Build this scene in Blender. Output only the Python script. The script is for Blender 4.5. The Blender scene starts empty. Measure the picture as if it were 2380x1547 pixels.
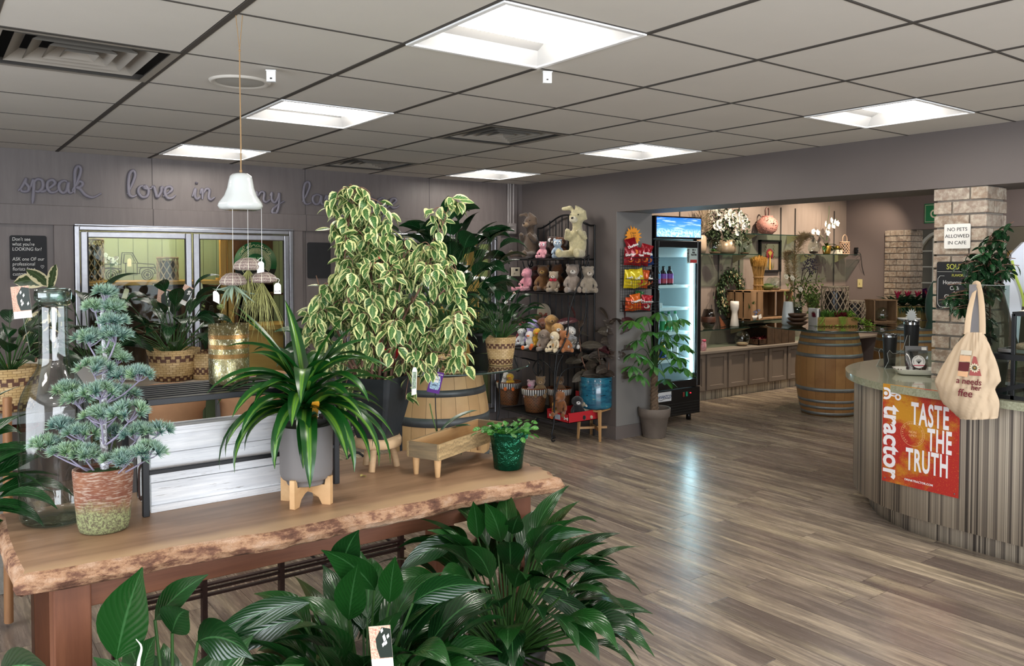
import bpy,math,random
from math import sin,cos,pi,radians as R
from mathutils import Vector as V,Matrix,Euler
# ---------------------------------------------------------------- camera, world, exposure
sc=bpy.context.scene
COL=sc.collection
CAMH,CEIL=1.565,2.3534
YAW,PITCH,FPX,CX,CY=.6365,-.0307,1879.57,1190.0,668.03
cam_d=bpy.data.cameras.new('camera');cam=bpy.data.objects.new('camera',cam_d);COL.objects.link(cam)
cam.location=(0,0,CAMH);cam.rotation_euler=(pi/2+PITCH,0,-YAW)
cam_d.sensor_width=36;cam_d.lens=FPX/2380*36;cam_d.shift_y=(CY-773.5)/2380;cam_d.clip_start=.02
sc.camera=cam
sc.view_settings.view_transform='Standard';sc.view_settings.look='None'
sc.view_settings.exposure=.78;sc.view_settings.gamma=1.0;sc.view_settings.use_curve_mapping=False
sc.cycles.max_bounces=7;sc.cycles.transparent_max_bounces=14;sc.cycles.transmission_bounces=6
sc.cycles.glossy_bounces=3;sc.cycles.diffuse_bounces=3
sc.cycles.caustics_reflective=False;sc.cycles.caustics_refractive=False
sc.cycles.sample_clamp_indirect=4.0
world=bpy.data.worlds.new('world');sc.world=world;world.use_nodes=True
world.node_tree.nodes['Background'].inputs[0].default_value=(.80,.88,1,1)
world.node_tree.nodes['Background'].inputs[1].default_value=1.2
TROFFER=16.0
def area(name,loc,rot,sx,sy,power,col=(1,1,1)):
    l=bpy.data.lights.new(name,'AREA');l.shape='RECTANGLE';l.size=sx;l.size_y=sy;l.energy=power;l.color=col
    o=bpy.data.objects.new(name,l);o.location=loc;o.rotation_euler=rot;COL.objects.link(o);return o
def spot(name,loc,tgt,power,ang,col,size=.03,blend=.6):
    l=bpy.data.lights.new(name,'SPOT');l.energy=power;l.spot_size=R(ang);l.spot_blend=blend;l.color=col;l.shadow_soft_size=size
    o=bpy.data.objects.new(name,l);o.location=loc
    o.rotation_euler=(V(tgt)-V(loc)).to_track_quat('-Z','Y').to_euler();COL.objects.link(o);return o
area('window_daylight',(1.2,-2.55,1.30),(R(106),0,0),5.2,1.7,150,(.90,.95,1))
area('window_daylight_left',(-2.65,1.6,1.30),(R(106),0,R(-90)),4.0,1.6,75,(.90,.95,1))
# ---------------------------------------------------------------- pixel -> point on a plane of the room
_f=V((sin(YAW)*cos(PITCH),cos(YAW)*cos(PITCH),sin(PITCH)));_r=V((cos(YAW),-sin(YAW),0));_u=_r.cross(_f)
def ray(x,y):return _f+_r*((x-CX)/FPX)-_u*((y-CY)/FPX)
def onz(x,y,z):d=ray(x,y);return V((0,0,CAMH))+d*((z-CAMH)/d.z)
def ony(x,y,Y):d=ray(x,y);return V((0,0,CAMH))+d*(Y/d.y)
def onx(x,y,X):d=ray(x,y);return V((0,0,CAMH))+d*(X/d.x)
def near(x,y,p):
    d=ray(x,y);k=(V(p)-V((0,0,CAMH))).dot(_f);return V((0,0,CAMH))+d*k
def ppm(p):return FPX/(V(p)-V((0,0,CAMH))).dot(_f)
# ---------------------------------------------------------------- materials
def lin(c):
    if isinstance(c,str):
        c=tuple(int(c[i:i+2],16)/255 for i in(0,2,4))
    return tuple((x/12.92 if x<=.04045 else((x+.055)/1.055)**2.4)for x in c[:3])+(1,)
class G:
    def __init__(s,name):
        s.m=bpy.data.materials.new(name);s.m.use_nodes=True;s.t=s.m.node_tree;s.n=s.t.nodes
        s.b=s.n['Principled BSDF'];s.out=s.n['Material Output']
    def node(s,typ,**kw):
        n=s.n.new('ShaderNode'+typ)
        for k,v in kw.items():
            if k.startswith('i_'):
                key=k[2:];key=int(key)if key.isdigit()else key.replace('_',' ')
                s.put(n.inputs[key],v)
            else:setattr(n,k,v)
        return n
    def put(s,sock,v):
        if hasattr(v,'is_linked')or hasattr(v,'links'):s.t.links.new(v,sock)
        elif isinstance(v,str):sock.default_value=lin(v)
        else:sock.default_value=v
    def set(s,**kw):
        for k,v in kw.items():s.put(s.b.inputs[k.replace('_',' ')],v)
        return s
    def math(s,op,a,b=0.0,c=None,clamp=False):
        n=s.n.new('ShaderNodeMath');n.operation=op;n.use_clamp=clamp;s.put(n.inputs[0],a);s.put(n.inputs[1],b)
        if c is not None:s.put(n.inputs[2],c)
        return n.outputs[0]
    def mix(s,f,a,b,mode='MIX'):
        n=s.n.new('ShaderNodeMix');n.data_type='RGBA';n.blend_type=mode
        s.put(n.inputs[0],f);s.put(n.inputs[6],a);s.put(n.inputs[7],b);return n.outputs[2]
    def noise(s,scale,vec=None,detail=3,rough=.6,w=None):
        n=s.n.new('ShaderNodeTexNoise');n.inputs['Scale'].default_value=scale;n.inputs['Detail'].default_value=detail;n.inputs['Roughness'].default_value=rough
        if vec is not None:s.t.links.new(vec,n.inputs['Vector'])
        return n.outputs['Fac']
    def coord(s,which='Object'):return s.node('TexCoord').outputs[which]
    def map(s,vec,scale=(1,1,1),rot=(0,0,0),loc=(0,0,0)):
        n=s.n.new('ShaderNodeMapping');s.t.links.new(vec,n.inputs[0]);n.inputs[3].default_value=scale;n.inputs[2].default_value=rot;n.inputs[1].default_value=loc;return n.outputs[0]
    def ramp(s,f,stops,interp='LINEAR'):
        n=s.n.new('ShaderNodeValToRGB');s.t.links.new(f,n.inputs[0]);e=n.color_ramp.elements;n.color_ramp.interpolation=interp
        while len(e)<len(stops):e.new(.5)
        for i,(p,c)in enumerate(stops):
            e[i].position=p;e[i].color=lin(c)if isinstance(c,str)else(c,c,c,1)
        return n.outputs[0]
    def step(s,f,a,b):
        n=s.n.new('ShaderNodeMapRange');s.put(n.inputs[0],f);n.inputs[1].default_value=a;n.inputs[2].default_value=b;return n.outputs[0]
    def xyz(s,vec):
        n=s.n.new('ShaderNodeSeparateXYZ');s.t.links.new(vec,n.inputs[0]);return n.outputs
    def comb(s,x,y,z):
        n=s.n.new('ShaderNodeCombineXYZ')
        for i,v in enumerate((x,y,z)):s.put(n.inputs[i],v)
        return n.outputs[0]
    def bump(s,h,strength=.3,dist=.01):
        n=s.n.new('ShaderNodeBump');n.inputs['Strength'].default_value=strength;n.inputs['Distance'].default_value=dist;s.t.links.new(h,n.inputs['Height']);s.t.links.new(n.outputs[0],s.b.inputs['Normal']);return s
_M={}
def M(name,col='808080',rough=.5,metal=0.,var=0.,vs=8.,bump=0.,bs=40.,bd=.004,spec=None,trans=0.,emit=None,es=1.,sheen=0.,coat=0.,stretch=None,alpha=1.,sss=0.,two=None):
    if name in _M:return _M[name]
    g=G(name);c=lin(col)
    g.set(Roughness=rough,Metallic=metal)
    vec=g.coord()
    if stretch:vec=g.map(vec,stretch)
    if var or two:
        a=two if two else tuple(max(0,x*(1-var))for x in c[:3])+(1,)
        b=c if two else tuple(min(1,x*(1+var))for x in c[:3])+(1,)
        g.put(g.b.inputs['Base Color'],g.mix(g.step(g.noise(vs,vec,4),.3,.7),a,b))
    else:g.b.inputs['Base Color'].default_value=c
    if bump:g.bump(g.noise(bs,vec,3),bump,bd)
    if spec is not None:g.b.inputs['Specular IOR Level'].default_value=spec
    if trans:g.b.inputs['Transmission Weight'].default_value=trans;g.b.inputs['IOR'].default_value=1.45
    if sheen:g.b.inputs['Sheen Weight'].default_value=sheen
    if coat:g.b.inputs['Coat Weight'].default_value=coat;g.b.inputs['Coat Roughness'].default_value=.08
    if emit:g.b.inputs['Emission Color'].default_value=lin(emit);g.b.inputs['Emission Strength'].default_value=es
    if alpha<1:g.b.inputs['Alpha'].default_value=alpha
    if sss:g.b.inputs['Subsurface Weight'].default_value=sss;g.b.inputs['Subsurface Radius'].default_value=(.02,.02,.02)
    _M[name]=g.m;return g.m
def clear_glass(name,tint='f4faf8',rough=.0,ior=1.45,fres=1.0,dens=.06):
    if name in _M:return _M[name]
    g=G(name);tr=g.node('BsdfTransparent');tr.inputs[0].default_value=lin(tint)
    gl=g.node('BsdfGlossy');gl.inputs['Roughness'].default_value=max(rough,.01);gl.inputs[0].default_value=(1,1,1,1)
    fr=g.node('Fresnel');bf=g.node('NewGeometry').outputs['Backfacing'];g.put(fr.inputs[0],g.math('ADD',ior,g.math('MULTIPLY',bf,1/ior-ior)))
    mx=g.node('MixShader');fac=g.math('MULTIPLY',fr.outputs[0],fres);fac=g.math('ADD',fac,dens*.3,clamp=True)
    g.put(mx.inputs[0],fac);g.t.links.new(tr.outputs[0],mx.inputs[1]);g.t.links.new(gl.outputs[0],mx.inputs[2])
    g.t.links.new(mx.outputs[0],g.out.inputs[0]);_M[name]=g.m;return g.m
def wood(name,c1,c2,scale=1.,axis=0,rough=.55,c3=None,bump=.15,coat=0):
    if name in _M:return _M[name]
    g=G(name);sc_=[14,14,14];sc_[axis]=1.2;vec=g.map(g.coord(),tuple(x*scale for x in sc_))
    n1=g.noise(1.6,vec,6,.65);n2=g.noise(.35,vec,2)
    col=g.mix(g.step(n1,.3,.72),c1,c2)
    if c3:col=g.mix(g.step(n2,.45,.7),col,c3)
    g.set(Base_Color=col,Roughness=rough);g.bump(n1,bump,.003)
    if coat:g.set(Coat_Weight=coat,Coat_Roughness=.15)
    _M[name]=g.m;return g.m
def leafm(name,base,dark=None,edge=None,stripe=None,rough=.32,vein=.25,thr=.62,vn=34,trans=.0,back=None,vw=1.0,lb=.25):
    if name in _M:return _M[name]
    g=G(name);u=g.xyz(g.coord('UV'));a=g.math('MULTIPLY',g.math('ABSOLUTE',g.math('SUBTRACT',u[0],.5)),2.)
    rnd=g.node('NewGeometry').outputs['Random Per Island']
    col=g.mix(rnd,dark or base,base)
    w=g.math('SINE',g.math('MULTIPLY',g.math('SUBTRACT',u[1],g.math('MULTIPLY',a,.22*vw)),vn))
    if vein:col=g.mix(g.math('MULTIPLY',g.step(w,.55,1.),vein),col,tuple(min(1,x*1.9+.015)for x in lin(base)[:3])+(1,))
    n=g.noise(38,g.coord('Object'),3)
    if edge:col=g.mix(g.step(g.math('ADD',a,g.math('MULTIPLY',g.math('SUBTRACT',n,.5),1.1)),thr,thr+.06),col,edge)
    if stripe:col=g.mix(g.step(g.math('ADD',a,g.math('MULTIPLY',g.math('SUBTRACT',rnd,.5),.25)),.34,.16),col,stripe)
    col=g.mix(g.step(a,.07,.02),col,tuple(min(1,x*1.6+.02)for x in lin(base)[:3])+(1,))
    if back:col=g.mix(g.node('NewGeometry').outputs['Backfacing'],col,back)
    g.set(Base_Color=col,Roughness=rough);g.b.inputs['Subsurface Weight'].default_value=0
    g.bump(g.math('ADD',w,g.math('MULTIPLY',a,2.)),lb,.002)
    if trans:
        tl=g.node('BsdfTranslucent');g.put(tl.inputs[0],col);mx=g.node('MixShader');mx.inputs[0].default_value=trans
        g.t.links.new(g.b.outputs[0],mx.inputs[1]);g.t.links.new(tl.outputs[0],mx.inputs[2]);g.t.links.new(mx.outputs[0],g.out.inputs[0])
    _M[name]=g.m;return g.m
# ---------------------------------------------------------------- mesh builder
def wm(o):
    m=o.matrix_basis.copy()
    while o.parent:o=o.parent;m=o.matrix_basis@m
    return m
class MB:
    def __init__(s):s.v=[];s.f=[];s.uv=[];s.mi=[];s.sm=[]
    def add(s,vs,fs,uv=None,m=0,smooth=False):
        o=len(s.v);s.v+=[tuple(x)for x in vs]
        for f in fs:
            s.f.append(tuple(i+o for i in f));s.mi.append(m);s.sm.append(smooth)
            s.uv.append([uv[i]for i in f]if uv else None)
        return s
    def box(s,c,d,rot=None,m=0):
        c=V(c);h=[x/2 for x in d]
        vs=[V((x*h[0],y*h[1],z*h[2]))for z in(-1,1)for y in(-1,1)for x in(-1,1)]
        if rot is not None:vs=[rot@v for v in vs]
        return s.add([v+c for v in vs],[(0,2,3,1),(4,5,7,6),(0,1,5,4),(2,6,7,3),(0,4,6,2),(1,3,7,5)],m=m)
    def bx(s,a,b,m=0):return s.box([(a[i]+b[i])/2 for i in range(3)],[abs(b[i]-a[i])for i in range(3)],m=m)
    def rim(s,x0,x1,z0,z1,y0,y1,f,ft=None,fb=None,m=0):
        ft=ft or f;fb=fb or f
        s.bx((x0,y0,z0),(x0+f,y1,z1),m);s.bx((x1-f,y0,z0),(x1,y1,z1),m);s.bx((x0+f,y0,z1-ft),(x1-f,y1,z1),m);return s.bx((x0+f,y0,z0),(x1-f,y1,z0+fb),m)
    def lathe(s,prof,n=32,c=(0,0,0),rot=None,m=0,smooth=True,uvs=(1,1),sx=1.,sy=1.,cap=False,wob=None,closed=False):
        c=V(c);vs=[];uv=[];L=[0]
        for i in range(1,len(prof)):L.append(L[-1]+math.dist(prof[i],prof[i-1]))
        for i,(r,z)in enumerate(prof):
            for k in range(n+1):
                a=2*pi*k/n;rr=r*(1+(wob(a,z)if wob else 0))
                p=V((rr*cos(a)*sx,rr*sin(a)*sy,z));vs.append((rot@p if rot is not None else p)+c)
                uv.append((k/n*uvs[0],L[i]/max(L[-1],1e-6)*uvs[1]))
        fs=[(i*(n+1)+k,i*(n+1)+k+1,(i+1)*(n+1)+k+1,(i+1)*(n+1)+k)for i in range(len(prof)-1)for k in range(n)]
        s.add(vs,fs,uv,m,smooth)
        if cap:
            for i in((0,len(prof)-1)if cap is True else([0]if cap=='b' else[len(prof)-1])):
                ring=[vs[i*(n+1)+k]for k in range(n)];f=tuple(range(n));s.add(ring,[f if i else f[::-1]],None,m,False)
        return s
    def tube(s,pts,r,n=8,m=0,cap=True,flat=None,up=None):
        pts=[V(p)for p in pts];N=len(pts);vs=[];uv=[]
        rs=r if isinstance(r,(list,tuple))else[r]*N
        t0=(pts[1]-pts[0]).normalized();ref=V(up)if up else(V((0,0,1))if abs(t0.z)<.9 else V((1,0,0)))
        nrm=(ref-t0*ref.dot(t0)).normalized()
        for i,p in enumerate(pts):
            t=(pts[min(i+1,N-1)]-pts[max(i-1,0)]).normalized()
            q=nrm-t*nrm.dot(t)
            if up:q=V(up)-t*V(up).dot(t)
            nrm=q.normalized()if q.length>1e-6 else nrm
            b=t.cross(nrm)
            for k in range(n):
                a=2*pi*k/n+(pi/4 if n==4 else 0);x,y=cos(a)*rs[i],sin(a)*rs[i]
                if flat:x*=flat[0];y*=flat[1]
                vs.append(p+nrm*x+b*y);uv.append((k/n,i/(N-1)))
        fs=[(i*n+k,i*n+(k+1)%n,(i+1)*n+(k+1)%n,(i+1)*n+k)for i in range(N-1)for k in range(n)]
        s.add(vs,fs,uv,m,n>4)
        if cap:s.add(vs[:n],[tuple(range(n))[::-1]],None,m);s.add(vs[-n:],[tuple(range(n))],None,m)
        return s
    def ball(s,c,r,seg=12,rings=8,rot=None,m=0):
        if not hasattr(r,'__len__'):r=(r,r,r)
        c=V(c);vs=[]
        for i in range(rings+1):
            th=pi*i/rings
            for k in range(seg):
                a=2*pi*k/seg;p=V((r[0]*sin(th)*cos(a),r[1]*sin(th)*sin(a),r[2]*cos(th)));vs.append((rot@p if rot is not None else p)+c)
        fs=[]
        for i in range(rings):
            for k in range(seg):
                a,b,c2,d=i*seg+k,i*seg+(k+1)%seg,(i+1)*seg+(k+1)%seg,(i+1)*seg+k
                fs.append((a,d,c2)if i==0 else((a,d,b)if i==rings-1 else(a,d,c2,b)))
        return s.add(vs,fs,None,m,True)
    def prism(s,poly,z0,z1,fr=None,m=0,smooth=False):
        n=len(poly);vs=[V((x,y,z0))for x,y in poly]+[V((x,y,z1))for x,y in poly]
        if fr is not None:vs=[fr@v for v in vs]
        s.add(vs,[tuple(range(n))[::-1],tuple(range(n,2*n))],None,m,False)
        s.add(vs,[(i,(i+1)%n,n+(i+1)%n,n+i)for i in range(n)],None,m,smooth);return s
    def leaf(s,p,d,L,W,droop=.6,fold=.25,n=6,shape='ovate',roll=0.,m=0,twist=0.,tip=1.,side=None):
        p=V(p);d=V(d).normalized();sd=V(side)if side is not None else d.cross(V((0,0,1)))
        if sd.length<.05:sd=V((1,0,0))
        sd=sd.normalized();sd=Matrix.Rotation(roll,3,d)@sd
        vs=[];uv=[];cur=p.copy();st=L/n
        for i in range(n+1):
            t=i/n
            w={'ovate':lambda t:(sin(pi*min(1,t**.72))**.8 if t<1 else 0),'lance':lambda t:sin(pi*t**.76)**1.12 if 0<t<1 else 0,
                 'strap':lambda t:min(1,.45+t*3)*(1-t**3.5),'round':lambda t:sin(pi*t)**.55 if 0<t<1 else 0,
                 'obov':lambda t:sin(pi*t**1.35)**.75 if 0<t<1 else 0}[shape](t)
            w=max(w,.03)*W/2;up=sd.cross(d)
            lift=up*(w*math.tan(fold))
            vs+=[cur-sd*w+lift,cur-sd*w*.5+lift*.42,cur,cur+sd*w*.5+lift*.42,cur+sd*w+lift]
            uv+=[(.5-.5*(w*2/W),t),(.5-.25*(w*2/W),t),(.5,t),(.5+.25*(w*2/W),t),(.5+.5*(w*2/W),t)]
            uv[-5:]=[(0,t),(.25,t),(.5,t),(.75,t),(1,t)]
            q=V((d.x,d.y,0))
            if droop and q.length>.02:ax=q.normalized().cross(V((0,0,1)));d=(Matrix.Rotation(-droop/n,3,ax)@d)
            elif droop:d=(d+V((0,0,-abs(droop)/n))).normalized()
            if twist:sd=Matrix.Rotation(twist/n,3,d)@sd
            sd=(sd-d*sd.dot(d)).normalized();cur=cur+d*st
        fs=[(i*5+k,i*5+k+1,(i+1)*5+k+1,(i+1)*5+k)for i in range(n)for k in range(4)]
        s.add(vs,fs,uv,m,True);return cur
    def build(s,name,mats,parent=None,loc=(0,0,0),rot=None,world=False):
        me=bpy.data.meshes.new(name);me.from_pydata(s.v,[],s.f)
        if not isinstance(mats,(list,tuple)):mats=[mats]
        for m in mats:me.materials.append(m)
        me.polygons.foreach_set('material_index',s.mi);me.polygons.foreach_set('use_smooth',s.sm)
        if any(u is not None for u in s.uv):
            l=me.uv_layers.new(name='UVMap');fl=[]
            for f,u in zip(s.f,s.uv):
                for i in range(len(f)):fl+=(u[i]if u else(0,0))
            l.data.foreach_set('uv',fl)
        me.update();o=bpy.data.objects.new(name,me);COL.objects.link(o)
        if parent:o.parent=parent
        if world and parent:o.matrix_basis=wm(parent).inverted()
        else:
            o.location=loc
            if rot:o.rotation_euler=rot
        return o
def tag(o,label,cat,group=None,kind=None):
    if label:o['label']=label
    if cat:o['category']=cat
    if group:o['group']=group
    if kind:o['kind']=kind
    return o
def thing(name,label,cat,loc=(0,0,0),group=None,rz=0.):
    o=bpy.data.objects.new(name,None);COL.objects.link(o);o.location=loc;o.rotation_euler=(0,0,rz);o.empty_display_size=.05
    return tag(o,label,cat,group)
def struct(name,mb,mats,label=None):
    o=mb.build(name,mats);o['kind']='structure'
    if label:o['label']=label
    return o
def bev(o,w=.003,seg=2):
    b=o.modifiers.new('bevel','BEVEL');b.width=w;b.segments=seg;b.limit_method='ANGLE';b.angle_limit=R(40);return o
def dup(o,loc,rz=None,label=None,parent=None,scale=None):
    c=o.copy();COL.objects.link(c)
    if parent:c.parent=parent
    if loc is not None:c.location=loc
    if rz is not None:c.rotation_euler.z=rz
    if scale:c.scale=scale if hasattr(scale,'__len__')else(scale,)*3
    if label:c['label']=label
    for ch in list(o.children):dup(ch,None,parent=c)
    return c
def frame(o,right,up):
    r_=V(right).normalized();u_=V(up).normalized();n_=r_.cross(u_)
    m=Matrix((r_,u_,n_)).transposed().to_4x4();m.translation=V(o);return m
def back(o):return frame(o,(1,0,0),(0,0,1))
def side(o):return frame(o,(0,-1,0),(0,0,1))
def text(body,fr,size,mat,name='lettering',parent=None,depth=.0006,bold=0.,sx=1.,align='CENTER',shear=0.,spacing=1.,line=1.,world=True,arc=None):
    cu=bpy.data.curves.new(name,'FONT');cu.body=body;cu.size=size;cu.extrude=depth;cu.offset=bold;cu.align_x=align;cu.align_y='CENTER'
    cu.shear=shear;cu.space_character=spacing;cu.space_line=line;cu.resolution_u=3
    t=bpy.data.objects.new(name,cu);me=bpy.data.meshes.new_from_object(t);me.materials.clear();me.materials.append(mat)
    for p in me.polygons:p.material_index=0
    for v in me.vertices:v.co=fr@V((v.co.x*sx,v.co.y,v.co.z))
    bpy.data.objects.remove(t);bpy.data.curves.remove(cu);o=bpy.data.objects.new(name,me);COL.objects.link(o)
    if parent:
        o.parent=parent
        if world:o.matrix_basis=wm(parent).inverted()
    return o
def catmull(pts,k=6):
    P=[V(p)for p in pts];P=[P[0]*2-P[1]]+P+[P[-1]*2-P[-2]];out=[]
    for i in range(1,len(P)-2):
        a,b,c,d=P[i-1:i+3]
        for j in range(k):
            t=j/k;out.append(.5*((2*b)+(c-a)*t+(2*a-5*b+4*c-d)*t*t+(3*b-a-3*c+d)*t**3))
    out.append(P[-2]);return out
def clampw(mb,o):
    o=V(o)
    for i,v in enumerate(mb.v):
        x,y=v[0]+o.x,v[1]+o.y
        if 4.955<x<5.43 and y>5.165:
            if x-4.955<y-5.165:x=4.955
            else:y=5.165
        mb.v[i]=(x-o.x,min(y,6.53)-o.y,v[2])
    return mb
dark_metal=M('black_metal','17181b',.45,.3)
paint=M('taupe_wall_paint','655d5a',.6,bump=.12,bs=60,bd=.002,var=.03,vs=2)
white_pl=M('white_plastic','e8e8e6',.4)
paper=M('white_paper','efeeea',.7)
ink=M('black_ink','16161a',.6)
soil=M('dark_potting_soil','2b211b',.95,bump=.8,bs=120,var=.4,vs=90)
moss=M('green_moss','2c4a16',.95,bump=.9,bs=90,bd=.01,var=.5,vs=60)
glass=clear_glass('clear_glass_pane')
# ================================================================ THE SETTING
def floor_mat():
    g=G('vinyl_plank_floor');x,y,z=g.xyz(g.coord('Object'))[:3]
    row=g.math('FLOOR',g.math('DIVIDE',g.math('ADD',x,.093),.165))
    wn=g.node('TexWhiteNoise',noise_dimensions='1D');g.put(wn.inputs['W'],row)
    yy=g.math('DIVIDE',g.math('ADD',y,g.math('MULTIPLY',wn.outputs['Value'],1.22)),1.22)
    pl=g.math('FLOOR',yy);wn2=g.node('TexWhiteNoise',noise_dimensions='2D');g.put(wn2.inputs['Vector'],g.comb(row,pl,0.))
    rnd=wn2.outputs['Value']
    off=g.comb(g.math('MULTIPLY',rnd,37.),g.math('MULTIPLY',row,3.1),0.)
    va=g.node('VectorMath',operation='ADD');g.put(va.inputs[0],g.coord('Object'));g.put(va.inputs[1],off);vec=va.outputs[0]
    n1=g.noise(1.,g.map(vec,(26,1.6,1)),8,.68);n2=g.noise(1.,g.map(vec,(6.,.55,1)),3,.5);n3=g.noise(1.,g.map(vec,(95,3.5,1)),3,.6)
    n4=g.noise(1.,g.map(vec,(11.,1.3,1)),5,.7)
    base=g.ramp(rnd,[(0.,'7b6d63'),(.28,'918276'),(.55,'a49485'),(.8,'b7a691'),(1.,'c4b39b')])
    col=g.mix(g.math('MULTIPLY',g.step(n2,.5,.68),.75),base,'c6b698')
    col=g.mix(g.math('MULTIPLY',g.step(n4,.58,.40),.75),col,'665a54')
    col=g.mix(g.math('MULTIPLY',g.step(n1,.56,.36),.6),col,'584d47')
    col=g.mix(g.math('MULTIPLY',g.step(n3,.52,.34),.35),col,'4d433e')
    fx=g.math('FRACT',g.math('DIVIDE',g.math('ADD',x,.093),.165));fy=g.math('FRACT',yy)
    ex=g.math('MULTIPLY',g.math('SUBTRACT',.5,g.math('ABSOLUTE',g.math('SUBTRACT',fx,.5))),.165)
    ey=g.math('MULTIPLY',g.math('SUBTRACT',.5,g.math('ABSOLUTE',g.math('SUBTRACT',fy,.5))),1.22)
    e=g.math('MINIMUM',ex,ey);seam=g.step(e,.0022,.0006)
    col=g.mix(g.math('MULTIPLY',seam,.75),col,'2e2825')
    wet=g.math('MULTIPLY',g.step(g.noise(1.3,g.coord('Object'),2),.62,.68),g.step(g.noise(34,g.coord('Object'),4,.7),.58,.66))
    col=g.mix(g.math('MULTIPLY',wet,.3),col,'4a3f37')
    ro=g.math('ADD',.21,g.math('MULTIPLY',n1,.12));ro=g.math('SUBTRACT',ro,g.math('MULTIPLY',wet,.34))
    g.set(Base_Color=col,Roughness=ro);h=g.math('SUBTRACT',g.math('MULTIPLY',n1,.25),g.math('MULTIPLY',seam,1.));g.bump(h,.22,.0015)
    return g.m
struct('floor',MB().bx((-3.,-3.,-.1),(14.,9.,0.)),floor_mat())
tile_m=M('ceiling_tile','ccc7bf',.85,bump=.25,bs=160,bd=.001,var=.02,vs=3);bar_m=M('ceiling_grid_bar','45403b',.7)
TX,TY,TS=1.440,1.987,.6096
lamps=[(i,j)for i in(-4,0,4)for j in(-6,-3,0,3,6)]
vents=[(2,3),(2,6),(-2,2)]
cl=MB();tl=MB()
for i in range(-7,6):
    for j in range(-8,8):
        x0,y0=TX+i*TS,TY+j*TS;x1,y1=min(x0+TS,4.975),min(y0+TS,6.56)
        if(i,j)in lamps or(i,j)in vents or x1-x0<.03 or y1-y0<.03:continue
        gx,gy=.011,.0055
        tl.bx((x0+gx,y0+gy,CEIL+.001),(x1-gx,y1-gy,CEIL+.012))
for i in range(-7,7):
    x0=TX+i*TS
    if x0<4.97:cl.bx((x0-.010,-3,CEIL-.001),(x0+.010,6.56,CEIL+.03))
for j in range(-8,9):
    y0=TY+j*TS
    if y0<6.55:cl.bx((-3,y0-.0045,CEIL-.0005),(4.975,y0+.0045,CEIL+.029))
o=struct('ceiling',tl,tile_m);bev(o,.003,1)
struct('trim_ceiling_grid',cl,bar_m)
struct('ceiling_back_room',MB().bx((5.41,-3,2.76),(14,9,2.82)),M('back_ceiling_paint','bdb8b0',.8))
struct('ceiling_deck',MB().bx((-3,-3,CEIL+.16),(5.41,6.6,CEIL+.2)),M('plenum','3a3836',.9))
def wallpaint(a='5f5755',b='6a6260',nm='taupe_wood_panel_paint'):
    g=G(nm);x,y,z=g.xyz(g.coord('Object'))[:3]
    n=g.noise(1.,g.map(g.coord('Object'),(26,26,2.6)),6,.65)
    fr=g.math('ABSOLUTE',g.math('SUBTRACT',g.math('FRACT',g.math('DIVIDE',g.math('SUBTRACT',x,1.461),1.213)),.5))
    gr=g.step(fr,.496,.499);gr=g.math('MULTIPLY',gr,g.step(x,4.95,4.9))
    g.set(Base_Color=g.mix(gr,g.mix(g.step(n,.3,.7),a,b),'3a3433'),Roughness=.5)
    g.bump(g.math('SUBTRACT',g.math('MULTIPLY',n,.5),g.math('MULTIPLY',gr,2.)),.35,.003);return g.m
def wallpaint_b():return wallpaint('857870','8f827a','light_taupe_back_room_paint')
W1=(.928,2.552);W2=(3.03,4.647);WZ=1.832;BY=6.56
wb=MB();x=-3.
for(a,b)in(W1,W2):
    wb.bx((x,BY,0),(a,BY+.14,CEIL+.05));wb.bx((a,BY,WZ),(b,BY+.14,CEIL+.05));wb.bx((a,BY,0),(b,BY+.14,.12));x=b
wb.bx((x,BY,0),(5.2,BY+.14,CEIL+.1));struct('wall_back_room',MB().bx((5.2,BY,0),(11.02,BY+.14,2.8)),wallpaint_b())
wp=wallpaint()
struct('wall_back',wb,wp)
tb=MB();tb.bx((-3,BY-.022,1.832),(4.8,BY,1.97))
for x0,x1 in((.80,.925),(2.556,2.64),(2.95,3.025),(4.65,4.70)):tb.bx((x0,BY-.02,0),(x1,BY,1.832))
tb.bx((4.80,BY-.02,0),(4.90,BY,CEIL-.01));tb.bx((-3,BY-.02,0),(-.2,BY,.3))
bev(struct('trim_back_wall_boards',tb,wp),.002,1)
wr=MB();wr.bx((4.975,5.182,0),(5.41,6.56,2.8));wr.bx((4.975,-3,2.012),(5.41,5.182,2.8))
struct('wall_right',wr,paint)
struct('wall_end_daylight_sheet',MB().bx((4.974,5.178,.115),(5.412,5.184,2.012)),M('wall_paint_with_daylight','7d7b79',.55))  # thin sheet over the wall end; its paler tone stands in for window daylight
struct('baseboard_right',MB().bx((4.962,5.170,0),(5.41,6.56,.115)),M('baseboard_paint','6b6360',.5))
ww=MB();ww.bx((-3.1,-3,0),(-2.75,6.7,.45));ww.bx((-3.1,-3,2.1),(-2.75,6.7,CEIL+.2));ww.bx((-3.1,3.7,.45),(-2.75,6.7,2.1));ww.bx((-3.1,-3,.45),(-2.75,-.6,2.1))
struct('wall_left',ww,paint)
wf=MB();wf.bx((-3,-3,0),(14,-2.7,.4));wf.bx((-3,-3,2.15),(14,-2.7,CEIL+.2));wf.bx((-3,-3,.4),(-1.6,-2.7,2.15));wf.bx((4.0,-3,.4),(14,-2.7,2.15));wf.bx((1.1,-3,.4),(1.3,-2.7,2.15))
struct('wall_front',wf,paint)
FX=10.87;wa=MB();fy0,fy1=5.30,5.96
far_paint=M('mauve_taupe_paint','7b6f6c',.6,bump=.1,bs=60,bd=.002)
wa.bx((FX,fy1,0),(FX+.15,6.7,2.8));wa.bx((FX,3.2,2.012),(FX+.15,fy1,2.8));wa.bx((FX,-3,0),(FX+.15,3.6,2.8))
struct('wall_far',wa,far_paint)
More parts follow.
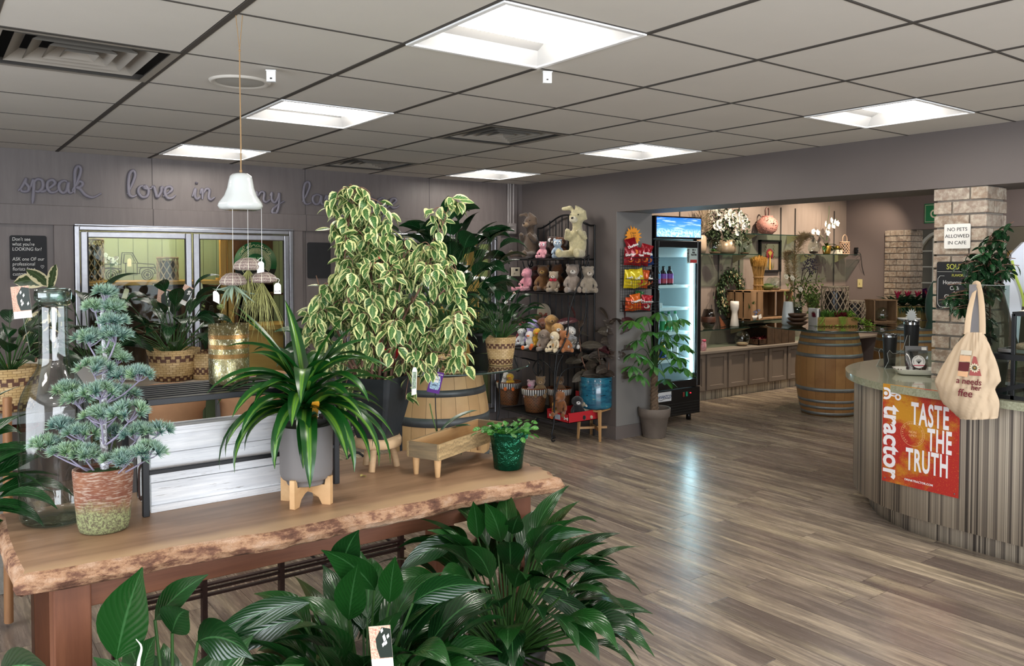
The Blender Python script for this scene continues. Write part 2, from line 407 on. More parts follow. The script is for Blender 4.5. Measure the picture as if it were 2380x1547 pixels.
ws=MB();ws.bx((12.9,-3,0),(13.05,9,2.8));ws.bx((FX,7.6,0),(13.05,7.75,2.8))
struct('wall_far_room',ws,M('olive_taupe_paint','776f5e',.6))
def brick_m():
    g=G('whitewashed_brick');rnd=g.node('NewGeometry').outputs['Random Per Island'];v=g.coord('Object')
    n=g.noise(30,v,5,.7);n2=g.noise(9,v,3)
    c=g.ramp(rnd,[(0,'84705f'),(.35,'9b8673'),(.7,'a39283'),(1,'8c7a6d')])
    c=g.mix(g.math('MULTIPLY',g.step(n,.42,.66),.8),c,'c9bfae');c=g.mix(g.math('MULTIPLY',g.step(n2,.5,.72),.55),c,'6b5c50')
    g.set(Base_Color=c,Roughness=.85);g.bump(n,.7,.006);return g.m
brick=brick_m();mortar=M('grey_mortar','877f76',.95,bump=.6,bs=90)
def brickwork(name,x0,x1,y0,y1,z1,seed=1,h=.067):
    rd=random.Random(seed);mb=MB();mb.bx((x0+.012,y0+.012,0),(x1-.012,y1-.012,z1),m=1)
    z=.005;k=0
    while z<z1-.02:
        zt=min(z+h-.011,z1-.002)
        for ax in(0,1):
            a0,a1=((x0,x1)if ax==0 else(y0,y1));c=a0
            off=.10 if(k+ax)%2 else .20
            first=True
            while c<a1-.01:
                e=min(a1,c+(off if first else .195));first=False
                if a1-e<.045:e=a1
                j=rd.uniform(-.003,.004)
                for s_ in(0,1):
                    if ax==0:mb.bx((c,(y0-j if s_==0 else y1-.04),z),(e-(.01 if e<a1 else 0),(y0+.04 if s_==0 else y1+j),zt))
                    else:mb.bx(((x0-j if s_==0 else x1-.04),c,z),((x0+.04 if s_==0 else x1+j),e-(.01 if e<a1 else 0),zt))
                c=e
        z+=h;k+=1
    return bev(struct(name,mb,[brick,mortar]),.004,2)
brickwork('wall_pillar',4.975,5.23,2.129,2.43,2.012,1,.0805)
brickwork('wall_far_pier',FX-.03,FX+.30,5.60,5.96,2.012,4,.0805)
aw=MB();pts=[(12.86,6.55,.75),(12.86,6.55,1.5)]+[(12.86,6.15+.40*cos(a),1.5+.55*sin(a))for a in[pi*k/14 for k in range(15)]]+[(12.86,5.75,.75)]
aw.tube(pts,.045,4,flat=(1,.7));
for yy in(6.02,6.28):aw.tube([(12.86,yy,.75),(12.86,yy,1.95)],.015,4)
for zz in(.75,1.0,1.25,1.5,1.75):aw.tube([(12.86,5.76,zz),(12.86,6.54,zz)],.014,4)
struct('window_1',aw,M('cream_frame_paint','ded6c0',.5))
# ---------------------------------------------------------------- lamps, diffusers and ceiling fittings
lamp_w=M('troffer_white_enamel','f2f2f2',.4);lens_m=M('lit_lens','ffffff',.4,emit='fff8ee',es=TROFFER)
def troffer():
    t=thing('ceiling_light','','ceiling light',(0,0,CEIL),'square recessed ceiling lights')
    h=TS/2;b=MB()
    for s_ in(-1,1):
        b.bx((s_*h,-h,-.006),(s_*(h-.022),h,.006));b.bx((-h+.022,s_*h,-.006),(h-.022,s_*(h-.022),.006))
    bev(b.build('frame',lamp_w,t),.002,1)
    p=MB();i=h-.022;cw=.125
    prof=[(-i,0),(-i+.05,.045),(-cw-.02,.07),(-cw,.07)]
    for s_ in(-1,1):
        P=[(s_*y,z)for y,z in prof]
        for a,b2 in zip(P,P[1:]):p.add([(-i,a[0],a[1]),(i,a[0],a[1]),(i,b2[0],b2[1]),(-i,b2[0],b2[1])],[(0,1,2,3)],m=0)
        p.add([(s_*i,-i,0),(s_*i,i,0),(s_*(i-.055),i-.05,.07),(s_*(i-.055),-i+.05,.07)],[(0,1,2,3)],m=0)
    p.bx((-i,-i,.072),(i,i,.08));p.build('reflector',M('troffer_reflector','a8a8a8',.5),t)
    l=MB();K=12;xs=(-i+.03,i-.03)
    vs=[(x_,cw*cos(pi*k/K),.066-.05*sin(pi*k/K))for x_ in xs for k in range(K+1)]
    l.add(vs,[(k,k+1,K+2+k,K+1+k)for k in range(K)],smooth=True);l.add(vs,[tuple(range(K+1))[::-1],tuple(range(K+1,2*K+2))])
    l.build('lens',lens_m,t);return t
lab={(0,0):'largest square ceiling light, nearest the top of the room view',(0,3):'square ceiling light left of centre, behind the largest one',
       (0,6):'square ceiling light nearest the sign wall on the left',(4,0):'square ceiling light at the right near the beam over the opening',
       (4,3):'square ceiling light midway along the right-hand row',(4,6):'small far square ceiling light just in front of the wall corner'}
t0=troffer();fst=True
for ij in lamps:
    loc=(TX+(ij[0]+.5)*TS,TY+(ij[1]+.5)*TS,CEIL)
    if fst:t0.location=loc;o=t0;fst=False
    else:o=dup(t0,loc)
    o['label']=lab.get(ij,'square recessed ceiling light overhead or behind, outside the picture');o['group']='square recessed ceiling lights'
vm=M('vent_beige_metal','989289',.5,.2);vin=M('duct_dark','2b2927',.8)
def vent(loc,label):
    t=thing('ceiling_vent',label,'air vent',loc,'square ceiling air diffusers');b=MB();h=TS/2-.006
    b.bx((-h,-h,.15),(h,h,.155));b.build('duct',vin,t);c=MB()
    for k,w in enumerate((h,h*.78,h*.58,h*.38,h*.2)):
        z0=-.004 if k==0 else .0;z1=.035;w2=w-.05 if k else w-.028
        q=[(-w,-w),(w,-w),(w,w),(-w,w)];q2=[(-w2,-w2),(w2,-w2),(w2,w2),(-w2,w2)]
        zz=(-.003,-.002)if k==0 else(0.004,.045)
        a,bq=(q,q2)
        vs=[(x_,y_,zz[0])for x_,y_ in a]+[(x_,y_,zz[1])for x_,y_ in bq]+[(x_,y_,zz[0]+.003)for x_,y_ in a]+[(x_,y_,zz[1]+.003)for x_,y_ in bq]
        c.add(vs,[(i,(i+1)%4,4+(i+1)%4,4+i)for i in range(4)]+[(8+i,12+i,12+(i+1)%4,8+(i+1)%4)for i in range(4)])
    c.build('louvre',vm,t);return t
for ij,lb in zip(vents,('square air vent in the middle of the ceiling','smaller-looking far air vent beside the far ceiling light','air vent at the left edge of the ceiling')):
    vent((TX+(ij[0]+.5)*TS,TY+(ij[1]+.5)*TS,CEIL),lb)
sp=thing('ceiling_speaker','round flush ceiling speaker with a pale grille above the hanging bell','speaker',(1.158,3.562,CEIL-.001))
MB().lathe([(.122,-.004),(.13,.002),(.13,.02)],40).lathe([(.1,-.001),(.118,-.008),(.124,-.006),(.13,.002)],40).build('rim',M('speaker_rim','c9c4bb',.5),sp)
MB().lathe([(.0,-.006),(.05,-.0055),(.102,-.002)],40).build('grille',M('speaker_grille','a7a49d',.7,bump=.6,bs=600,bd=.001),sp)
for p,lb in((onz(630,160,CEIL),'small white ceiling clip beside the round speaker'),(onz(1272,163,CEIL),'small white ceiling clip below the largest ceiling light')):
    h=MB();h.bx((-.02,-.012,-.004),(.02,.012,0)).bx((-.018,-.004,-.047),(.018,0,-.002)).bx((-.018,-.004,-.047),(.018,.008,-.044))
    h.bx((-.004,-.006,-.036),(.004,-.003,-.03),m=1)
    tag(h.build('ceiling_clip',[white_pl,vin],loc=(p.x,p.y,CEIL-.006),rot=(0,0,-.5)),lb,'clip','white sign clips on the ceiling')
# ================================================================ THE LIVE-EDGE TABLE AND WHAT STANDS ON IT
TZ=.76
def slab_mats():
    g=G('slab_top_wood');v=g.coord('Object');x,y,z=g.xyz(v)[:3]
    n=g.noise(1.,g.map(v,(2.2,16,6)),7,.62);n2=g.noise(2.6,v,3);n3=g.noise(1.,g.map(v,(5,60,10)),3)
    c=g.mix(g.step(n,.32,.68),'7d6049','a58468');c=g.mix(g.math('MULTIPLY',g.step(n2,.5,.75),.5),c,'8d6a4e')
    c=g.mix(g.math('MULTIPLY',g.step(n3,.62,.72),.35),c,'5e3d26')
    e=g.step(g.math('ADD',y,g.math('MULTIPLY',g.math('SUBTRACT',n2,.5),.16)),2.475,2.415)
    c=g.mix(g.math('MULTIPLY',e,.75),c,'c0a07c');g.set(Base_Color=c,Roughness=.42);g.bump(n,.12,.002)
    b=G('live_bark_edge');v=b.coord('Object');n=b.noise(1.,b.map(v,(9,9,22)),6,.72);n2=b.noise(26,v,4,.8)
    vo=b.node('TexVoronoi',feature='DISTANCE_TO_EDGE');vo.inputs['Scale'].default_value=48;b.put(vo.inputs['Vector'],b.map(v,(1,1,1.6)))
    c=b.ramp(n,[(.3,'3f2418'),(.43,'6e4a38'),(.5,'a07a5c'),(.62,'b3937a'),(.8,'c2a68c')])
    c=b.mix(b.math('MULTIPLY',b.step(vo.outputs['Distance'],.05,.01),b.math('MULTIPLY',n2,.45)),c,'5a3524');c=b.mix(b.math('MULTIPLY',b.step(n2,.6,.72),.6),c,'3a2117')
    b.set(Base_Color=c,Roughness=.8);b.bump(n2,.9,.008);return g.m,b.m
top_m,bark_m=slab_mats()
redwood=wood('reddish_table_wood','653c2a','8c5a40',1,2,.45,'764834')
redwood_x=wood('reddish_table_wood_rail','653c2a','8c5a40',1,0,.45,'764834')
tb_=thing('live_edge_table','long wooden slab table with a rough live bark front edge','table',(1.1,2.7,0))
rd=random.Random(3)
def wav(t,s):return .012*sin(t*9+s)+.008*sin(t*23+s*2)+.004*sin(t*61+s)
out=[]
N=70
for i in range(N+1):t=i/N;out.append((.197+t*(1.945-.197),2.385-.06*t+wav(t,1.)))
for i in range(1,14):t=i/14;out.append((1.945+.05*t+wav(t,4)*.8,2.325+t*.30))
for i in range(8):t=i/7;out.append((2.0-.22*t**1.5,2.63+.42*t))
for i in range(1,40):t=i/39;out.append((1.78-1.58*t,3.06+wav(t,7)*.5))
for i in range(1,12):t=i/12;out.append((.205-.01*sin(pi*t),3.06-.67*t+wav(t,2)*.3))
P=[V((x,y,0))for x,y in out];n=len(P);mb=MB();cen=V((1.1,2.7,0));rings=[]
def inw(i,d):
    t=(P[(i+1)%n]-P[i-1]).normalized();q=V((-t.y,t.x,0));return P[i]+q*d
for d,z,j in((.016,.76,0),(.006,.756,0),(-.004,.744,1),(-.010,.728,1),(-.004,.712,1),(.012,.703,0)):
    rings.append([inw(i,d+(rd.uniform(-.0035,.0035)if j else 0))+V((0,0,z+(rd.uniform(-.003,.003)if j else 0)))for i in range(n)])
mb.add(rings[0],[tuple(range(n))],None,0);mb.add(rings[-1],[tuple(range(n))[::-1]],None,0)
for a,b in zip(rings,rings[1:]):mb.add(a+b,[(i,n+i,n+(i+1)%n,(i+1)%n)for i in range(n)],None,1,True)
mb.build('tabletop',[top_m,bark_m],tb_,world=True)
for(x,y)in((.33,2.50),(1.86,2.50),(.33,2.96),(1.80,2.96)):
    bev(MB().bx((x-.046,y-.046,0),(x+.046,y+.046,.703)).build('leg',redwood,tb_,world=True),.004)
for a,b in(((.37,2.470,.615),(1.82,2.498,.703)),((.37,2.95,.615),(1.77,2.975,.703))):bev(MB().bx(a,b).build('apron',redwood_x,tb_,world=True),.003)
for x in(.325,1.845):bev(MB().bx((x-.012,2.54,.615),(x+.012,2.92,.703)).build('side_rail',redwood,tb_,world=True),.003)
A,B=ony(400,1405,3.12),ony(930,1272,3.12);fr=MB();brn=M('rusty_brown_iron','3f2a24',.6,.3,var=.3,vs=30)
for dz in(0,.022,.30):fr.bx((.55,3.115,A.z+dz-.26 if dz==.30 else A.z+dz),(1.72,3.135,(A.z+dz-.26 if dz==.30 else A.z+dz)+.008))
for x in(.55,.86,1.16,1.70):fr.bx((x-.009,3.11,0),(x+.009,3.14,.66))
fr.bx((.55,3.11,.64),(1.70,3.14,.66))
tag(fr.build('iron_sash_frame',brn),'thin brown iron grid frame standing behind the table legs','frame')
# --- big clear demijohn bottle
def wavyglass():
    g=G('thick_recycled_glass');v=g.coord('Object');tr=g.node('BsdfTransparent');lw=g.node('LayerWeight');lw.inputs[0].default_value=.35
    z=g.xyz(v)[2];base=g.step(z,.035,.0)
    c=g.mix(lw.outputs['Facing'],'feffff','c4ded9');c=g.mix(g.math('MULTIPLY',base,.6),c,'86b9b2');g.put(tr.inputs[0],c)
    gl=g.node('BsdfGlossy');gl.inputs['Roughness'].default_value=.04;bp=g.node('Bump');bp.inputs['Strength'].default_value=.35;bp.inputs['Distance'].default_value=.004
    g.put(bp.inputs['Height'],g.noise(1.,g.map(v,(16,16,6)),2));g.t.links.new(bp.outputs[0],gl.inputs['Normal'])
    fr_=g.node('Fresnel');g.put(fr_.inputs[0],g.math('ADD',1.5,g.math('MULTIPLY',g.node('NewGeometry').outputs['Backfacing'],1/1.5-1.5)));g.t.links.new(bp.outputs[0],fr_.inputs['Normal'])
    mx=g.node('MixShader');g.put(mx.inputs[0],g.math('ADD',g.math('MULTIPLY',fr_.outputs[0],1.25),.03,clamp=True));g.t.links.new(tr.outputs[0],mx.inputs[1]);g.t.links.new(gl.outputs[0],mx.inputs[2])
    g.t.links.new(mx.outputs[0],g.out.inputs[0]);return g.m
bc=V((.345,2.865,TZ));bg=wavyglass()
prof=[(0,.004),(.075,.002),(.094,.006),(.102,.022),(.1025,.10),(.101,.20),(.1005,.335),(.0985,.365),(.092,.395),(.08,.425),(.064,.452),(.051,.472),(.0445,.492),(.042,.52),(.041,.60),(.0405,.665),(.043,.684),(.0505,.690),(.0525,.700),(.0525,.712),(.0505,.722),(.045,.725)]
bt=thing('glass_demijohn','tall clear glass demijohn bottle with a long neck at the left of the table','bottle',bc)
wb_=lambda a,z:.012*sin(2*a+z*9)+.006*sin(3*a-z*21)
MB().lathe(prof,56,wob=wb_).build('bottle_body',bg,bt)
MB().lathe([(.0405,.684),(.0505,.690),(.0525,.700),(.0525,.712),(.0505,.722),(.043,.7255),(.0385,.72),(.0365,.70),(.0365,.684)],48).build('lip',M('green_tinted_rim_glass','cfe6e2',.08,trans=1.),bt)
# --- frosted artificial pine in an oval weathered pot
pc=onz(240,1243,TZ)+V((.01,.045,0));pc.z=TZ
def potmat():
    g=G('weathered_terracotta_lime');v=g.coord('Object');z=g.xyz(v)[2];n=g.noise(140,v,3,.8);n2=g.noise(12,v,4);n3=g.noise(1.,g.map(v,(30,30,220)),2,.8)
    c=g.mix(g.step(n2,.35,.65),'6c3e2e','85583f');c=g.mix(g.math('MULTIPLY',g.step(n3,.5,.62),.55),c,'b9aa9b')
    c2=g.mix(g.step(n,.42,.58),'5b5440','8f9668');f=g.step(g.math('ADD',z,g.math('MULTIPLY',g.math('SUBTRACT',n2,.5),.1)),.10,.055)
    g.set(Base_Color=g.mix(f,c,c2),Roughness=.9);g.bump(n,.6,.003);return g.m
pp=thing('artificial_pine','frosted artificial pine bonsai in an oval terracotta and lime pot on the table','potted plant',pc,rz=-.25)
MB().lathe([(0,.003),(.055,0),(.066,.006),(.072,.03),(.078,.10),(.0835,.186),(.0825,.192),(.077,.192),(.074,.17),(0,.165)],48,sx=1.0,sy=.78).build('pot',potmat(),pp)
MB().lathe([(.075,.166),(.06,.178),(.03,.186),(0,.188)],32,sx=1.0,sy=.78,wob=lambda a,z:.03*sin(7*a+z*90)).build('moss',moss,pp)
def bark_frost():
    g=G('whitewashed_branch');n=g.noise(90,g.coord(),3,.8);g.set(Base_Color=g.mix(g.step(n,.4,.6),'6a6266','d8dadf'),Roughness=.8);g.bump(n,.8,.003);return g.m
twig=M('lilac_grey_twig','8a8498',.7);brf=bark_frost()
ctr=pc+V((0,0,.19))
def pp_at(px,py,dy):q=near(px,py,ctr+_f*dy);return q-pc
trk=[pp_at(243,1112,0),pp_at(243,1060,0),pp_at(240,1000,.005),pp_at(242,940,0),pp_at(243,880,.005),pp_at(245,835,0),pp_at(240,790,.005),pp_at(236,740,0),pp_at(243,680,0)]
rot_un=Matrix.Rotation(.25,3,'Z')
trk=[rot_un@p for p in trk];tk=catmull(trk,5)
MB().tube(tk,[.0125-.0085*i/(len(tk)-1)for i in range(len(tk))],9).build('trunk',brf,pp)
g=G('frosted_pine_needles');uv=g.xyz(g.coord('UV'));rn=g.node('NewGeometry').outputs['Random Per Island']
nz=g.noise(16,g.coord('Object'),2)
c=g.mix(g.step(nz,.40,.62),'4c7a70','86ac58');c=g.mix(g.math('MULTIPLY',rn,.5),c,'5a8a84');c=g.mix(g.step(uv[1],.0,.75),'2f4d49',c);c=g.mix(g.math('MULTIPLY',g.step(uv[1],.45,1.),.55),c,'d3e6dc')
g.set(Base_Color=c,Roughness=.6);needle_m=g.m
pads=[(243,680,20,22,0),(222,712,20,15,0),(256,712,28,24,.01),(262,745,28,18,0),(208,782,33,26,.0),(268,775,31,24,-.02),(274,832,22,14,.03),(220,850,40,26,-.02),(285,872,26,18,.01),(322,868,32,20,0),
        (156,902,30,18,.01),(182,922,26,20,.0),(232,905,42,26,-.03),(288,915,30,28,.04),(236,962,40,26,-.05),(298,952,44,32,-.03),(140,988,28,18,0),(190,1003,38,20,-.01),
        (105,1028,34,20,0),(160,1046,38,20,-.03),(200,1052,26,20,-.03),(316,1003,34,24,0),(366,998,34,16,.02),(290,1062,46,26,-.05),(340,1045,40,26,-.03),(232,1056,22,22,.03),(262,1005,24,22,.05),(255,812,16,14,.03)]
nb=MB();tw=MB();rd=random.Random(7);S0=ppm(ctr)
for(px,py,rx,ry,dd)in pads:
    c0=rot_un@pp_at(px,py,dd+rd.uniform(-.01,.01));base=c0-V((0,0,ry/S0*.9));i0=min(range(len(tk)),key=lambda i:(tk[i]-base-V((0,0,-.04))).length)
    a=tk[max(0,i0-2)];mid=(a+base)/2+V((0,0,-.008))
    if(base-a).length>.02:tw.tube(catmull([a,mid,base],4),[.0042,.0038,.0036,.0034,.003,.0028,.0026,.0024,.002],6)
    wr_=rx/S0*.92;hr=ry/S0*1.0
    for k in range(int(7+rx*.34)):
        a_=rd.uniform(0,2*pi);rr=rd.random()**.5;o_=V((wr_*rr*cos(a_),wr_*.8*rr*sin(a_),hr*.6*(1-rr*rr)-hr*.3));tc=c0+o_
        if k%2==0:tw.tube([base,base+(tc-base)*.5+V((0,0,-.003)),tc],[.0022,.0018,.0012],5,cap=False)
        ax=(V((cos(a_)*rr*1.1,sin(a_)*rr*1.1,.95))).normalized()
        for q in range(58):
            th=rd.uniform(0,1)**.6*1.35;ph=rd.uniform(0,2*pi);e1=ax.orthogonal().normalized();e2=ax.cross(e1)
            d=(ax*cos(th)+(e1*cos(ph)+e2*sin(ph))*sin(th)).normalized();L=rd.uniform(.022,.031);s1=d.orthogonal().normalized();s1=Matrix.Rotation(rd.uniform(0,pi),3,d)@s1;w=.0011
            p0=tc;p1=tc+d*L*.6;p2=tc+d*L
            nb.add([p0-s1*w*.6,p0+s1*w*.6,p1-s1*w,p1+s1*w,p2],[(0,1,3,2),(2,3,4)],[(0,0),(1,0),(0,.6),(1,.6),(.5,1)])
tw.build('branch',twig,pp);nb.build('needles',needle_m,pp)
# --- black slatted stand with crate inside and vase on top
st=thing('slatted_plant_stand','black metal stand with a slatted top on the back of the table','plant stand',(.9,2.9,TZ))
sx0,sx1,sy0,sy1,sz=.578,1.225,2.738,3.045,1.132
def bar(a,b,w=.018):return bev(MB().bx([min(a[i],b[i])-w/2 for i in range(3)],[max(a[i],b[i])+w/2 for i in range(3)]).build('rail',dark_metal,st,world=True),.0015,1)
for x in(sx0,sx1):
    for y in(sy0,sy1):bev(MB().bx((x-.010,y-.010,TZ),(x+.010,y+.010,sz)).build('leg',dark_metal,st,world=True),.0015,1)
for y in(sy0,sy1):bar((sx0,y,sz-.01),(sx1,y,sz-.01),.02)
for x in(sx0,sx1):bar((x,sy0,sz-.01),(x,sy1,sz-.01),.02)
bar((sx0,sy0,.898),(sx1,sy0,.898),.014)
bar((sx0,sy1,.898),(sx1,sy1,.898),.014)
for k in range(7):
    y=sy0+.022+k*(sy1-sy0-.044)/6;MB().bx((sx0,y-.008,sz-.008),(sx1,y+.008,sz-.001)).build('slat',dark_metal,st,world=True)
def whitewash():
    g=G('distressed_white_paint');v=g.coord('Object');n=g.noise(1.,g.map(v,(3,20,60)),5,.75);n2=g.noise(1.,g.map(v,(7,30,110)),4,.8);big=g.noise(3,v,2)
    f=g.math('MULTIPLY',g.step(n2,.60,.66),g.step(big,.42,.55));c=g.mix(g.step(n,.3,.7),'c9ccd2','f0f1f3');c=g.mix(g.math('MULTIPLY',f,.7),c,'77706a')
    g.set(Base_Color=c,Roughness=.6);g.bump(n2,.35,.002);return g.m
ww_=whitewash();cx0,cx1,cy0,cy1=.602,1.165,2.772,2.985
cr=thing('white_planter_box','distressed white painted wooden planter box under the black slatted stand','planter box',((cx0+cx1)/2,(cy0+cy1)/2,TZ))
ztop=ony(375,992,cy0).z
hgt=ztop-TZ
for(a,b)in(((cx0,cy0,TZ),(cx1,cy0+.014,TZ+hgt*.34)),((cx0+.0,cy0+.004,TZ+hgt*.345),(cx1,cy0+.016,TZ+hgt*.68)),((cx0,cy0+.002,TZ+hgt*.685),(cx1,cy0+.016,TZ+hgt*.90))):
    bev(MB().bx(a,b).build('front_board',ww_,cr,world=True),.0015,1)
bev(MB().bx((cx0-.006,cy0-.010,TZ+hgt*.90),(cx1+.006,cy0+.02,TZ+hgt*.95)).bx((cx0-.012,cy0-.018,TZ+hgt*.95),(cx1+.012,cy0+.026,TZ+hgt)).bx((cx0-.004,cy0-.012,TZ),(cx1+.004,cy0+.002,TZ+.022)).build('moulding',ww_,cr,world=True),.002,2)
bev(MB().bx((cx0,cy0+.014,TZ),(cx0+.014,cy1,TZ+hgt*.9)).bx((cx1-.014,cy0+.014,TZ),(cx1,cy1,TZ+hgt*.9)).bx((cx0,cy1-.014,TZ),(cx1,cy1,TZ+hgt*.9)).build('side_board',ww_,cr,world=True),.0015,1)
MB().bx((cx0+.012,cy0+.012,TZ),(cx1-.012,cy1-.012,TZ+.014)).build('bottom_board',ww_,cr,world=True)
hx=cx0-.016;MB().tube(catmull([(hx,cy0+.06,.80),(hx-.004,cy0+.045,.795),(hx-.012,cy0+.04,.81),(hx-.012,cy0+.04,.88),(hx-.008,cy0+.045,.90),(hx,cy0+.06,.905)],3),.004,8).build('handle',brn,cr,world=True)
vs_c=onz(526,893,sz)+_f*.03;vs_c.z=sz-.001
def goldm():
    g=G('mercury_gold_glass');v=g.coord('Object');z=g.xyz(v)[2];n=g.noise(1.,g.map(v,(150,150,90)),3,.7);n2=g.noise(9,v,2)
    sp_=g.step(n,.56,.66);c=g.mix(g.step(n2,.4,.6),'8d8866','b5a77c');c=g.mix(sp_,c,'eef0dd')
    b=g.math('LESS_THAN',g.math('ABSOLUTE',g.math('SUBTRACT',z,.172)),.0075)
    for zz in(.137,.103):b=g.math('ADD',b,g.math('LESS_THAN',g.math('ABSOLUTE',g.math('SUBTRACT',z,zz)),.0075))
    g.set(Base_Color=g.mix(b,c,'8a6a3e'),Metallic=g.math('SUBTRACT',.85,g.math('MULTIPLY',b,.3)),Roughness=g.math('ADD',.22,g.math('MULTIPLY',sp_,.15)));g.bump(n,.4,.003)
    tr=g.node('BsdfTransparent');g.put(tr.inputs[0],'e9e6c8');mx=g.node('MixShader');f=g.math('MULTIPLY',g.step(z,.176,.184),g.math('SUBTRACT',.55,g.math('MULTIPLY',sp_,.4)))
    g.put(mx.inputs[0],f);g.t.links.new(g.b.outputs[0],mx.inputs[1]);g.t.links.new(tr.outputs[0],mx.inputs[2]);g.t.links.new(mx.outputs[0],g.out.inputs[0]);return g.m
tag(MB().lathe([(0,.003),(.062,0),(.068,.005),(.0695,.02),(.0695,.214),(.067,.214),(.067,.02),(0,.012)],56).build('cylinder_vase',goldm(),loc=vs_c),'gold and silver speckled glass cylinder vase standing on the black slatted stand','vase')
# --- grey pot with dracaena on crossed wooden stand
dc=V((1.050,2.585,TZ));ash=wood('pale_pine_wood','bd9364','d3ae80',1,0,.55,'c79e70')
dr=thing('potted_dracaena','striped-leaf dracaena in a matte grey pot on crossed wooden feet','potted plant',dc)
for k,a in enumerate((R(38),R(128))):
    poly=[(-.093,0),(-.062,0),(-.05,.022),(-.025,.036),(0,.040),(.025,.036),(.05,.022),(.062,0),(.093,0),(.093,.095),(.078,.095),(.072,.066),(-.072,.066),(-.078,.095),(-.093,.095)]
    m_=Matrix.Rotation(a,4,'Z')@Matrix.Rotation(pi/2,4,'X');bev(MB().prism(poly,-.009,.009,m_).build('stand_foot',ash,dr),.0015,1)
MB().lathe([(0,.066),(.062,.066),(.064,.07),(.066,.082),(.078,.086),(.083,.092),(.0865,.105),(.0875,.262),(.087,.264),(.083,.264),(.082,.255),(0,.25)],56,m=0).build('pot',M('matte_grey_ceramic','74706f',.6),dr)
MB().lathe([(.083,.245),(.04,.25),(0,.251)],24).build('soil',soil,dr)
drac=leafm('dracaena_leaf','164a17','0f3a14',stripe='567f26',rough=.28,vein=0,vn=0)
lf=MB();rd=random.Random(11)
right=_r.copy();tow=V((-_f.x,-_f.y,0)).normalized()
def lat(x,y,z):return right*x+tow*y+V((0,0,z))
specs=[(-.55,-.1,1.5,.40,.5),(-.35,.1,1.6,.40,.75),(-.15,-.2,1.7,.38,.6),(.1,.0,1.7,.33,.7),(.25,-.1,1.5,.34,.8)]
for(a,b,cz,L,dr_)in specs:lf.leaf(lat(a*.03,b*.03,.34),lat(a,b,cz),L,.046,dr_,.38,10,'strap')
for k in range(46):
    ph=k*2.399+rd.uniform(-.2,.2);h=.27+.11*(k/46)+rd.uniform(0,.02);el=R(rd.uniform(22,68))if k<30 else R(rd.uniform(55,80));L=rd.uniform(.24,.37)
    d=V((cos(ph)*cos(el),sin(ph)*cos(el),sin(el)));lf.leaf(V((cos(ph)*.012,sin(ph)*.012,h)),d,L,rd.uniform(.052,.066),rd.uniform(1.3,2.2),.34,11,'strap',roll=rd.uniform(-.25,.25))
for(a,b,cz,L,dp)in((-.9,.45,.75,.40,2.2),(-.7,.8,.8,.38,2.2),(.9,.35,.75,.40,2.2),(.75,.7,.7,.38,2.1),(-.2,1.,.8,.33,2.3),(.2,1.,.6,.30,2.2),(1,.1,.6,.40,2.0),(-1,0,.7,.38,2.1)):
    lf.leaf(V((0,0,.31)),lat(a,b,cz),L,.05,dp,.33,12,'strap')
lf.build('foliage',drac,dr)
MB().tube([(0,0,.25),(.002,0,.32),(-.002,.002,.38)],[.012,.010,.006],8).tube([(.02,-.01,.25),(.022,-.012,.31)],.008,8).build('cane',M('dracaena_cane','5e7036',.6,var=.3),dr)
tg=MB();fr_=frame(dc+lat(.037,.055,.305),right+V((0,0,.1)),V((0,0,1))+right*.12)
poly=[(-.019,-.06),(.013,-.06),(.018,.035),(.010,.058),(-.004,.060),(-.010,.03)]
tag_m=M('orange_plant_tag','e09a1c',.4);tg.prism(poly,0,.0012,fr_);t_=tg.build('plant_tag',tag_m,dr,world=True)
pl=MB()
for i in range(11):
    a=pi*(i+.5)/11;d=fr_.to_3x3()@V((cos(a),sin(a),0));pl.leaf(fr_@V((0,-.005,.0022)),d,.024,.005,0,0,2,'lance',side=fr_.to_3x3()@V((-sin(a),cos(a),0)))
pl.prism([(-.008,-.038),(.008,-.038),(.010,-.02),(-.010,-.02)],.0014,.002,fr_);pl.build('print',M('printed_dark_green','14532a',.5),t_,world=True)
# --- variegated ficus in a black tapered pot on a log stool
fc=onz(879,1086,TZ);fc.z=TZ;log=wood('debarked_log_wood','a98a66','d2b590',.8,0,.7,'bf9c74')
sl=thing('log_slice_stool','small three-legged stool made from a pale log slice, under the black pot','stool',fc)
MB().lathe([(0,.088),(.086,.088),(.092,.092),(.0945,.104),(.094,.118),(.090,.125),(.0,.126)],44,wob=lambda a,z:.025*sin(3*a)+.012*sin(7*a)).build('seat',log,sl)
for a in(R(-100),R(20),R(140)):
    q=lat(cos(a)*.058,-sin(a)*.058,0);MB().tube([q*1.28+V((0,0,0)),q*1.1+V((0,0,.05)),q*.9+V((0,0,.092))],[.0125,.0135,.0145],12).build('leg',log,sl)
pz=TZ+.126;fp=thing('variegated_ficus','large weeping fig with cream-edged leaves in a black tapered pot','potted plant',(fc.x,fc.y,pz))
blk=M('black_rubber_pot','1d2226',.55,bump=.3,bs=30,var=.25,vs=5);mb=MB();phi=R(23)
def sq(Rr,z,k=5):
    o_=[]
    for q in range(4):
        for j in range(k):
            a=phi+q*pi/2;f=(j-(k-1)/2)/(k-1)*.5;p=lat(sin(a+f*.35)*Rr*(1-abs(f)*.10),cos(a+f*.35)*Rr*(1-abs(f)*.10),z);o_.append(p)
    return o_
rr_=[(.083,0),(.086,.004),(.115,.095),(.135,.165),(.147,.225),(.150,.238),(.146,.240),(.138,.232),(.13,.205)]
R_=[sq(r,z)for r,z in rr_];n=len(R_[0])
for a,b in zip(R_,R_[1:]):mb.add(a+b,[(i,(i+1)%n,n+(i+1)%n,n+i)for i in range(n)],None,0,False)
mb.add(R_[0],[tuple(range(n))[::-1]]);bev(mb.build('pot',blk,fp),.003,2)
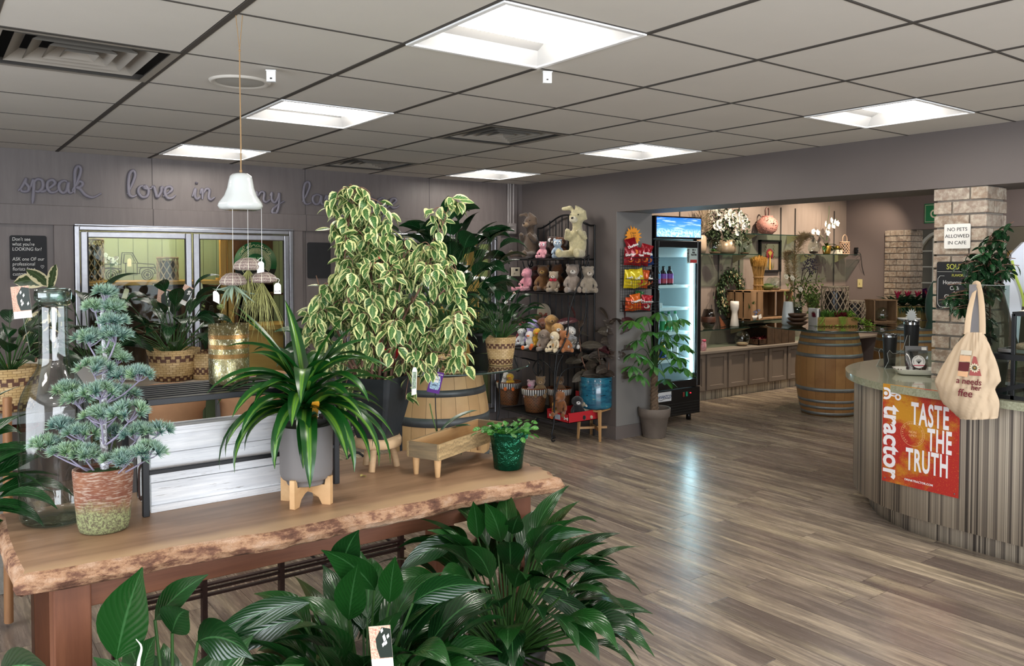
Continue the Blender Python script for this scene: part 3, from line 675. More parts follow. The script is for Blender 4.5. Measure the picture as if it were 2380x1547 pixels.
mb=MB();mb.add(sq(.132,.212),[tuple(range(n))]);mb.build('soil',soil,fp)
stem_m=M('ficus_bark','6b4c3c',.75,var=.25,vs=30);cz0=V((fc.x,fc.y,pz));rd=random.Random(21)
env=[(430,790,850),(470,762,890),(500,772,915),(540,770,900),(570,796,1035),(620,792,1058),(670,748,1066),(720,716,1085),(770,712,1085),(820,745,1080),(860,770,985),(900,815,940)]
def ex(y):
    for a,b in zip(env,env[1:]):
        if a[0]<=y<=b[0]:t=(y-a[0])/(b[0]-a[0]);return a[1]+(b[1]-a[1])*t,a[2]+(b[2]-a[2])*t
    return env[-1][1:]
stems=MB();lv=MB();SF=ppm(cz0);roots=[]
main=[((845,885),(835,780),(800,640),(820,450)),((862,888),(870,760),(860,620),(830,520)),((893,890),(905,780),(930,660),(940,580)),((905,888),(930,760),(985,650),(1045,475)),((918,885),(955,790),(1010,700),(1065,640)),((880,885),(890,740),(880,640),(905,560)),((850,890),(800,800),(760,720),(735,640)),((925,880),(985,810),(1040,770),(1085,750)),((840,890),(810,840),(770,800),(735,760))]
mp=[]
for k,m in enumerate(main):
    dd=rd.uniform(-.07,.07);p=[near(x,y,cz0+_f*(dd*(i/3.)))-cz0 for i,(x,y)in enumerate(m)];p[0].z=.19
    c_=catmull(p,8);stems.tube(c_,[.0075-.0055*i/(len(c_)-1)for i in range(len(c_))],7);mp+=c_[5:]
def leafy(a,b,nl,sg=1):
    mid=(a+b)/2+V((0,0,.02));c_=catmull([a,mid,b,b+(b-mid)*.25+V((0,0,-.02))],5);stems.tube(c_,[.0028-.0018*i/(len(c_)-1)for i in range(len(c_))],5,cap=False)
    for j in range(nl):
        t=.25+.75*j/max(1,nl-1);q=c_[min(len(c_)-1,int(t*(len(c_)-1)))];ph=rd.uniform(0,2*pi);out_=V((cos(ph),sin(ph),rd.uniform(-.9,.25)))+tow*.35
        out_.normalize();pt=q+out_*.012;L=rd.uniform(.042,.07)
        d=(out_+V((0,0,-rd.uniform(.0,.95)))).normalized();lv.leaf(pt,d,L,L*.6,rd.uniform(.1,.7),rd.uniform(.08,.3),5,'ovate',roll=rd.uniform(-.9,.9))
tips=[]
for k in range(185):
    y=rd.triangular(435,905,720);x0,x1=ex(y);x=rd.uniform(x0+14,x1-14)
    wdt=.14*min(1,(y-400)/200);b=near(x,y,cz0+_f*rd.uniform(-wdt,wdt))-cz0;tips.append(b)
for y in range(445,870,24):
    x0,x1=ex(y);tips+=[near(x0+8,y,cz0+_f*rd.uniform(-.05,.05))-cz0,near(x1-8,y,cz0+_f*rd.uniform(-.05,.05))-cz0]
tips+=[near(x,y,cz0+_f*d)-cz0 for x,y,d in((1045,470,0),(1062,468,.02),(1020,520,0),(1005,490,0),(812,432,0),(835,440,0),(1080,850,-.02),(800,905,-.12),(820,930,-.13),(945,905,-.1))]
for b in tips:
    a=min(mp,key=lambda q:(q-b).length+abs(q.z-(b.z-.03))*.7);leafy(a,b,rd.randint(6,9))
stems.build('stem',stem_m,fp)
lv.build('foliage',leafm('variegated_fig_leaf','4e7038','37602f',edge='d6d898',rough=.38,vein=.2,thr=.56,vn=40,trans=.12),fp)
ft=near(963,885,cz0+tow*.12);fr_=frame(ft,right,V((0,0,1))+right*.03);mb=MB();mb.prism([(-.009,-.055),(.009,-.05),(.009,.04),(.005,.052),(-.005,.052),(-.009,.04)],0,.001,fr_)
t_=mb.build('plant_tag',paper,fp,world=True);pr=MB();pr.prism([(-.007,-.03),(.007,-.028),(.007,.035),(-.007,.035)],.0012,.0016,fr_)
pr.build('print',M('printed_leaf_photo','8fa08c',.6,var=.6,vs=160),fp,world=True)
fl=MB();fl.leaf((0,0,.004),(.9,.3,.25),.03,.018,.9,.5,5,'ovate')
tag(fl.build('fallen_leaf',M('dry_yellow_leaf','a9a05a',.7),loc=onz(838,1110,TZ)+V((0,0,.001))),'small dry yellow leaf lying on the tabletop','leaf')
# --- wooden trough planter on peg legs
tz1,tz0=TZ+.128,TZ+.068;a=onz(945,1024,tz1);b=onz(1018,1035,tz1);c=onz(1102,973,tz1)
ex_=(b-a).normalized();wdt=(b-a).length;ln=(c-a);ey_=V((-ex_.y,ex_.x,0));ey_=ey_ if ey_.dot(ln)>0 else-ey_;ey_=(ey_*.3+ln.normalized()*.7).normalized();ex_=V((ey_.y,-ey_.x,0));ex_=ex_ if ex_.dot(b-a)>0 else-ex_;Lg=ln.length*1.02
tf=Matrix((ex_,ey_,V((0,0,1)))).transposed().to_4x4();tf.translation=V((a.x,a.y,0));rq=tf.to_euler().z
tr=thing('wooden_trough_planter','long narrow raw wood trough planter on four peg legs','planter box',(a.x,a.y,TZ),rz=rq)
raw=wood('raw_pine_board','a98358','cfae80',1,1,.6,'b99263');gray=wood('saw_marked_grey_board','4b443a','a18a66',1.6,0,.75,'7d6c54',.5)
def rough():
    g=G('rough_sawn_board');v=g.coord('Object');n=g.noise(1.,g.map(v,(40,6,40)),4,.7);w=g.node('TexWave');w.inputs['Scale'].default_value=60;w.inputs['Distortion'].default_value=6;g.put(w.inputs['Vector'],g.map(v,(1,1,.6),(0,.5,0)))
    c=g.mix(g.step(n,.35,.65),'8b7350','b89c6f');c=g.mix(g.math('MULTIPLY',g.step(w.outputs['Fac'],.5,.9),.4),c,'6d5d42');g.set(Base_Color=c,Roughness=.75);g.bump(w.outputs['Fac'],.3,.002);return g.m
rgh=rough();h0,h1=.068,.128;th=.010
bev(MB().bx((wdt-th,0,h0),(wdt,Lg,h1)).bx((0,0,h0),(th,Lg,h1)).build('side_board',[rgh],tr),.001,1)
for y in(0.,Lg-th):bev(MB().bx((th,y,h0),(wdt-th,y+th,h1)).build('end_board',gray,tr),.001,1)
MB().bx((th,th,h0),(wdt-th,Lg-th,h0+.008)).build('bottom_board',raw,tr)
MB().bx((th,th,h0+.008),(th+.001,Lg-th,h1-.002)).bx((wdt-th-.001,th,h0+.008),(wdt-th,Lg-th,h1-.002)).build('lining',raw,tr)
for x in(.028,wdt-.022):
    for y in(.022,Lg-.03):MB().lathe([(.0085,0),(.0095,.001),(.0145,.068)],18,c=(x,y,0),cap='b').build('leg',ash,tr)
MB().bx((wdt*.45,Lg-th-.002,h1-.04),(wdt*.45+.022,Lg-th-.001,h1-.018)).build('price_sticker',paper,tr)
# --- holiday cactus in green foil
gc=V((1.862,2.545,TZ));gp=thing('holiday_cactus','holiday cactus in a crinkled dark green foil pot at the right end of the table','potted plant',gc)
foil=M('green_foil','0c4a33',.16,.75,bump=1.,bs=38,bd=.012,var=.25,vs=20);
MB().lathe([(0,.001),(.052,0),(.056,.004),(.06,.05),(.068,.11),(.072,.135),(.078,.150),(.07,.148),(.064,.12),(0,.118)],60,wob=lambda a,z:.025*sin(11*a+z*30)*(z*7)+.012*sin(23*a)).build('pot_wrap',foil,gp)
fw=MB();q0=lat(.055,.0,.12)
fw.add([q0+lat(-.01,.03,0),q0+lat(.02,.02,.0),q0+lat(.035,.0,.045),q0+lat(.062,-.01,.085),q0+lat(.03,-.03,.04),q0+lat(.01,-.04,0),q0+lat(-.03,.04,-.004)],[(0,1,2,6),(1,5,4,2),(2,4,3)],smooth=False);fw.build('foil_corner',foil,gp)
cl_=leafm('cactus_segment','3f7a2a','2c6222',rough=.35,vein=.1,vn=20);lf=MB();rd=random.Random(5)
for k in range(46):
    ph=k*2.4;rr=.05*(k/46)**.5;p=V((cos(ph)*rr,sin(ph)*rr,.125));d=V((cos(ph)*rd.uniform(.3,1),sin(ph)*rd.uniform(.3,1),rd.uniform(.7,1.5)))
    for s_ in range(rd.randint(2,3)):
        p=lf.leaf(p,d,rd.uniform(.026,.036),.019,.35,.12,4,'round',roll=rd.uniform(-1,1));d=(d+V((cos(ph)*.5,sin(ph)*.5,-.55))).normalized()
lf.build('foliage',cl_,gp)
# --- orchid without flowers, with a purple label
oc=near(1017,985,V((1.66,2.93,TZ)));oc.z=TZ
op=thing('potted_orchid','flowerless orchid in a ribbed grey-beige pot behind the wooden trough','potted plant',oc)
def ribbed():
    g=G('chevron_ribbed_pot');u=g.xyz(g.coord('UV'));w=g.math('SINE',g.math('ADD',g.math('MULTIPLY',u[0],190.),g.math('MULTIPLY',u[1],40.)))
    g.set(Base_Color=g.mix(g.step(w,-.4,.6),'6d655c','a59b8e'),Roughness=.6);g.bump(w,.6,.003);return g.m
k_=(onz(1017,985,TZ+.10)-V((0,0,0)));MB().lathe([(0,0),(.024,0),(.032,.09),(.032,.094),(.029,.094),(.028,.08),(0,.08)],32).build('pot',ribbed(),op)
orl=leafm('orchid_leaf','2f5a3c','24492f',rough=.3,vein=.0,vn=0,back='4a5a50');lf=MB()
for(a_,b_,cz_,L,W_,dp)in((.55,-.1,.75,.20,.055,.7),(.6,.2,.45,.16,.048,.5),(.1,.9,.3,.12,.055,2.2),(-.1,.8,.2,.11,.045,2.2),(.8,.2,.35,.15,.035,1.9),(.3,.9,.4,.14,.06,2.0)):
    lf.leaf(V((0,0,.085)),lat(a_,b_,cz_),L,W_,dp,.3,9,'round')
lf.build('foliage',orl,op)
MB().tube([(0,0,.08),lat(-.008,.0,.20),lat(-.012,0,.45)],.0025,6).build('stake',M('black_stake','141414',.5),op)
MB().tube(catmull([V((0,0,.09)),lat(-.02,0,.16),lat(-.032,0,.22)],4),.003,6).build('spike',M('orchid_spike','4f6b2e',.5),op)
pf=frame(near(1012,888,oc+tow*.02),right+V((0,0,-.22)),V((0,0,1))+right*.25);mb=MB();mb.prism([(-.026,-.045),(.026,-.045),(.026,.045),(-.026,.045)],0,.001,pf)
t_=mb.build('hang_tag',M('purple_card','5a1c84',.45),op,world=True)
MB().prism([(-.017,-.030),(.017,-.030),(.021,-.018),(.019,.012),(.015,.028),(-.010,.028),(-.018,.010),(-.020,-.018)],.0011,.0015,pf).build('tag_picture',M('printed_blue_white','9db8dc',.6,var=.7,vs=190),t_,world=True);
MB().prism([(-.012,.0),(.012,.0),(.012,.026),(-.012,.026)],.0016,.0019,pf).build('price_label',paper,t_,world=True)
text('$ 39.99',frame(pf@V((0,.012,.0021)),pf.col[0].to_3d(),pf.col[1].to_3d()),.007,ink,'price_print',t_,world=True)
text('just add ice',frame(pf@V((0,.036,.0015)),pf.col[0].to_3d(),pf.col[1].to_3d()),.010,paper,'tag_lettering',t_,world=True,shear=.3)
text('Orchid',frame(pf@V((0,-.012,.0021)),pf.col[0].to_3d(),pf.col[1].to_3d()),.008,M('navy_ink','1b2a5c',.6),'tag_lettering',t_,world=True,shear=.3)
MB().tube([pf@V((0,.04,0)),pf@V((.002,.07,0)),pf@V((0,.11,-.01))],.0008,5).build('loop',white_pl,t_,world=True)
# ---------------------------------------------------------------- hanging bell with sea-urchin air plants
hk=onz(556,28,CEIL);hb=V((hk.x,hk.y,0))
bz=near(556,445,hk).z;bell=thing('ceramic_bell_mobile','white glazed ceramic bell hung from the ceiling on twine','hanging ornament',(hk.x,hk.y,bz))
glz=M('glossy_white_glaze','c9cdcb',.12,bump=.3,bs=24,bd=.006,coat=.6)
MB().lathe([(.004,.060),(.022,.058),(.033,.050),(.037,.034),(.041,.012),(.050,-.012),(.066,-.034),(.069,-.044),(.063,-.054),(.045,-.058),(.0,-.055)],48,wob=lambda a,z:.05*sin(5*a)*(.5-z*5)+.03*sin(3*a+1)).build('bell',glz,bell)
jute=M('jute_twine','9a7b55',.8,bump=.5,bs=400);zt=CEIL-.01-bz
tw=MB();tw.tube([(0,0,.055),(.001,0,.16),(0,.001,.35),(0,0,zt-.11)],.0022,6).tube([(0,0,zt-.11),V((0,0,0))-right*.011+V((0,0,zt))],.0013,5).tube([(0,0,zt-.11),right*.010+V((0,0,zt))],.0013,5)
tw.ball((0,0,.066),.005,8,6).ball((0,0,zt-.11),.004,8,6);tw.build('twine',jute,bell)
def urchin_m():
    g=G('sea_urchin_shell');v=g.coord('Object');x,y,z=g.xyz(v)[:3];a=g.math('ARCTAN2',y,x)
    s1=g.step(g.math('ABSOLUTE',g.math('SINE',g.math('MULTIPLY',a,5.))),.16,.04);d=g.noise(420,v,1);h=g.step(g.math('ABSOLUTE',g.math('SINE',g.math('MULTIPLY',z,340.))),.3,.05)
    c=g.mix(g.step(d,.4,.6),'5d4a48','9b8a80');c=g.mix(g.math('MAXIMUM',s1,g.math('MULTIPLY',h,.7)),c,'d5cfbb');g.set(Base_Color=c,Roughness=.7);g.bump(d,.8,.003);return g.m
um=urchin_m();thr=M('white_thread','d9d9d6',.6);airm=leafm('air_plant_green','8a9c84','77897a',rough=.6,vein=0,vn=0);hair=M('grassy_air_plant','8b8a50',.6,var=.35,vs=25)
for k,(px,py,w,h,dd,tl_,lb)in enumerate(((577,613,68,30,0,.0,'uppermost striped sea urchin shell with a grassy air plant, hung below the bell'),(542,648,62,30,-.02,0,'brown striped sea urchin shell with a grey-green air plant, left one below the bell'),(609,644,70,26,.03,.12,'paler sea urchin shell with a grassy air plant, right one below the bell'))):
    p=near(px,py,hk+_f*dd);s_=ppm(p);r_=w/2/s_;hh=h/s_
    t=thing('sea_urchin_air_plant',lb,'hanging ornament',p,'sea urchin air plants under the bell',rz=k*.6)
    MB().lathe([(0,hh*.5),(r_*.5,hh*.42),(r_*.85,hh*.12),(r_,-hh*.2),(r_*.93,-hh*.42),(r_*.6,-hh*.5),(r_*.2,-hh*.46)],36).build('shell',um,t)
    MB().tube([p+V((0,0,hh*.5)),V((p.x,p.y,bz-.045))],.0006,4).build('thread',thr,t,world=True)
    rd=random.Random(k+40);lf=MB()
    if k==1:
        for q in range(12):
            ph=q*2.4;d=V((cos(ph)*rd.uniform(.4,1),sin(ph)*rd.uniform(.4,1),-.8));lf.leaf((0,0,-hh*.45),d,rd.uniform(.06,.10),.013,rd.uniform(-1.2,.9),.7,8,'lance',twist=rd.uniform(-1,1))
        lf.build('air_plant',airm,t)
    else:
        for q in range(60 if k==0 else 70):
            ph=rd.uniform(0,2*pi);sp_=rd.uniform(.05,.75);d=V((cos(ph)*sp_,sin(ph)*sp_,-1)).normalized();L=rd.uniform(.08,.19)
            pts=[V((0,0,-hh*.4)),V((0,0,-hh*.4))+d*L*.5,V((0,0,-hh*.4))+d*L*.8+V((0,0,-L*.25))+V((rd.uniform(-.012,.012),rd.uniform(-.012,.012),0))]
            lf.tube(catmull(pts,3),[.0011,.001,.0009,.0008,.0006,.0004,.0002],4,cap=False)
        lf.build('air_plant',hair,t)
    tf_=frame(p+lat(*((.055,.02,-.035)if k==2 else((-.046,.02,-.055)if k==1 else(.045,.02,-.01)))),right+V((0,0,(.0,.2,-.5)[k-2])),V((0,0,1)));mb=MB()
    mb.prism([(-.011,-.017),(.011,-.017),(.011,.010),(.005,.017),(-.005,.017),(-.011,.010)],0,.0008,tf_);g_=mb.build('price_tag',paper,t,world=True)
    if k==2:
        x_=text('$ 21.99',frame(tf_@V((0,-.009,.0011)),right,(0,0,1)),.0062,ink,'tag_price',g_)
    s2=MB().tube(catmull([tf_@V((0,.013,.001)),tf_@V((.004,.03,0)),p+lat(.02*(1 if k!=1 else-1),.01,0)],4),.0008,5).build('ribbon',thr,t,world=True)
# ================================================================ BACK WALL: LETTERING, BOARDS, FLOWER COOLERS
LET={
 's':(.62,[[(-.1,.0),(.12,.35),(.38,1.02),(.30,.72),(.50,.34),(.42,.02),(.12,-.02),(.06,.2)]]),
 'p':(.85,[[(-.05,.3),(.14,.95),(.16,.6),(.10,-.5),(.06,-.95)],[(.12,.55),(.32,.98),(.62,.92),(.66,.4),(.42,.02),(.16,.1)],[(.45,.03),(.7,.05),(.85,.2)]]),
 'e':(.68,[[(-.05,.15),(.25,.42),(.5,.75),(.38,1.0),(.12,.85),(.06,.4),(.22,.02),(.5,.04),(.72,.3)]]),
 'a':(.85,[[(.58,.85),(.35,1.),(.08,.75),(.06,.3),(.25,0),(.48,.2),(.6,.9),(.58,.25),(.7,.0),(.9,.2)]]),
 'k':(1.0,[[(-.05,.2),(.25,.9),(.5,1.9),(.36,2.25),(.16,1.9),(.12,1.),(.1,0)],[(.12,.45),(.4,1.0),(.6,.85),(.45,.55),(.2,.5),(.45,.35),(.75,-.1),(1.2,-.25),(1.7,.1)]]),
 'l':(.55,[[(-.05,.2),(.2,.9),(.42,1.8),(.32,2.2),(.1,1.9),(.02,1.),(.06,.2),(.25,-.02),(.5,.15)]]),
 'o':(.8,[[(.4,.98),(.12,.85),(.04,.4),(.25,.0),(.55,.1),(.64,.55),(.48,.95),(.36,.8),(.6,.7),(.85,.8)]]),
 'v':(.75,[[(.0,.85),(.15,.95),(.25,.5),(.35,.05),(.58,.5),(.62,.95),(.8,.8)]]),
 'i':(.45,[[(-.08,.2),(.12,.95),(.08,.3),(.2,.0),(.42,.2)],[(.17,1.38),(.19,1.44),(.20,1.40)]]),
 'n':(.9,[[(-.05,.5),(.1,.95),(.1,.0)],[(.1,.4),(.35,.95),(.55,.85),(.5,.2),(.65,.0),(.9,.25)]]),
 'y':(.85,[[(.0,.6),(.12,.95),(.1,.3),(.28,.0),(.5,.4),(.58,.95),(.55,-.2),(.42,-.95),(.15,-1.0),(.2,-.6),(.6,-.1),(.9,.2)]]),
 'g':(.85,[[(.55,.85),(.35,1.),(.08,.75),(.06,.3),(.25,.05),(.48,.25),(.58,.9),(.55,-.2),(.42,-.95),(.15,-1.0),(.2,-.6),(.6,-.1),(.9,.2)]]),
 'u':(.85,[[(.0,.6),(.1,.95),(.08,.3),(.25,.0),(.5,.3),(.56,.95),(.54,.3),(.66,0),(.88,.2)]]),
 'c':(.65,[[(.5,.8),(.35,1.0),(.08,.75),(.06,.3),(.25,.0),(.5,.08),(.66,.3)]]),
 'b':(.7,[[(-.05,.2),(.2,.9),(.4,1.8),(.3,2.2),(.1,1.8),(.06,.5),(.2,.0),(.45,.1),(.5,.6),(.3,.75),(.6,.7),(.75,.8)]]),
 'r':(.65,[[(-.05,.3),(.12,1.05),(.2,.85),(.42,.85),(.38,.3),(.5,.0),(.68,.2)]]),
 't':(.5,[[(-.05,.2),(.2,1.0),(.28,1.7),(.16,.6),(.2,.05),(.5,.2)],[(.0,1.25),(.45,1.32)]]),
}
def cursive(word,fr,xh,width,mat,name,parent=None,stroke=.15,depth=.02,arc=None):
    adv=sum(LET[c][0]for c in word);kx=width/(adv+.15);mb=MB();x=0
    for c in word:
        a,ss=LET[c]
        for s_ in ss:
            pts=[((x+px)*kx,py*xh)for px,py in s_]
            P=catmull([(q[0],q[1],depth/2)for q in pts],6)
            if arc:P=[V((arc*sin((q.x-width/2)/arc)*(1+q.y/arc),(arc+q.y)*cos((q.x-width/2)/arc),q.z))for q in P]
            n=len(P);rs=[stroke*xh*(.55+.45*min(1,5*min(i,n-1-i)/n))for i in range(n)]
            mb.tube([fr@q for q in P],[r*1.41 for r in rs],4,flat=(1,1),up=fr.to_3x3().col[2])if False else mb.tube([fr@q for q in P],rs,6,flat=(depth/(2*stroke*xh),1.0),up=fr.to_3x3().col[2])
        x+=a
    return mb.build(name,mat,parent,world=bool(parent))
sg=M('sign_lettering_grey','706c76',.5)
for w,x0,x1,z,xh,lb in(('speak',.60,1.05,2.062,.088,'raised cursive word speak on the back wall'),('love',1.29,1.64,2.058,.088,'raised cursive word love on the back wall'),
        ('in',1.76,1.94,2.062,.085,'raised cursive word in on the back wall'),('any',2.13,2.50,2.062,.085,'raised cursive word any on the back wall'),('language',2.65,3.58,2.062,.085,'raised cursive word language on the back wall')):
    o=cursive(w,back((x0,BY-.001,z)),xh,x1-x0,sg,'wall_lettering');tag(o,lb,'lettering','cursive words on the back wall')
slate=M('chalkboard_black','17181c',.75,var=.2,vs=12);chalk=M('white_chalk','d9d9d6',.9)
def rrect(x0,y0,x1,y1,r,k=4):
    o_=[]
    for cx,cy,a0 in((x1-r,y0+r,-90),(x1-r,y1-r,0),(x0+r,y1-r,90),(x0+r,y0+r,180)):
        for i in range(k+1):a=R(a0+90*i/k);o_.append((cx+r*cos(a),cy+r*sin(a)))
    return o_
c1=thing('chalkboard','black chalkboard with handwritten lines at the left end of the wall','chalkboard',(.645,BY,1.60));a,b=.533,.757
MB().prism(rrect(a,1.447,b,1.755,.015),0,.008,back((0,BY-.001,0))).build('board',slate,c1,world=True)
for i,ln in enumerate(("Don't see","what you're","LOOKING for?","","ASK one OF our","professional","florists for a","custom design")):
    if ln:text(ln,back((a+.014,BY-.0095,1.728-i*.0345)),.034,chalk,'chalk_writing',c1,align='LEFT',sx=.82,shear=.08,bold=-.0002)
ht=MB();ht.tube([back((b-.03,BY-.0095,1.535))@V(p)for p in catmull([(0,-.01,0),(-.010,.005,0),(-.004,.012,0),(0,.004,0),(.005,.012,0),(.010,.004,0),(0,-.01,0)],4)],.001,4);ht.build('chalk_heart',chalk,c1,world=True)
c2=thing('chalkboard','blank black chalkboard between the two cooler windows','chalkboard',(2.79,BY,1.58));MB().prism(rrect(2.686,1.432,2.895,1.738,.015),0,.008,back((0,BY-.001,0))).build('board',slate,c2,world=True)
alu=M('brushed_aluminium','9a9a9f',.32,.9,var=.08,vs=30);alu_d=M('dark_gasket','252527',.7);fogglass=clear_glass('cooler_glass','eef3ee',.02,1.45,.22,.0)
def cooler_front(W,n,lb):
    t=thing('flower_cooler_door_set',lb,'glass door',(sum(W)/2,BY,0));a,b=W;y0,y1=BY-.035,BY+.09
    bev(MB().rim(a,b,.08,WZ,y0,y1,.034,fb=.045).build('outer_frame',alu,t,world=True),.006,2)
    m=(a+b)/2
    for k,(p,q)in enumerate(((a+.038,m-.006),(m+.006,b-.038))):
        dz0,dz1=.13,WZ-.04;f=.046;ys,ye=BY-.045,BY-.008
        dd=bev(MB().rim(p,q,dz0,dz1,ys,ye,f).build('door_frame',alu,t,world=True),.007,3)
        MB().bx((p+f-.006,BY-.03,dz0+f-.006),(q-f+.006,BY-.024,dz1-f+.006)).build('glass_pane',fogglass,dd,world=True)
        MB().bx((p+f,BY-.046,dz0+f),(p+f+.004,BY-.02,dz1-f)).bx((q-f-.004,BY-.046,dz0+f),(q-f,BY-.02,dz1-f)).build('gasket',alu_d,dd,world=True)
        hx=q-f/2 if k==0 else p+f/2;MB().tube([(hx,ys,.80),(hx,ys-.035,.82),(hx,ys-.035,1.02),(hx,ys,1.04)],.006,8).build('handle',alu_d,dd,world=True)
    bev(MB().bx((a,y0,WZ+.0005),(b,y0+.02,WZ+.012)).build('drip_strip',alu,t,world=True),.002,1)
cooler_front(W1,1,'aluminium framed glass doors of the left flower cooler');cooler_front(W2,2,'aluminium framed glass doors of the flower cooler behind the fig')
def greenpanel():
    g=G('pale_green_panelling');x=g.xyz(g.coord())[0];fr_=g.math('ABSOLUTE',g.math('SUBTRACT',g.math('FRACT',g.math('DIVIDE',x,.115)),.5));n=g.noise(1.,g.map(g.coord(),(30,30,3)),4)
    g.set(Base_Color=g.mix(g.step(fr_,.465,.49),g.mix(n,'8b967a','a3ab8c'),'5a614e'),Roughness=.6);return g.m
CY1=7.42;cb=MB();cb.bx((.70,CY1,0),(4.9,CY1+.05,2.2)).bx((.62,BY+.14,0),(.70,CY1,2.2)).bx((4.9,BY+.14,0),(4.97,CY1,2.2)).bx((.62,BY+.14,2.12),(4.97,CY1,2.2)).bx((.62,BY+.14,0),(4.97,CY1,.1))
struct('wall_cooler_inside',cb,greenpanel())
pine=wood('cooler_pine_wood','a8793f','d3a864',1,2,.55,'bd8c4e');pinex=wood('cooler_pine_shelf','a8793f','d3a864',1,0,.55,'bd8c4e');brownw=wood('dark_stained_wood','3d2416','6b4026',1,2,.6)
shz=ony(320,653,6.95).z;SY=6.98
o=bev(MB().bx((.80,SY-.16,shz-.03),(2.08,CY1,shz)).build('shelf',pinex),.003);tag(o,'pine shelf inside the left cooler, under the lattice lanterns','shelf','pine shelves in the cooler')
cp=thing('pine_post_frame','upright pine post frame inside the left cooler','frame',(2.1,7.0,0))
for x,y in((2.10,6.96),(2.17,6.98),(2.72,6.72)):bev(MB().bx((x-.024,y-.02,.1),(x+.024,y+.02,2.1)).build('post',pine,cp,world=True),.002)
bev(MB().bx((2.05,6.94,shz-.03),(2.3,7.0,shz+.02)).build('crosspiece',pinex,cp,world=True),.002)
bk=thing('brown_wooden_cabinet','dark stained open cabinet below the shelf inside the left cooler','cabinet',(1.5,7.1,0))
bev(MB().bx((.82,7.30,.6),(2.66,7.34,shz-.05)).bx((2.2,7.30,.6),(2.66,7.34,2.0)).build('back_panel',brownw,bk,world=True),.002)
for x in(.84,1.3,1.78,2.22):MB().bx((x-.014,6.98,.6),(x+.014,7.30,shz-.05)).build('divider',brownw,bk,world=True)
for z in(1.0,1.28):MB().bx((.84,6.98,z),(2.64,7.30,z+.018)).build('shelf_board',brownw,bk,world=True)
tubem=M('lit_cooler_tube','ffffff',.4,emit='fff3d2',es=48)
ct=thing('cooler_tube_light','lit tube lamp at the top inside the left cooler','lamp',(1.5,6.9,2.08),'cooler tube lights');MB().tube([(-.55,0,0),(.55,0,0)],.016,10).build('tube',tubem,ct);MB().bx((-.6,-.02,.016),(.6,.02,.035)).build('fitting',lamp_w,ct)
dup(ct,(3.8,6.9,2.08),label='lit tube lamp at the top inside the cooler behind the fig')
willow=wood('grey_willow','8a7763','cbb79a',2,2,.8,'a89379')
def lattice(lb,loc,r,h,n=12,wst=.008,bulge=0.,turns=.35,grp='willow lattice lanterns',rim=True,liner=True,mat=None):
    t=thing('lattice_lantern',lb,'lantern',loc,grp);mat=mat or willow;mb=MB();rad=lambda z:r*(1+bulge*sin(pi*z/h)*1.)
    for sgn,off in((1,0),(-1,.0025)):
        for k in range(n):
            a0=2*pi*k/n;pts=[V((cos(a0+sgn*turns*2*pi*i/10)*(rad(h*i/10)+off),sin(a0+sgn*turns*2*pi*i/10)*(rad(h*i/10)+off),h*i/10))for i in range(11)]
            mb.tube(pts,wst/2,5,cap=False)
    mb.build('lattice',mat,t)
    if rim:MB().lathe([(rad(h)-.006,h-.012),(rad(h)+.006,h-.012),(rad(h)+.006,h+.004),(rad(h)-.006,h+.004),(rad(h)-.006,h-.012)],32).build('top_ring',mat,t)
    MB().lathe([(0,0),(rad(0)+.004,0),(rad(0)+.004,.010),(0,.010)],28).build('base',mat,t)
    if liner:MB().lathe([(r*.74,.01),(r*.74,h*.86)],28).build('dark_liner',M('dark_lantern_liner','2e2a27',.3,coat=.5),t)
    return t
def on(px,py,z):p=onz(px,py,z);return p
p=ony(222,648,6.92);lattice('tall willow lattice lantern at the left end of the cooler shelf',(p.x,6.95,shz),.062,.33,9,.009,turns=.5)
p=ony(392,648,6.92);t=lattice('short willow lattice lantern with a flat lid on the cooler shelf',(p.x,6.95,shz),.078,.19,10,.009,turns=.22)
p0=back((ony(243,648,7.3).x,7.30,shz+.01));tk_=thing('wire_truck_art','flat grey wire outline of an old pickup truck with a paper tag on the shelf','wall art',(p0.translation.x+.22,7.28,shz))
mb=MB();wr2=lambda pts,r=.0045,k=3:mb.tube([p0@V((x*.44,z*.44,.01))for x,z in(([(a.x,a.y)for a in catmull([(q[0],q[1],0)for q in pts],k)])if k else pts)],r,5)
wr2([(.0,.12),(.0,.28),(.28,.28),(.28,.12),(.2,.10)],k=0);wr2([(.28,.28),(.30,.50),(.48,.50),(.58,.30),(.86,.28),(.92,.12),(.86,.10)],k=0);wr2([(.32,.30),(.34,.47),(.46,.47),(.54,.30),(.32,.30)],k=0);wr2([(.36,.30),(.36,.08),(.56,.08),(.56,.30)],k=0)
for cx in(.12,.74):
    for r_ in(.10,.065,.02):wr2([(cx+r_*cos(2*pi*i/16),.08+r_*sin(2*pi*i/16))for i in range(17)],k=0)
    for i in range(5):wr2([(cx,.08),(cx+.065*cos(i*1.257),.08+.065*sin(i*1.257))],.002,0)
wr2([(.60,.10),(.62,.2),(.74,.22),(.86,.18),(.88,.10)],k=3);wr2([(-.02,.1),(0,.2),(.12,.22),(.24,.18),(.26,.10)],k=3);wr2([(.0,.20),(.28,.20)],k=0);wr2([(.58,.22),(.9,.22)],k=0)
mb.build('wire_outline',M('grey_wire','4d504e',.5,.6),tk_,world=True)
MB().prism([(-.016,-.035),(.016,-.035),(.016,.02),(0,.035),(-.016,.02)],0,.001,back(p0@V((.42*.44,.32*.44,.02)))).build('paper_tag',M('cream_paper','e4dcbf',.7),tk_,world=True)
petal=M('white_petal','f1f0e6',.6,sss=.1);leafd=leafm('dark_leaf','1f4a22','16381a',vein=.15,rough=.35);leafg=leafm('mid_green_leaf','3c6b2b','2c5522',vein=.15)
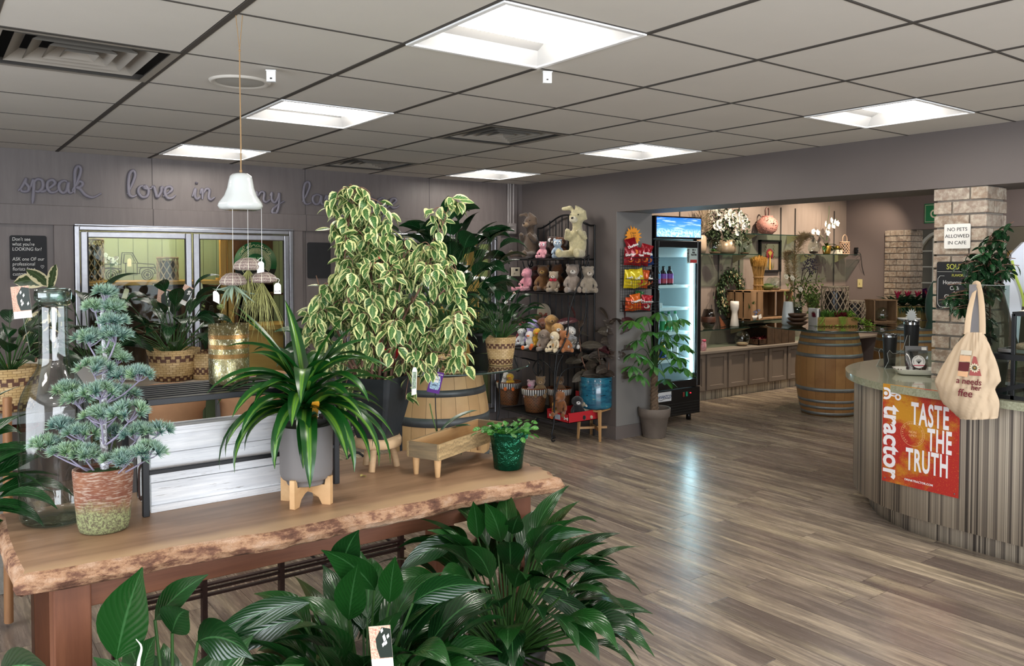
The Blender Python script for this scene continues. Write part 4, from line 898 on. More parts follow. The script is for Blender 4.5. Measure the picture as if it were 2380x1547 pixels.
def blossom(mb,c,r,n=5,up=None,m=0,rd=random):
    c=V(c);ax=V(up).normalized()if up else(V((rd.uniform(-1,1),rd.uniform(-1,.2),rd.uniform(-.2,1)))).normalized();e1=ax.orthogonal().normalized();e2=ax.cross(e1)
    for k in range(n):
        a=2*pi*k/n;d=(e1*cos(a)+e2*sin(a)+ax*.25).normalized();mb.leaf(c,d,r,r*.95,0,.12,3,'round',side=ax.cross(d),m=m)
    mb.ball(c+ax*r*.12,r*.16,6,4,m=m)
fl=thing('white_flower_bunch','bunch of small white flowers on the cooler shelf behind the tall lantern','flowers',ony(257,600,7.15));mb=MB();rd=random.Random(2)
for i in range(16):blossom(mb,(rd.uniform(-.05,.05),rd.uniform(-.03,.03),rd.uniform(-.05,.05)),.018,up=(rd.uniform(-.6,.6),-1,rd.uniform(-.5,.5)))
mb.build('blooms',M('bluish_white_petal','dfe9ea',.6),fl);lf=MB()
for i in range(14):lf.leaf((rd.uniform(-.04,.04),0,-.02),(rd.uniform(-1,1),-.5,rd.uniform(-1,1)),.05,.018,.5)
lf.build('foliage',leafg,fl);MB().tube([(0,0,-.02),(0,0,-(fl.location.z-shz))],.004,6).build('stem',leafg,fl)
rs=thing('round_anniversary_sign','round green sign reading celebrating inside the left cooler','sign',(ony(594,612,7.22).x,7.22,ony(594,612,7.22).z));q=back(rs.location);rr=50/ppm(rs.location)
MB().lathe([(0,-.004),(rr,-.004),(rr,.004),(0,.004)],56,rot=Matrix.Rotation(pi/2,3,'X')).build('disc',M('sign_green','14603f',.45),rs)
MB().prism([(rr*1.001*cos(a),rr*1.001*sin(a))for a in[R(195)+R(150)*i/20 for i in range(21)]],.0045,.0055,q).build('black_segment',ink,rs,world=True)
MB().lathe([(rr*.70,.0),(rr*.72,.0)],56,rot=Matrix.Rotation(pi/2,3,'X'),c=(0,-.006,0)).build('ring',M('sign_cream','e6e3c8',.6),rs)
mb=MB()
for i in range(40):
    a=R(-30)+R(240)*i/39;mb.add([q@V((rr*f*cos(a+d),rr*f*sin(a+d),.006))for f,d in((.46,-.02),(.46,.02),(.68,.035),(.68,-.035))],[(0,1,2,3)])
mb.build('rays',M('sign_cream','e6e3c8'),rs,world=True);text('75',frame(q@V((0,-.01,.007)),(1,0,0),(0,0,1)),rr*.85,M('sign_pale_green','8fc49c'),'sign_number',rs,bold=.003)
cursive('celebrating',frame(q@V((0,0,.006)),(1,0,0),(0,0,1)),rr*.085,rr*1.75,M('sign_cream','e6e3c8'),'sign_word',rs,stroke=.16,depth=.002,arc=rr*.79)
ha=thing('hydrangea_cone_arrangement','arrangement of yellow-green hydrangeas, pine greens and a large pine cone in the cooler','flower arrangement',(ony(480,745,6.9).x,6.9,1.02));mb=MB();lf=MB();rd=random.Random(9)
for px,py,r_ in((465,712,.035),(512,712,.026),(408,700,.04),(290,705,.03)):
    c=ony(px,py,6.85)-ha.location
    for i in range(34):
        d=V((rd.gauss(0,1),-abs(rd.gauss(0,1)),rd.gauss(0,1))).normalized();blossom(mb,c+d*r_,.010,4,up=d,rd=rd)
mb.build('hydrangea',M('hydrangea_yellow_green','c9cf93',.7,var=.15,vs=30),ha)
for i in range(420):
    c=V((rd.gauss(0,.13),rd.uniform(-.08,.06),rd.gauss(.02,.05)))+V((0,0,.08));lf.leaf(c,(rd.uniform(-1,1),rd.uniform(-1,.1),rd.uniform(-.6,.8)),.06,.004,.5,.1,3,'lance')
lf.build('pine_greens',leafm('pine_sprig','2b4a2c','20391f',vein=0),ha)
cn=MB();c0=ony(491,722,6.78)-ha.location
for i in range(90):
    a=i*2.4;z=i/90;r_=.024*sin(pi*(z*.85+.12));d=V((cos(a),sin(a),.5));cn.leaf(c0+V((cos(a)*r_*.5,sin(a)*r_*.5,.075*(.5-z)*-1)),d,.016,.013,-.3,.2,2,'round')
cn.build('pine_cone',M('frosted_pine_cone','5a5048',.8,var=.8,vs=120),ha)
MB().lathe([(0,0),(.09,0),(.11,.09),(.105,.09),(.085,.01),(0,.01)],28).build('bowl',M('dark_bowl','2b2622',.5),ha)
for px,py,r_,lb in((292,682,.2,'cream paper tag hanging in the cooler near the pine tip'),(466,668,-.1,'cream paper tag hanging behind the right cooler door')):
    c=ony(px,py,6.8);mb=MB();mb.prism([(-.018,-.04),(.018,-.04),(.018,.03),(.009,.04),(-.009,.04),(-.018,.03)],0,.001,back(c)@Matrix.Rotation(r_*-1.5,4,'Z'));mb.tube([c+V((0,0,.03)),c+V((0,0,shz-c.z-.03))],.001,4)
    tag(mb.build('hanging_tag',M('cream_paper','e4dcbf')),lb,'tag','paper tags in the cooler')
cc=thing('pine_display_crate','pine display crate at the right inside the left cooler','crate',(2.35,6.9,.1));bev(MB().bx((2.16,6.72,.1),(2.62,7.1,1.0)).build('body',pinex,cc,world=True),.003);bev(MB().bx((2.13,6.69,1.0),(2.66,7.13,1.04)).build('lid',pinex,cc,world=True),.003)
for k,(px,py,cc_,lb)in enumerate(((876,612,'b0263a','red flower bunch in the cooler behind the fig'),(916,615,'b9c93e','lime flower bunch in the cooler behind the fig'),(950,600,'e6e6ef','white flower bunch in the cooler behind the fig'))):
    c=ony(px,py,6.95);t=thing('cut_flower_bunch',lb,'flowers',(c.x,6.95,1.1),'cut flowers in the second cooler');mb=MB();rd=random.Random(k)
    for i in range(14):blossom(mb,(rd.uniform(-.06,.06),rd.uniform(-.05,.05),c.z-1.1+rd.uniform(-.06,.06)),.028,6,up=(rd.uniform(-.5,.5),-1,rd.uniform(-.2,.8)))
    mb.build('blooms',M('bloom_'+('red','lime','white')[k],cc_,.6),t);lf=MB()
    for i in range(22):lf.leaf((rd.uniform(-.03,.03),0,.2),(rd.uniform(-.5,.5),rd.uniform(-.5,.5),1),.2,.03,.6)
    lf.build('foliage',leafg,t);MB().lathe([(0,0),(.06,0),(.07,.2),(.065,.2),(.055,.01)],20).build('bucket',M('grey_bucket','555a5c',.4),t)
MB_=MB().bx((3.2,6.8,1.07),(4.5,7.35,1.10));tag(MB_.build('shelf',pinex),'pine shelf inside the cooler behind the fig','shelf','pine shelves in the cooler')
bev(tag(MB().bx((4.42,6.72,.11),(4.56,6.78,1.99)).build('pine_board',pine),'upright pine board inside the right cooler, seen past the dark lily','board'),.003)
cd=thing('wall_conduit','three painted conduits running down to a grey junction box on the back wall','conduit',(4.80,BY,1.9));cm=M('painted_conduit','8b8482',.45)
bx_=ony(1185,532,BY)
for dx in(-.035,-.008,.03):MB().tube([(bx_.x+dx,BY-.02,CEIL),(bx_.x+dx,BY-.02,bx_.z+.05)],.010,10).build('pipe',cm,cd,world=True)
bev(MB().bx((bx_.x-.045,BY-.055,bx_.z-.05),(bx_.x+.045,BY-.002,bx_.z+.055)).build('junction_box',cm,cd,world=True),.006,2)
MB().tube(catmull([(bx_.x+.0,BY-.012,bx_.z-.05),(bx_.x+.012,BY-.01,bx_.z-.2),(bx_.x+.002,BY-.008,bx_.z-.28)],5),.0022,6).build('wire',white_pl,cd,world=True)
th_=ony(1193,632,BY);tt=thing('thermostat','beige wall thermostat beside the toy rack','thermostat',(th_.x,BY,th_.z));bev(MB().bx((-.062,-.02,-.052),(.056,-.002,.048)).build('back_plate',M('taupe_plate','6d6663',.5),tt),.003)
bev(MB().bx((-.046,-.042,-.042),(.056,-.018,.046)).build('housing',M('beige_plastic','cfc4ae',.5),tt),.004);MB().bx((-.005,-.0435,.012),(.025,-.041,.032)).build('display',ink,tt);MB().lathe([(0,0),(.008,0),(.008,.003),(0,.003)],14,rot=Matrix.Rotation(pi/2,3,'X'),c=(-.02,-.042,-.012)).build('dial',M('beige_dial','b5ab97',.5),tt)
# ================================================================ PLANTS
lilym=leafm('peace_lily_leaf','1c4a1d','123315',rough=.26,vein=.30,vn=70,vw=1.6);lilyd=leafm('dark_peace_lily_leaf','153a1b','0e2813',rough=.26,vein=.25,vn=60,vw=1.6)
petm=M('petiole_green','2b4f1e',.5)
def weave(name='woven_basket',c1='cdb183',c2='b39562',cb='4f2d1c',nb=2):
    if name in _M:return _M[name]
    g=G(name);u=g.xyz(g.coord('UV'));br=g.node('TexBrick');br.offset=.5;br.inputs['Scale'].default_value=1;br.inputs['Mortar Size'].default_value=.06;br.inputs['Mortar Smooth'].default_value=.6;br.inputs['Brick Width'].default_value=1.;br.inputs['Row Height'].default_value=.5;br.inputs['Bias'].default_value=.1
    g.put(br.inputs['Vector'],g.comb(g.math('MULTIPLY',u[0],22.),g.math('MULTIPLY',u[1],13.),0.));br.inputs['Color1'].default_value=lin(c1);br.inputs['Color2'].default_value=lin(c2);br.inputs['Mortar'].default_value=lin('86683f')
    w=g.node('TexBrick');w.offset=.5;w.inputs['Scale'].default_value=1;w.inputs['Mortar Size'].default_value=.0;w.inputs['Brick Width'].default_value=1.;w.inputs['Row Height'].default_value=.5;g.put(w.inputs['Vector'],g.comb(g.math('MULTIPLY',u[0],32.),g.math('MULTIPLY',u[1],12.),0.))
    w.inputs['Color1'].default_value=(1,1,1,1);w.inputs['Color2'].default_value=(1,1,1,1)
    chk=g.step(g.math('FRACT',g.math('ADD',g.math('MULTIPLY',u[0],16.),g.math('MULTIPLY',g.math('FLOOR',g.math('MULTIPLY',u[1],18.)),.5))),.62,.66)
    bands=None
    for zc in((.36,.72)if nb==2 else(.5,)):
        b=g.math('LESS_THAN',g.math('ABSOLUTE',g.math('SUBTRACT',u[1],zc)),.058);bands=b if bands is None else g.math('ADD',bands,b)
    bands=g.math('MULTIPLY',bands,g.math('SUBTRACT',1.,g.math('MULTIPLY',chk,.85)))
    if nb:g.put(g.b.inputs['Base Color'],g.mix(bands,br.outputs['Color'],cb))
    else:g.put(g.b.inputs['Base Color'],br.outputs['Color'])
    g.set(Roughness=.6);g.bump(g.math('ADD',br.outputs['Fac'],g.math('MULTIPLY',g.noise(60,g.coord(),2),.4)),-.7,.004);_M[name]=g.m;return g.m
def tag_card(parent,p,w=.045,h=.075,tilt=.12,stick=True,gx=0.):
    fr_=frame(p,right+V((0,0,tilt)),V((0,0,1))-right*tilt);o=MB().prism([(-w/2,-h/2),(w/2,-h/2),(w/2,h/2),(-w/2,h/2)],0,.0012,fr_).build('plant_tag',paper,parent,world=True)
    MB().prism([(-w*.5,-h*.28),(w*.5,-h*.28),(w*.5,h*.5),(-w*.5,h*.5)],.0013,.0018,fr_).build('tag_border',M('tag_red_pattern','b8685a',.6,two='e6d6bc',vs=300),o,world=True)
    MB().prism([(-w*.08,-h*.26),(w*.5,-h*.26),(w*.5,h*.42),(w*.1,h*.47),(-w*.22,h*.2),(-w*.2,-.02*h)],.0019,.0023,fr_).build('tag_picture',M('tag_photo_dark','1e2a22',.5),o,world=True)
    b=MB();rd_=random.Random(int(p[0]*1000));
    for i in range(6):b.leaf(fr_@V((rd_.uniform(-.02,.4)*w,rd_.uniform(-.15,.4)*h,.0026)),fr_.to_3x3()@V((.3,1,0)),h*.13,h*.07,0,0,2,'round',side=fr_.to_3x3()@V((1,-.3,0)))
    b.build('printed_flower',paper,o,world=True)
    if stick:MB().tube([fr_@V((0,-h/2,0)),fr_@V((gx,-h/2-.16,-.02))],.0016,5).build('pick',M('clear_pick','7f8a80',.3),o,world=True)
    return o
def lily(lb,loc,n,H,Rr,L,W,seed,mat=None,pot='basket',pr=.11,ph_=.17,name='potted_peace_lily',cat='potted plant',group=None,emin=25,shape='lance',flowers=(),potm=None,cone=(0,2*pi),basev=.0):
    t=thing(name,lb,cat,loc,group);rd=random.Random(seed);mat=mat or lilyd
    if pot=='basket':MB().lathe([(0,.002),(pr*.72,0),(pr*.76,.006),(pr,ph_),(pr*.97,ph_),(pr*.93,ph_-.02),(0,ph_-.03)],40,uvs=(1,1.35)).build('basket',potm or weave(),t);zt=ph_-.02
    elif pot=='round':MB().lathe([(0,.002),(pr*.7,0),(pr*.74,.006),(pr*.93,ph_*.8),(pr,ph_*.82),(pr,ph_),(pr*.94,ph_),(pr*.9,ph_-.02),(0,ph_-.03)],40).build('pot',potm or M('black_nursery_pot','151515',.5),t);zt=ph_-.02
    else:zt=0
    if pot:MB().lathe([(pr*.9,zt-.006),(pr*.4,zt),(0,zt+.004)],20).build('soil',soil,t)
    lf=MB();st_=MB()
    for k in range(n):
        f=(k+.5)/n;a=cone[0]+(cone[1]-cone[0])*((k*.61803)%1)+rd.uniform(-.2,.2);el=R(88-(88-emin)*f**.8+rd.uniform(-8,8));Lk=L*rd.uniform(.75,1.12);reach=max(.05,H-.0)*(.62+.38*(1-f))*rd.uniform(.7,1.)-Lk*.55
        reach=max(.04,reach);d0=V((cos(a)*cos(el),sin(a)*cos(el),sin(el)));p0_=V((cos(a)*pr*.35*rd.random(),sin(a)*pr*.35*rd.random(),zt));p1=p0_+d0*reach*.55;d1=(d0+V((cos(a),sin(a),0))*.22).normalized();p2=p1+d1*reach*.5
        st_.tube([p0_,p1,p2],[.0032,.0028,.0022],5,cap=False);lf.leaf(p2,d1,Lk,W*rd.uniform(.8,1.15),rd.uniform(.7,1.9),rd.uniform(.1,.35),8,shape,roll=rd.uniform(-.55,.55),twist=rd.uniform(-.4,.4))
    for(dx,dy,z,s_)in flowers:
        lf2=MB();lf2.leaf(V((dx,dy,z)),(dx,dy-.01,.9),s_,s_*.5,.2,.3,6,'round');lf2.build('flower',petal,t);st_.tube([(0,0,zt),(dx*.6,dy*.6,z*.6),(dx,dy,z)],.002,5)
    st_.build('stem',petm,t);lf.build('foliage',mat,t);return t
gw=M('grey_painted_plank','77777a',.75,bump=.5,bs=80,var=.1);blkm=M('concrete_block','8e8b85',.95,bump=.8,bs=70,var=.12,vs=40)
SZ=.85;bn=thing('plank_plant_bench','grey plank bench on concrete blocks against the left background','bench',(.15,4.9,0))
bev(MB().bx((-.9,4.42,SZ-.045),(.62,4.72,SZ)).bx((-.9,4.73,SZ-.045),(.62,5.35,SZ)).build('top_plank',gw,bn,world=True),.004)
MB().bx((-.9,4.38,.60),(.42,4.82,.64)).build('lower_plank',M('rough_grey_plank','8c8a86',.9,bump=.8,bs=50,var=.2,vs=20),bn,world=True)
for x in(-.6,.25):
    for z in(0,.2,.4):bev(MB().bx((x-.1,4.46,z),(x+.1,4.80,z+.195)).build('block',blkm,bn,world=True),.005)
    MB().bx((x-.05,4.9,0),(x+.05,5.3,SZ-.045)).build('rear_block',blkm,bn,world=True)
    MB().bx((x-.09,4.62,.64),(x+.09,4.82,SZ-.045)).build('upper_block',blkm,bn,world=True)
p=onz(32,1003,.64);tp=thing('terracotta_pot','small terracotta pot on its saucer on the lower plank at the left edge','pot',(p.x+.04,p.y+.02,.64));tc=M('terracotta','9b4f33',.8,var=.12,vs=12)
MB().lathe([(0,.012),(.05,.012),(.055,.02),(.07,.10),(.076,.10),(.078,.125),(.07,.125),(.06,.03),(0,.025)],32).build('pot_body',tc,tp);MB().lathe([(0,0),(.06,0),(.085,.022),(.085,.028),(.078,.026),(.055,.010),(0,.010)],32).build('saucer',tc,tp)
p1=onz(38,955,SZ);lily('dark peace lily in a banded basket behind the glass bottle at the left',(p1.x-.02,4.60,SZ),34,.42,.2,.20,.075,31,pr=.135,ph_=.21)
tag_card([o for o in bpy.data.objects if o.name.startswith('potted_peace_lily')][-1],near(50,702,V((.37,4.4,1.2))),.085,.15,.1)
s2=thing('pale_wood_plant_table','small pale wood table under the basket behind the pine','table',(1.27,5.22,0));bev(MB().bx((.95,5.0,SZ-.03),(1.66,5.46,SZ)).build('tabletop',M('whitewashed_tabletop','b8aea2',.7,var=.08),s2,world=True),.004)
for x in(1.0,1.6):
    for y in(5.05,5.41):MB().bx((x-.02,y-.02,0),(x+.02,y+.02,SZ-.03)).build('leg',gw,s2,world=True)
q=onz(383,889,SZ)+_f*.13;t=lily('dark peace lily in a banded basket behind the black slatted stand',(q.x,q.y,SZ),44,.50,.3,.22,.085,32,pr=.155,ph_=.19)
tag_card(t,near(381,697,V(q)),.085,.135,-.15,gx=.0);tag_card(t,near(430,685,V(q)),.06,.12,-.5,stick=False)
for px,py,lb in((437,893,'small banded basket tucked behind the basket lily'),):
    q2=onz(px,py-2,SZ)+_f*.2;tag(MB().lathe([(0,.002),(.075,0),(.08,.006),(.10,.17),(.097,.17),(.07,.02),(0,.015)],36,uvs=(1,1.3)).build('banded_basket',weave(),loc=(q2.x+.03,q2.y,SZ)),lb,'basket')
rub=leafm('variegated_rubber_leaf','3c4a2c','2c3b22',edge='cdc29c',rough=.3,vein=.1,thr=.6,vn=20)
vp=thing('variegated_rubber_plant','rubber plant with broad cream-edged leaves rising behind the glass bottle','potted plant',(.50,5.10,SZ));lf=MB()
MB().lathe([(0,0),(.08,0),(.10,.16),(.105,.18),(.09,.18),(.08,.02),(0,.02)],32).build('pot',M('cream_pot','cfc9bb',.5),vp)
tipp=near(115,655,V(vp.location))-vp.location;MB().tube(catmull([(0,0,.1),tipp*.5+V((.01,0,0)),tipp],5),.007,8).build('stem',stem_m,vp)
for i,(dx,dz,L,W_)in enumerate(((-.8,.25,.17,.085),(-.35,.8,.15,.08),(.35,1.2,.20,.05),(.8,.1,.17,.10),(.1,.3,.12,.07),(.6,-.6,.16,.09),(-.75,-.35,.15,.085),(-.95,-.75,.15,.09),(-.5,-1.2,.14,.08),(.3,-1.1,.14,.08),(-1,.0,.14,.08))):
    lf.leaf(tipp+V((0,0,-.028*i)),lat(dx,.35,dz),L,W_,.5,.2,6,'round',side=lat(dx,.35,dz).cross(tow+right*rd.uniform(-.3,.3)))
lf.build('foliage',rub,vp)
lily('broad-leaved dark houseplant between the bottle and the pine',(.80,5.12,SZ),16,.52,.2,.26,.12,36,pot='round',pr=.10,ph_=.17,name='broad_leaf_houseplant',potm=M('white_glazed_pot','e0ddd8',.3))
lily('dark peace lily at the left edge of the bench',(-.16,4.75,SZ),26,.45,.2,.22,.085,37,pot='round',pr=.11,ph_=.17)
q=onz(48,1188,0.0);tag(MB().tube([(.30,4.05,.02),(.315,4.12,.98)],.03,12,flat=(.6,1)).build('wooden_prop',wood('prop_wood','8a5f3e','a87c55',1,2,.6)),'pale wooden prop standing behind the bottle at the left','post')
def urn(lb,x,y,r,h):
    t=thing('tall_terracotta_planter',lb,'planter',(x,y,0),'tall terracotta planters');MB().lathe([(0,0),(r*.62,0),(r*.64,.02),(r*.92,h*.86),(r*1.0,h*.88),(r*1.03,h*.94),(r*1.0,h),(r*.9,h),(r*.86,h*.9),(0,h*.88)],44).build('pot_body',M('pale_terracotta','9c7453',.8,var=.12,vs=9),t)
    MB().lathe([(r*.86,h*.9),(0,h*.91)],20).build('soil',soil,t);return t
for px,pz_,rr_2,lb,d in((400,.93,.16,'tall terracotta planter seen under the black stand',4.15),(590,.965,.19,'tall terracotta planter behind the dracaena',4.35)):
    c=near(px,900,_f*d+V((0,0,CAMH)));urn(lb,c.x,c.y,rr_2,pz_)
# ---------------------------------------------------------------- barrels with glass tops
def barrelwood(name,c1,c2,c3):
    g=G(name);v=g.coord('UV');u=g.xyz(v);k=g.math('MULTIPLY',u[0],21.);wn=g.node('TexWhiteNoise',noise_dimensions='1D');g.put(wn.inputs['W'],g.math('FLOOR',k));n=g.noise(1.,g.map(g.coord(),(26,26,2.5)),5,.65);n2=g.noise(3.5,g.coord(),3)
    c=g.mix(g.math('ADD',g.math('MULTIPLY',wn.outputs[0],.7),g.math('MULTIPLY',n,.3)),c1,c2);c=g.mix(g.math('MULTIPLY',g.step(n2,.5,.72),.6),c,c3);s_=g.step(g.math('ABSOLUTE',g.math('SUBTRACT',g.math('FRACT',k),.5)),.478,.494);c=g.mix(g.math('MULTIPLY',s_,.7),c,'3a2615')
    g.set(Base_Color=c,Roughness=.6);g.bump(g.math('SUBTRACT',g.math('MULTIPLY',n,.3),s_),.5,.003);return g.m
bw_old=barrelwood('aged_oak_staves','96693c','b98c58','7d4f2a');bw_new=barrelwood('pale_oak_staves','b08a5c','c9a576','9c7548')
hoop_m=M('galvanised_hoop','8e9294',.45,.55,var=.2,vs=10);hoop_d=M('dark_hoop','55585a',.5,.5,var=.2,vs=10)
tabletop_glass=clear_glass('green_edged_glass','c9dbd3',.0,1.5,1.4,.05);glass_edge=M('glass_edge_green','1d3a34',.1,trans=.3,coat=1.)
BR=lambda z,h=.89:.268+.067*sin(pi*min(1,max(0,z/h)))
def barrel(lb,loc,wd,hm,hoops,disc,dlb,hw=.030):
    t=thing('wine_barrel',lb,'barrel',loc,'wine barrels used as table bases');h=.89;N_=18
    MB().lathe([(0,.02),(.25,.02)]+[(BR(h*i/N_),h*i/N_)for i in range(N_+1)]+[(BR(h)-.022,h),(BR(h)-.022,h-.03),(0,h-.03)],52).build('staves',wd,t)
    for z in hoops:
        w=hw*(1.25 if .25<z<.7 else .95);MB().lathe([(BR(z-w/2)-.002,z-w/2),(BR(z-w/2)+.003,z-w/2),(BR(z+w/2)+.003,z+w/2),(BR(z+w/2)-.002,z+w/2)],52).build('hoop',hm,t)
    g_=thing('round_glass_tabletop',dlb,'tabletop',(loc[0],loc[1],loc[2]+h),'round glass tops on the barrels')
    MB().lathe([(0,.0005),(disc-.006,.0005)],72).lathe([(disc-.006,.0125),(0,.0125)],72).build('glass',tabletop_glass,g_);MB().lathe([(disc-.006,.0005),(disc,.003),(disc,.010),(disc-.006,.0125)],72).build('edge',glass_edge,g_);return t
HP=(.86,.80,.735,.62,.275,.155,.09,.028)
GZ=.89+.0125;b1=onz(1022,842,GZ);b1.z=0
barrel('pale oak wine barrel under the round glass table beside the black pot',b1,bw_new,hoop_d,(.862,.74,.56,.30,.15,.03),.60,'round glass top carrying the basket plants beside the fig',.045)
for(px,py,n_,H_,lb,sd_)in((1047,863,16,.30,'small peace lily in a banded basket on the round glass table, nearest the fig',51),(1163,850,50,.38,'peace lily in a banded basket at the right edge of the round glass table',52)):
    q=onz(px,py,GZ)+_f*.07;t=lily(lb,(q.x,q.y,GZ),n_,H_,.2,.15,.05,sd_,pr=.103,ph_=.185,emin=32)
tag_card(t,near(1185,692,V(q)),.016,.10,-.9,stick=False)
q=onz(1045,830,GZ)+_f*.08;lily('very large dark peace lily arching over the round glass table behind the fig',(q.x,q.y,GZ),95,.95,.3,.27,.13,53,pot='round',pr=.12,ph_=.2,potm=M('white_wrapped_pot','c9cbd2',.6),emin=52)
q=onz(1112,822,GZ)+_f*.1;lily('feathery dark palm seedling on the round glass table between the baskets',(q.x,q.y,GZ),60,.42,.3,.15,.018,54,pot='round',pr=.09,ph_=.15,name='parlour_palm',emin=35)
tag(MB().lathe([(0,0),(.045,0),(.07,.05),(.075,.10),(.065,.14),(.05,.15),(.045,.15),(.06,.1),(.0,.01)],32).build('red_vase',M('ruby_red_glaze','a1101c',.12,coat=.8),loc=onz(905,838,GZ)),'small shiny red vase on the round glass table behind the fig stems','vase')
wi=thing('iron_scroll_stand','black wrought iron scroll stand on the floor behind the table','plant stand',(1.9,4.05,0));
for x in(1.66,2.1):
    for y in(3.85,4.25):MB().tube([(x,y,0),(x,y,.78)],.008,6).build('leg',dark_metal,wi,world=True)
MB().tube([(1.66,3.85,.02),(2.1,3.85,.02),(2.1,4.25,.02),(1.66,4.25,.02),(1.66,3.85,.02)],.008,6).build('base_rail',dark_metal,wi,world=True)
MB().tube([(1.66,3.85,.77),(2.1,3.85,.77),(2.1,4.25,.77),(1.66,4.25,.77),(1.66,3.85,.77)],.008,6).build('top_rail',dark_metal,wi,world=True)
MB().tube(catmull([(1.7+.16*(1-i/22)*cos(i*.75)+.12,3.85,.42+.3*(1-i/22)*sin(i*.75))for i in range(20)],3),.006,6).build('scroll',dark_metal,wi,world=True)
MB().bx((1.65,3.84,.78),(2.11,4.26,.79)).build('top_plate',dark_metal,wi,world=True)
lily('dark peace lily on the iron scroll stand behind the dracaena',(1.88,4.06,.79),30,.48,.3,.22,.08,55,pot='round',pr=.12,ph_=.17)
# ================================================================ BAKER'S RACK OF SOFT TOYS
rk=thing('iron_bakers_rack','tall black wrought iron rack full of soft toys against the grey wall','shelf rack',(4.75,5.8,0));iron=dark_metal
YA,YB,XB=5.42,6.24,4.93
def rtube(pts,r,nm='scroll',k=0,n=7):return MB().tube(catmull(pts,k)if k else pts,r,n).build(nm,iron,rk,world=True)
for y in(YA,YB):rtube([(XB,y,.0),(XB,y,1.90)],.0085,'post')
ar=[(XB,YA,1.90),(XB,YA+.07,1.905),(XB,YA+.18,1.945),(XB,YA+.32,2.0),(XB,(YA+YB)/2,2.012),(XB,YB-.32,2.0),(XB,YB-.18,1.945),(XB,YB-.07,1.905),(XB,YB,1.90)]
rtube(ar,.0085,'arch',5)
for k in range(1,9):
    y=YA+(YB-YA)*k/9;z1=1.90+.108*max(0,1-((y-(YA+YB)/2)/.36)**2)**.9;rtube([(XB,y,.17),(XB,y,z1)],.006,'back_bar')
shelves=[(1.595,4.70),(1.285,4.68),(.765,4.49),(.175,4.49)]
mesh_m=M('black_wire_mesh','1a1b1d',.5,.3)
for z,xf in shelves:
    s_=MB().tube([(xf,YA,z),(XB,YA,z),(XB,YB,z),(xf,YB,z),(xf,YA,z)],.008,6)
    s_.bx((xf,YA,z-.004),(XB,YB,z+.003));s_.build('shelf',mesh_m,rk,world=True)
for y in(YA,YB):
    th_=[i*.55 for i in range(12)];curl=[(4.845+.055*(1-i/13)*cos(1.2+t),y,1.56+.065*(1-i/13)*sin(1.2+t))for i,t in enumerate(th_)][::-1]
    rtube(curl+[(4.80,y,1.47),(4.70,y,1.30),(4.63,y,1.12),(4.615,y,.96),(4.56,y,.84),(4.49,y,.77)],.0075,'scroll',3)
    rtube([(4.74,y,1.58),(4.79,y,1.42),(4.83,y,1.25),(4.82,y,1.08),(4.76,y,.93),(4.7,y,.80)],.0065,'scroll',3)
    rtube([(4.49,y,.765),(4.468,y,.60),(4.464,y,.42),(4.463,y,.25),(4.455,y,.14),(4.435,y,.07),(4.455,y,.035)],.0085,'front_leg',4)
    rtube([(4.455+.022*cos(t),y,.032+.022*sin(t))for t in[i*.5 for i in range(12)]],.0075,'foot_curl')
    rtube([(4.465,y,.46),(4.50,y,.66),(4.56,y,.755)],.0065,'scroll',4);rtube([(4.465,y,.40),(4.55,y,.60),(4.72,y,.64),(4.90,y,.60)],.0065,'scroll',4)
for yy in(YA+.28,YB-.28):
    sgn=1 if yy<5.8 else-1
    rtube([(4.48,YA if sgn>0 else YB,.46),(4.48,YA+.04 if sgn>0 else YB-.04,.62),(4.48,yy-.05*sgn,.70),(4.48,yy+.04*sgn,.62),(4.48,yy-.02*sgn,.56),(4.48,yy-.08*sgn,.62),(4.48,yy-.03*sgn,.67)],.0065,'scroll',4)
def plm(name,c,var=.22):
    return M('plush_'+name,c,.95,var=var,vs=28,bump=.9,bs=130,bd=.006,sheen=.35)
eyem=M('toy_eye_black','0d0d0d',.15)
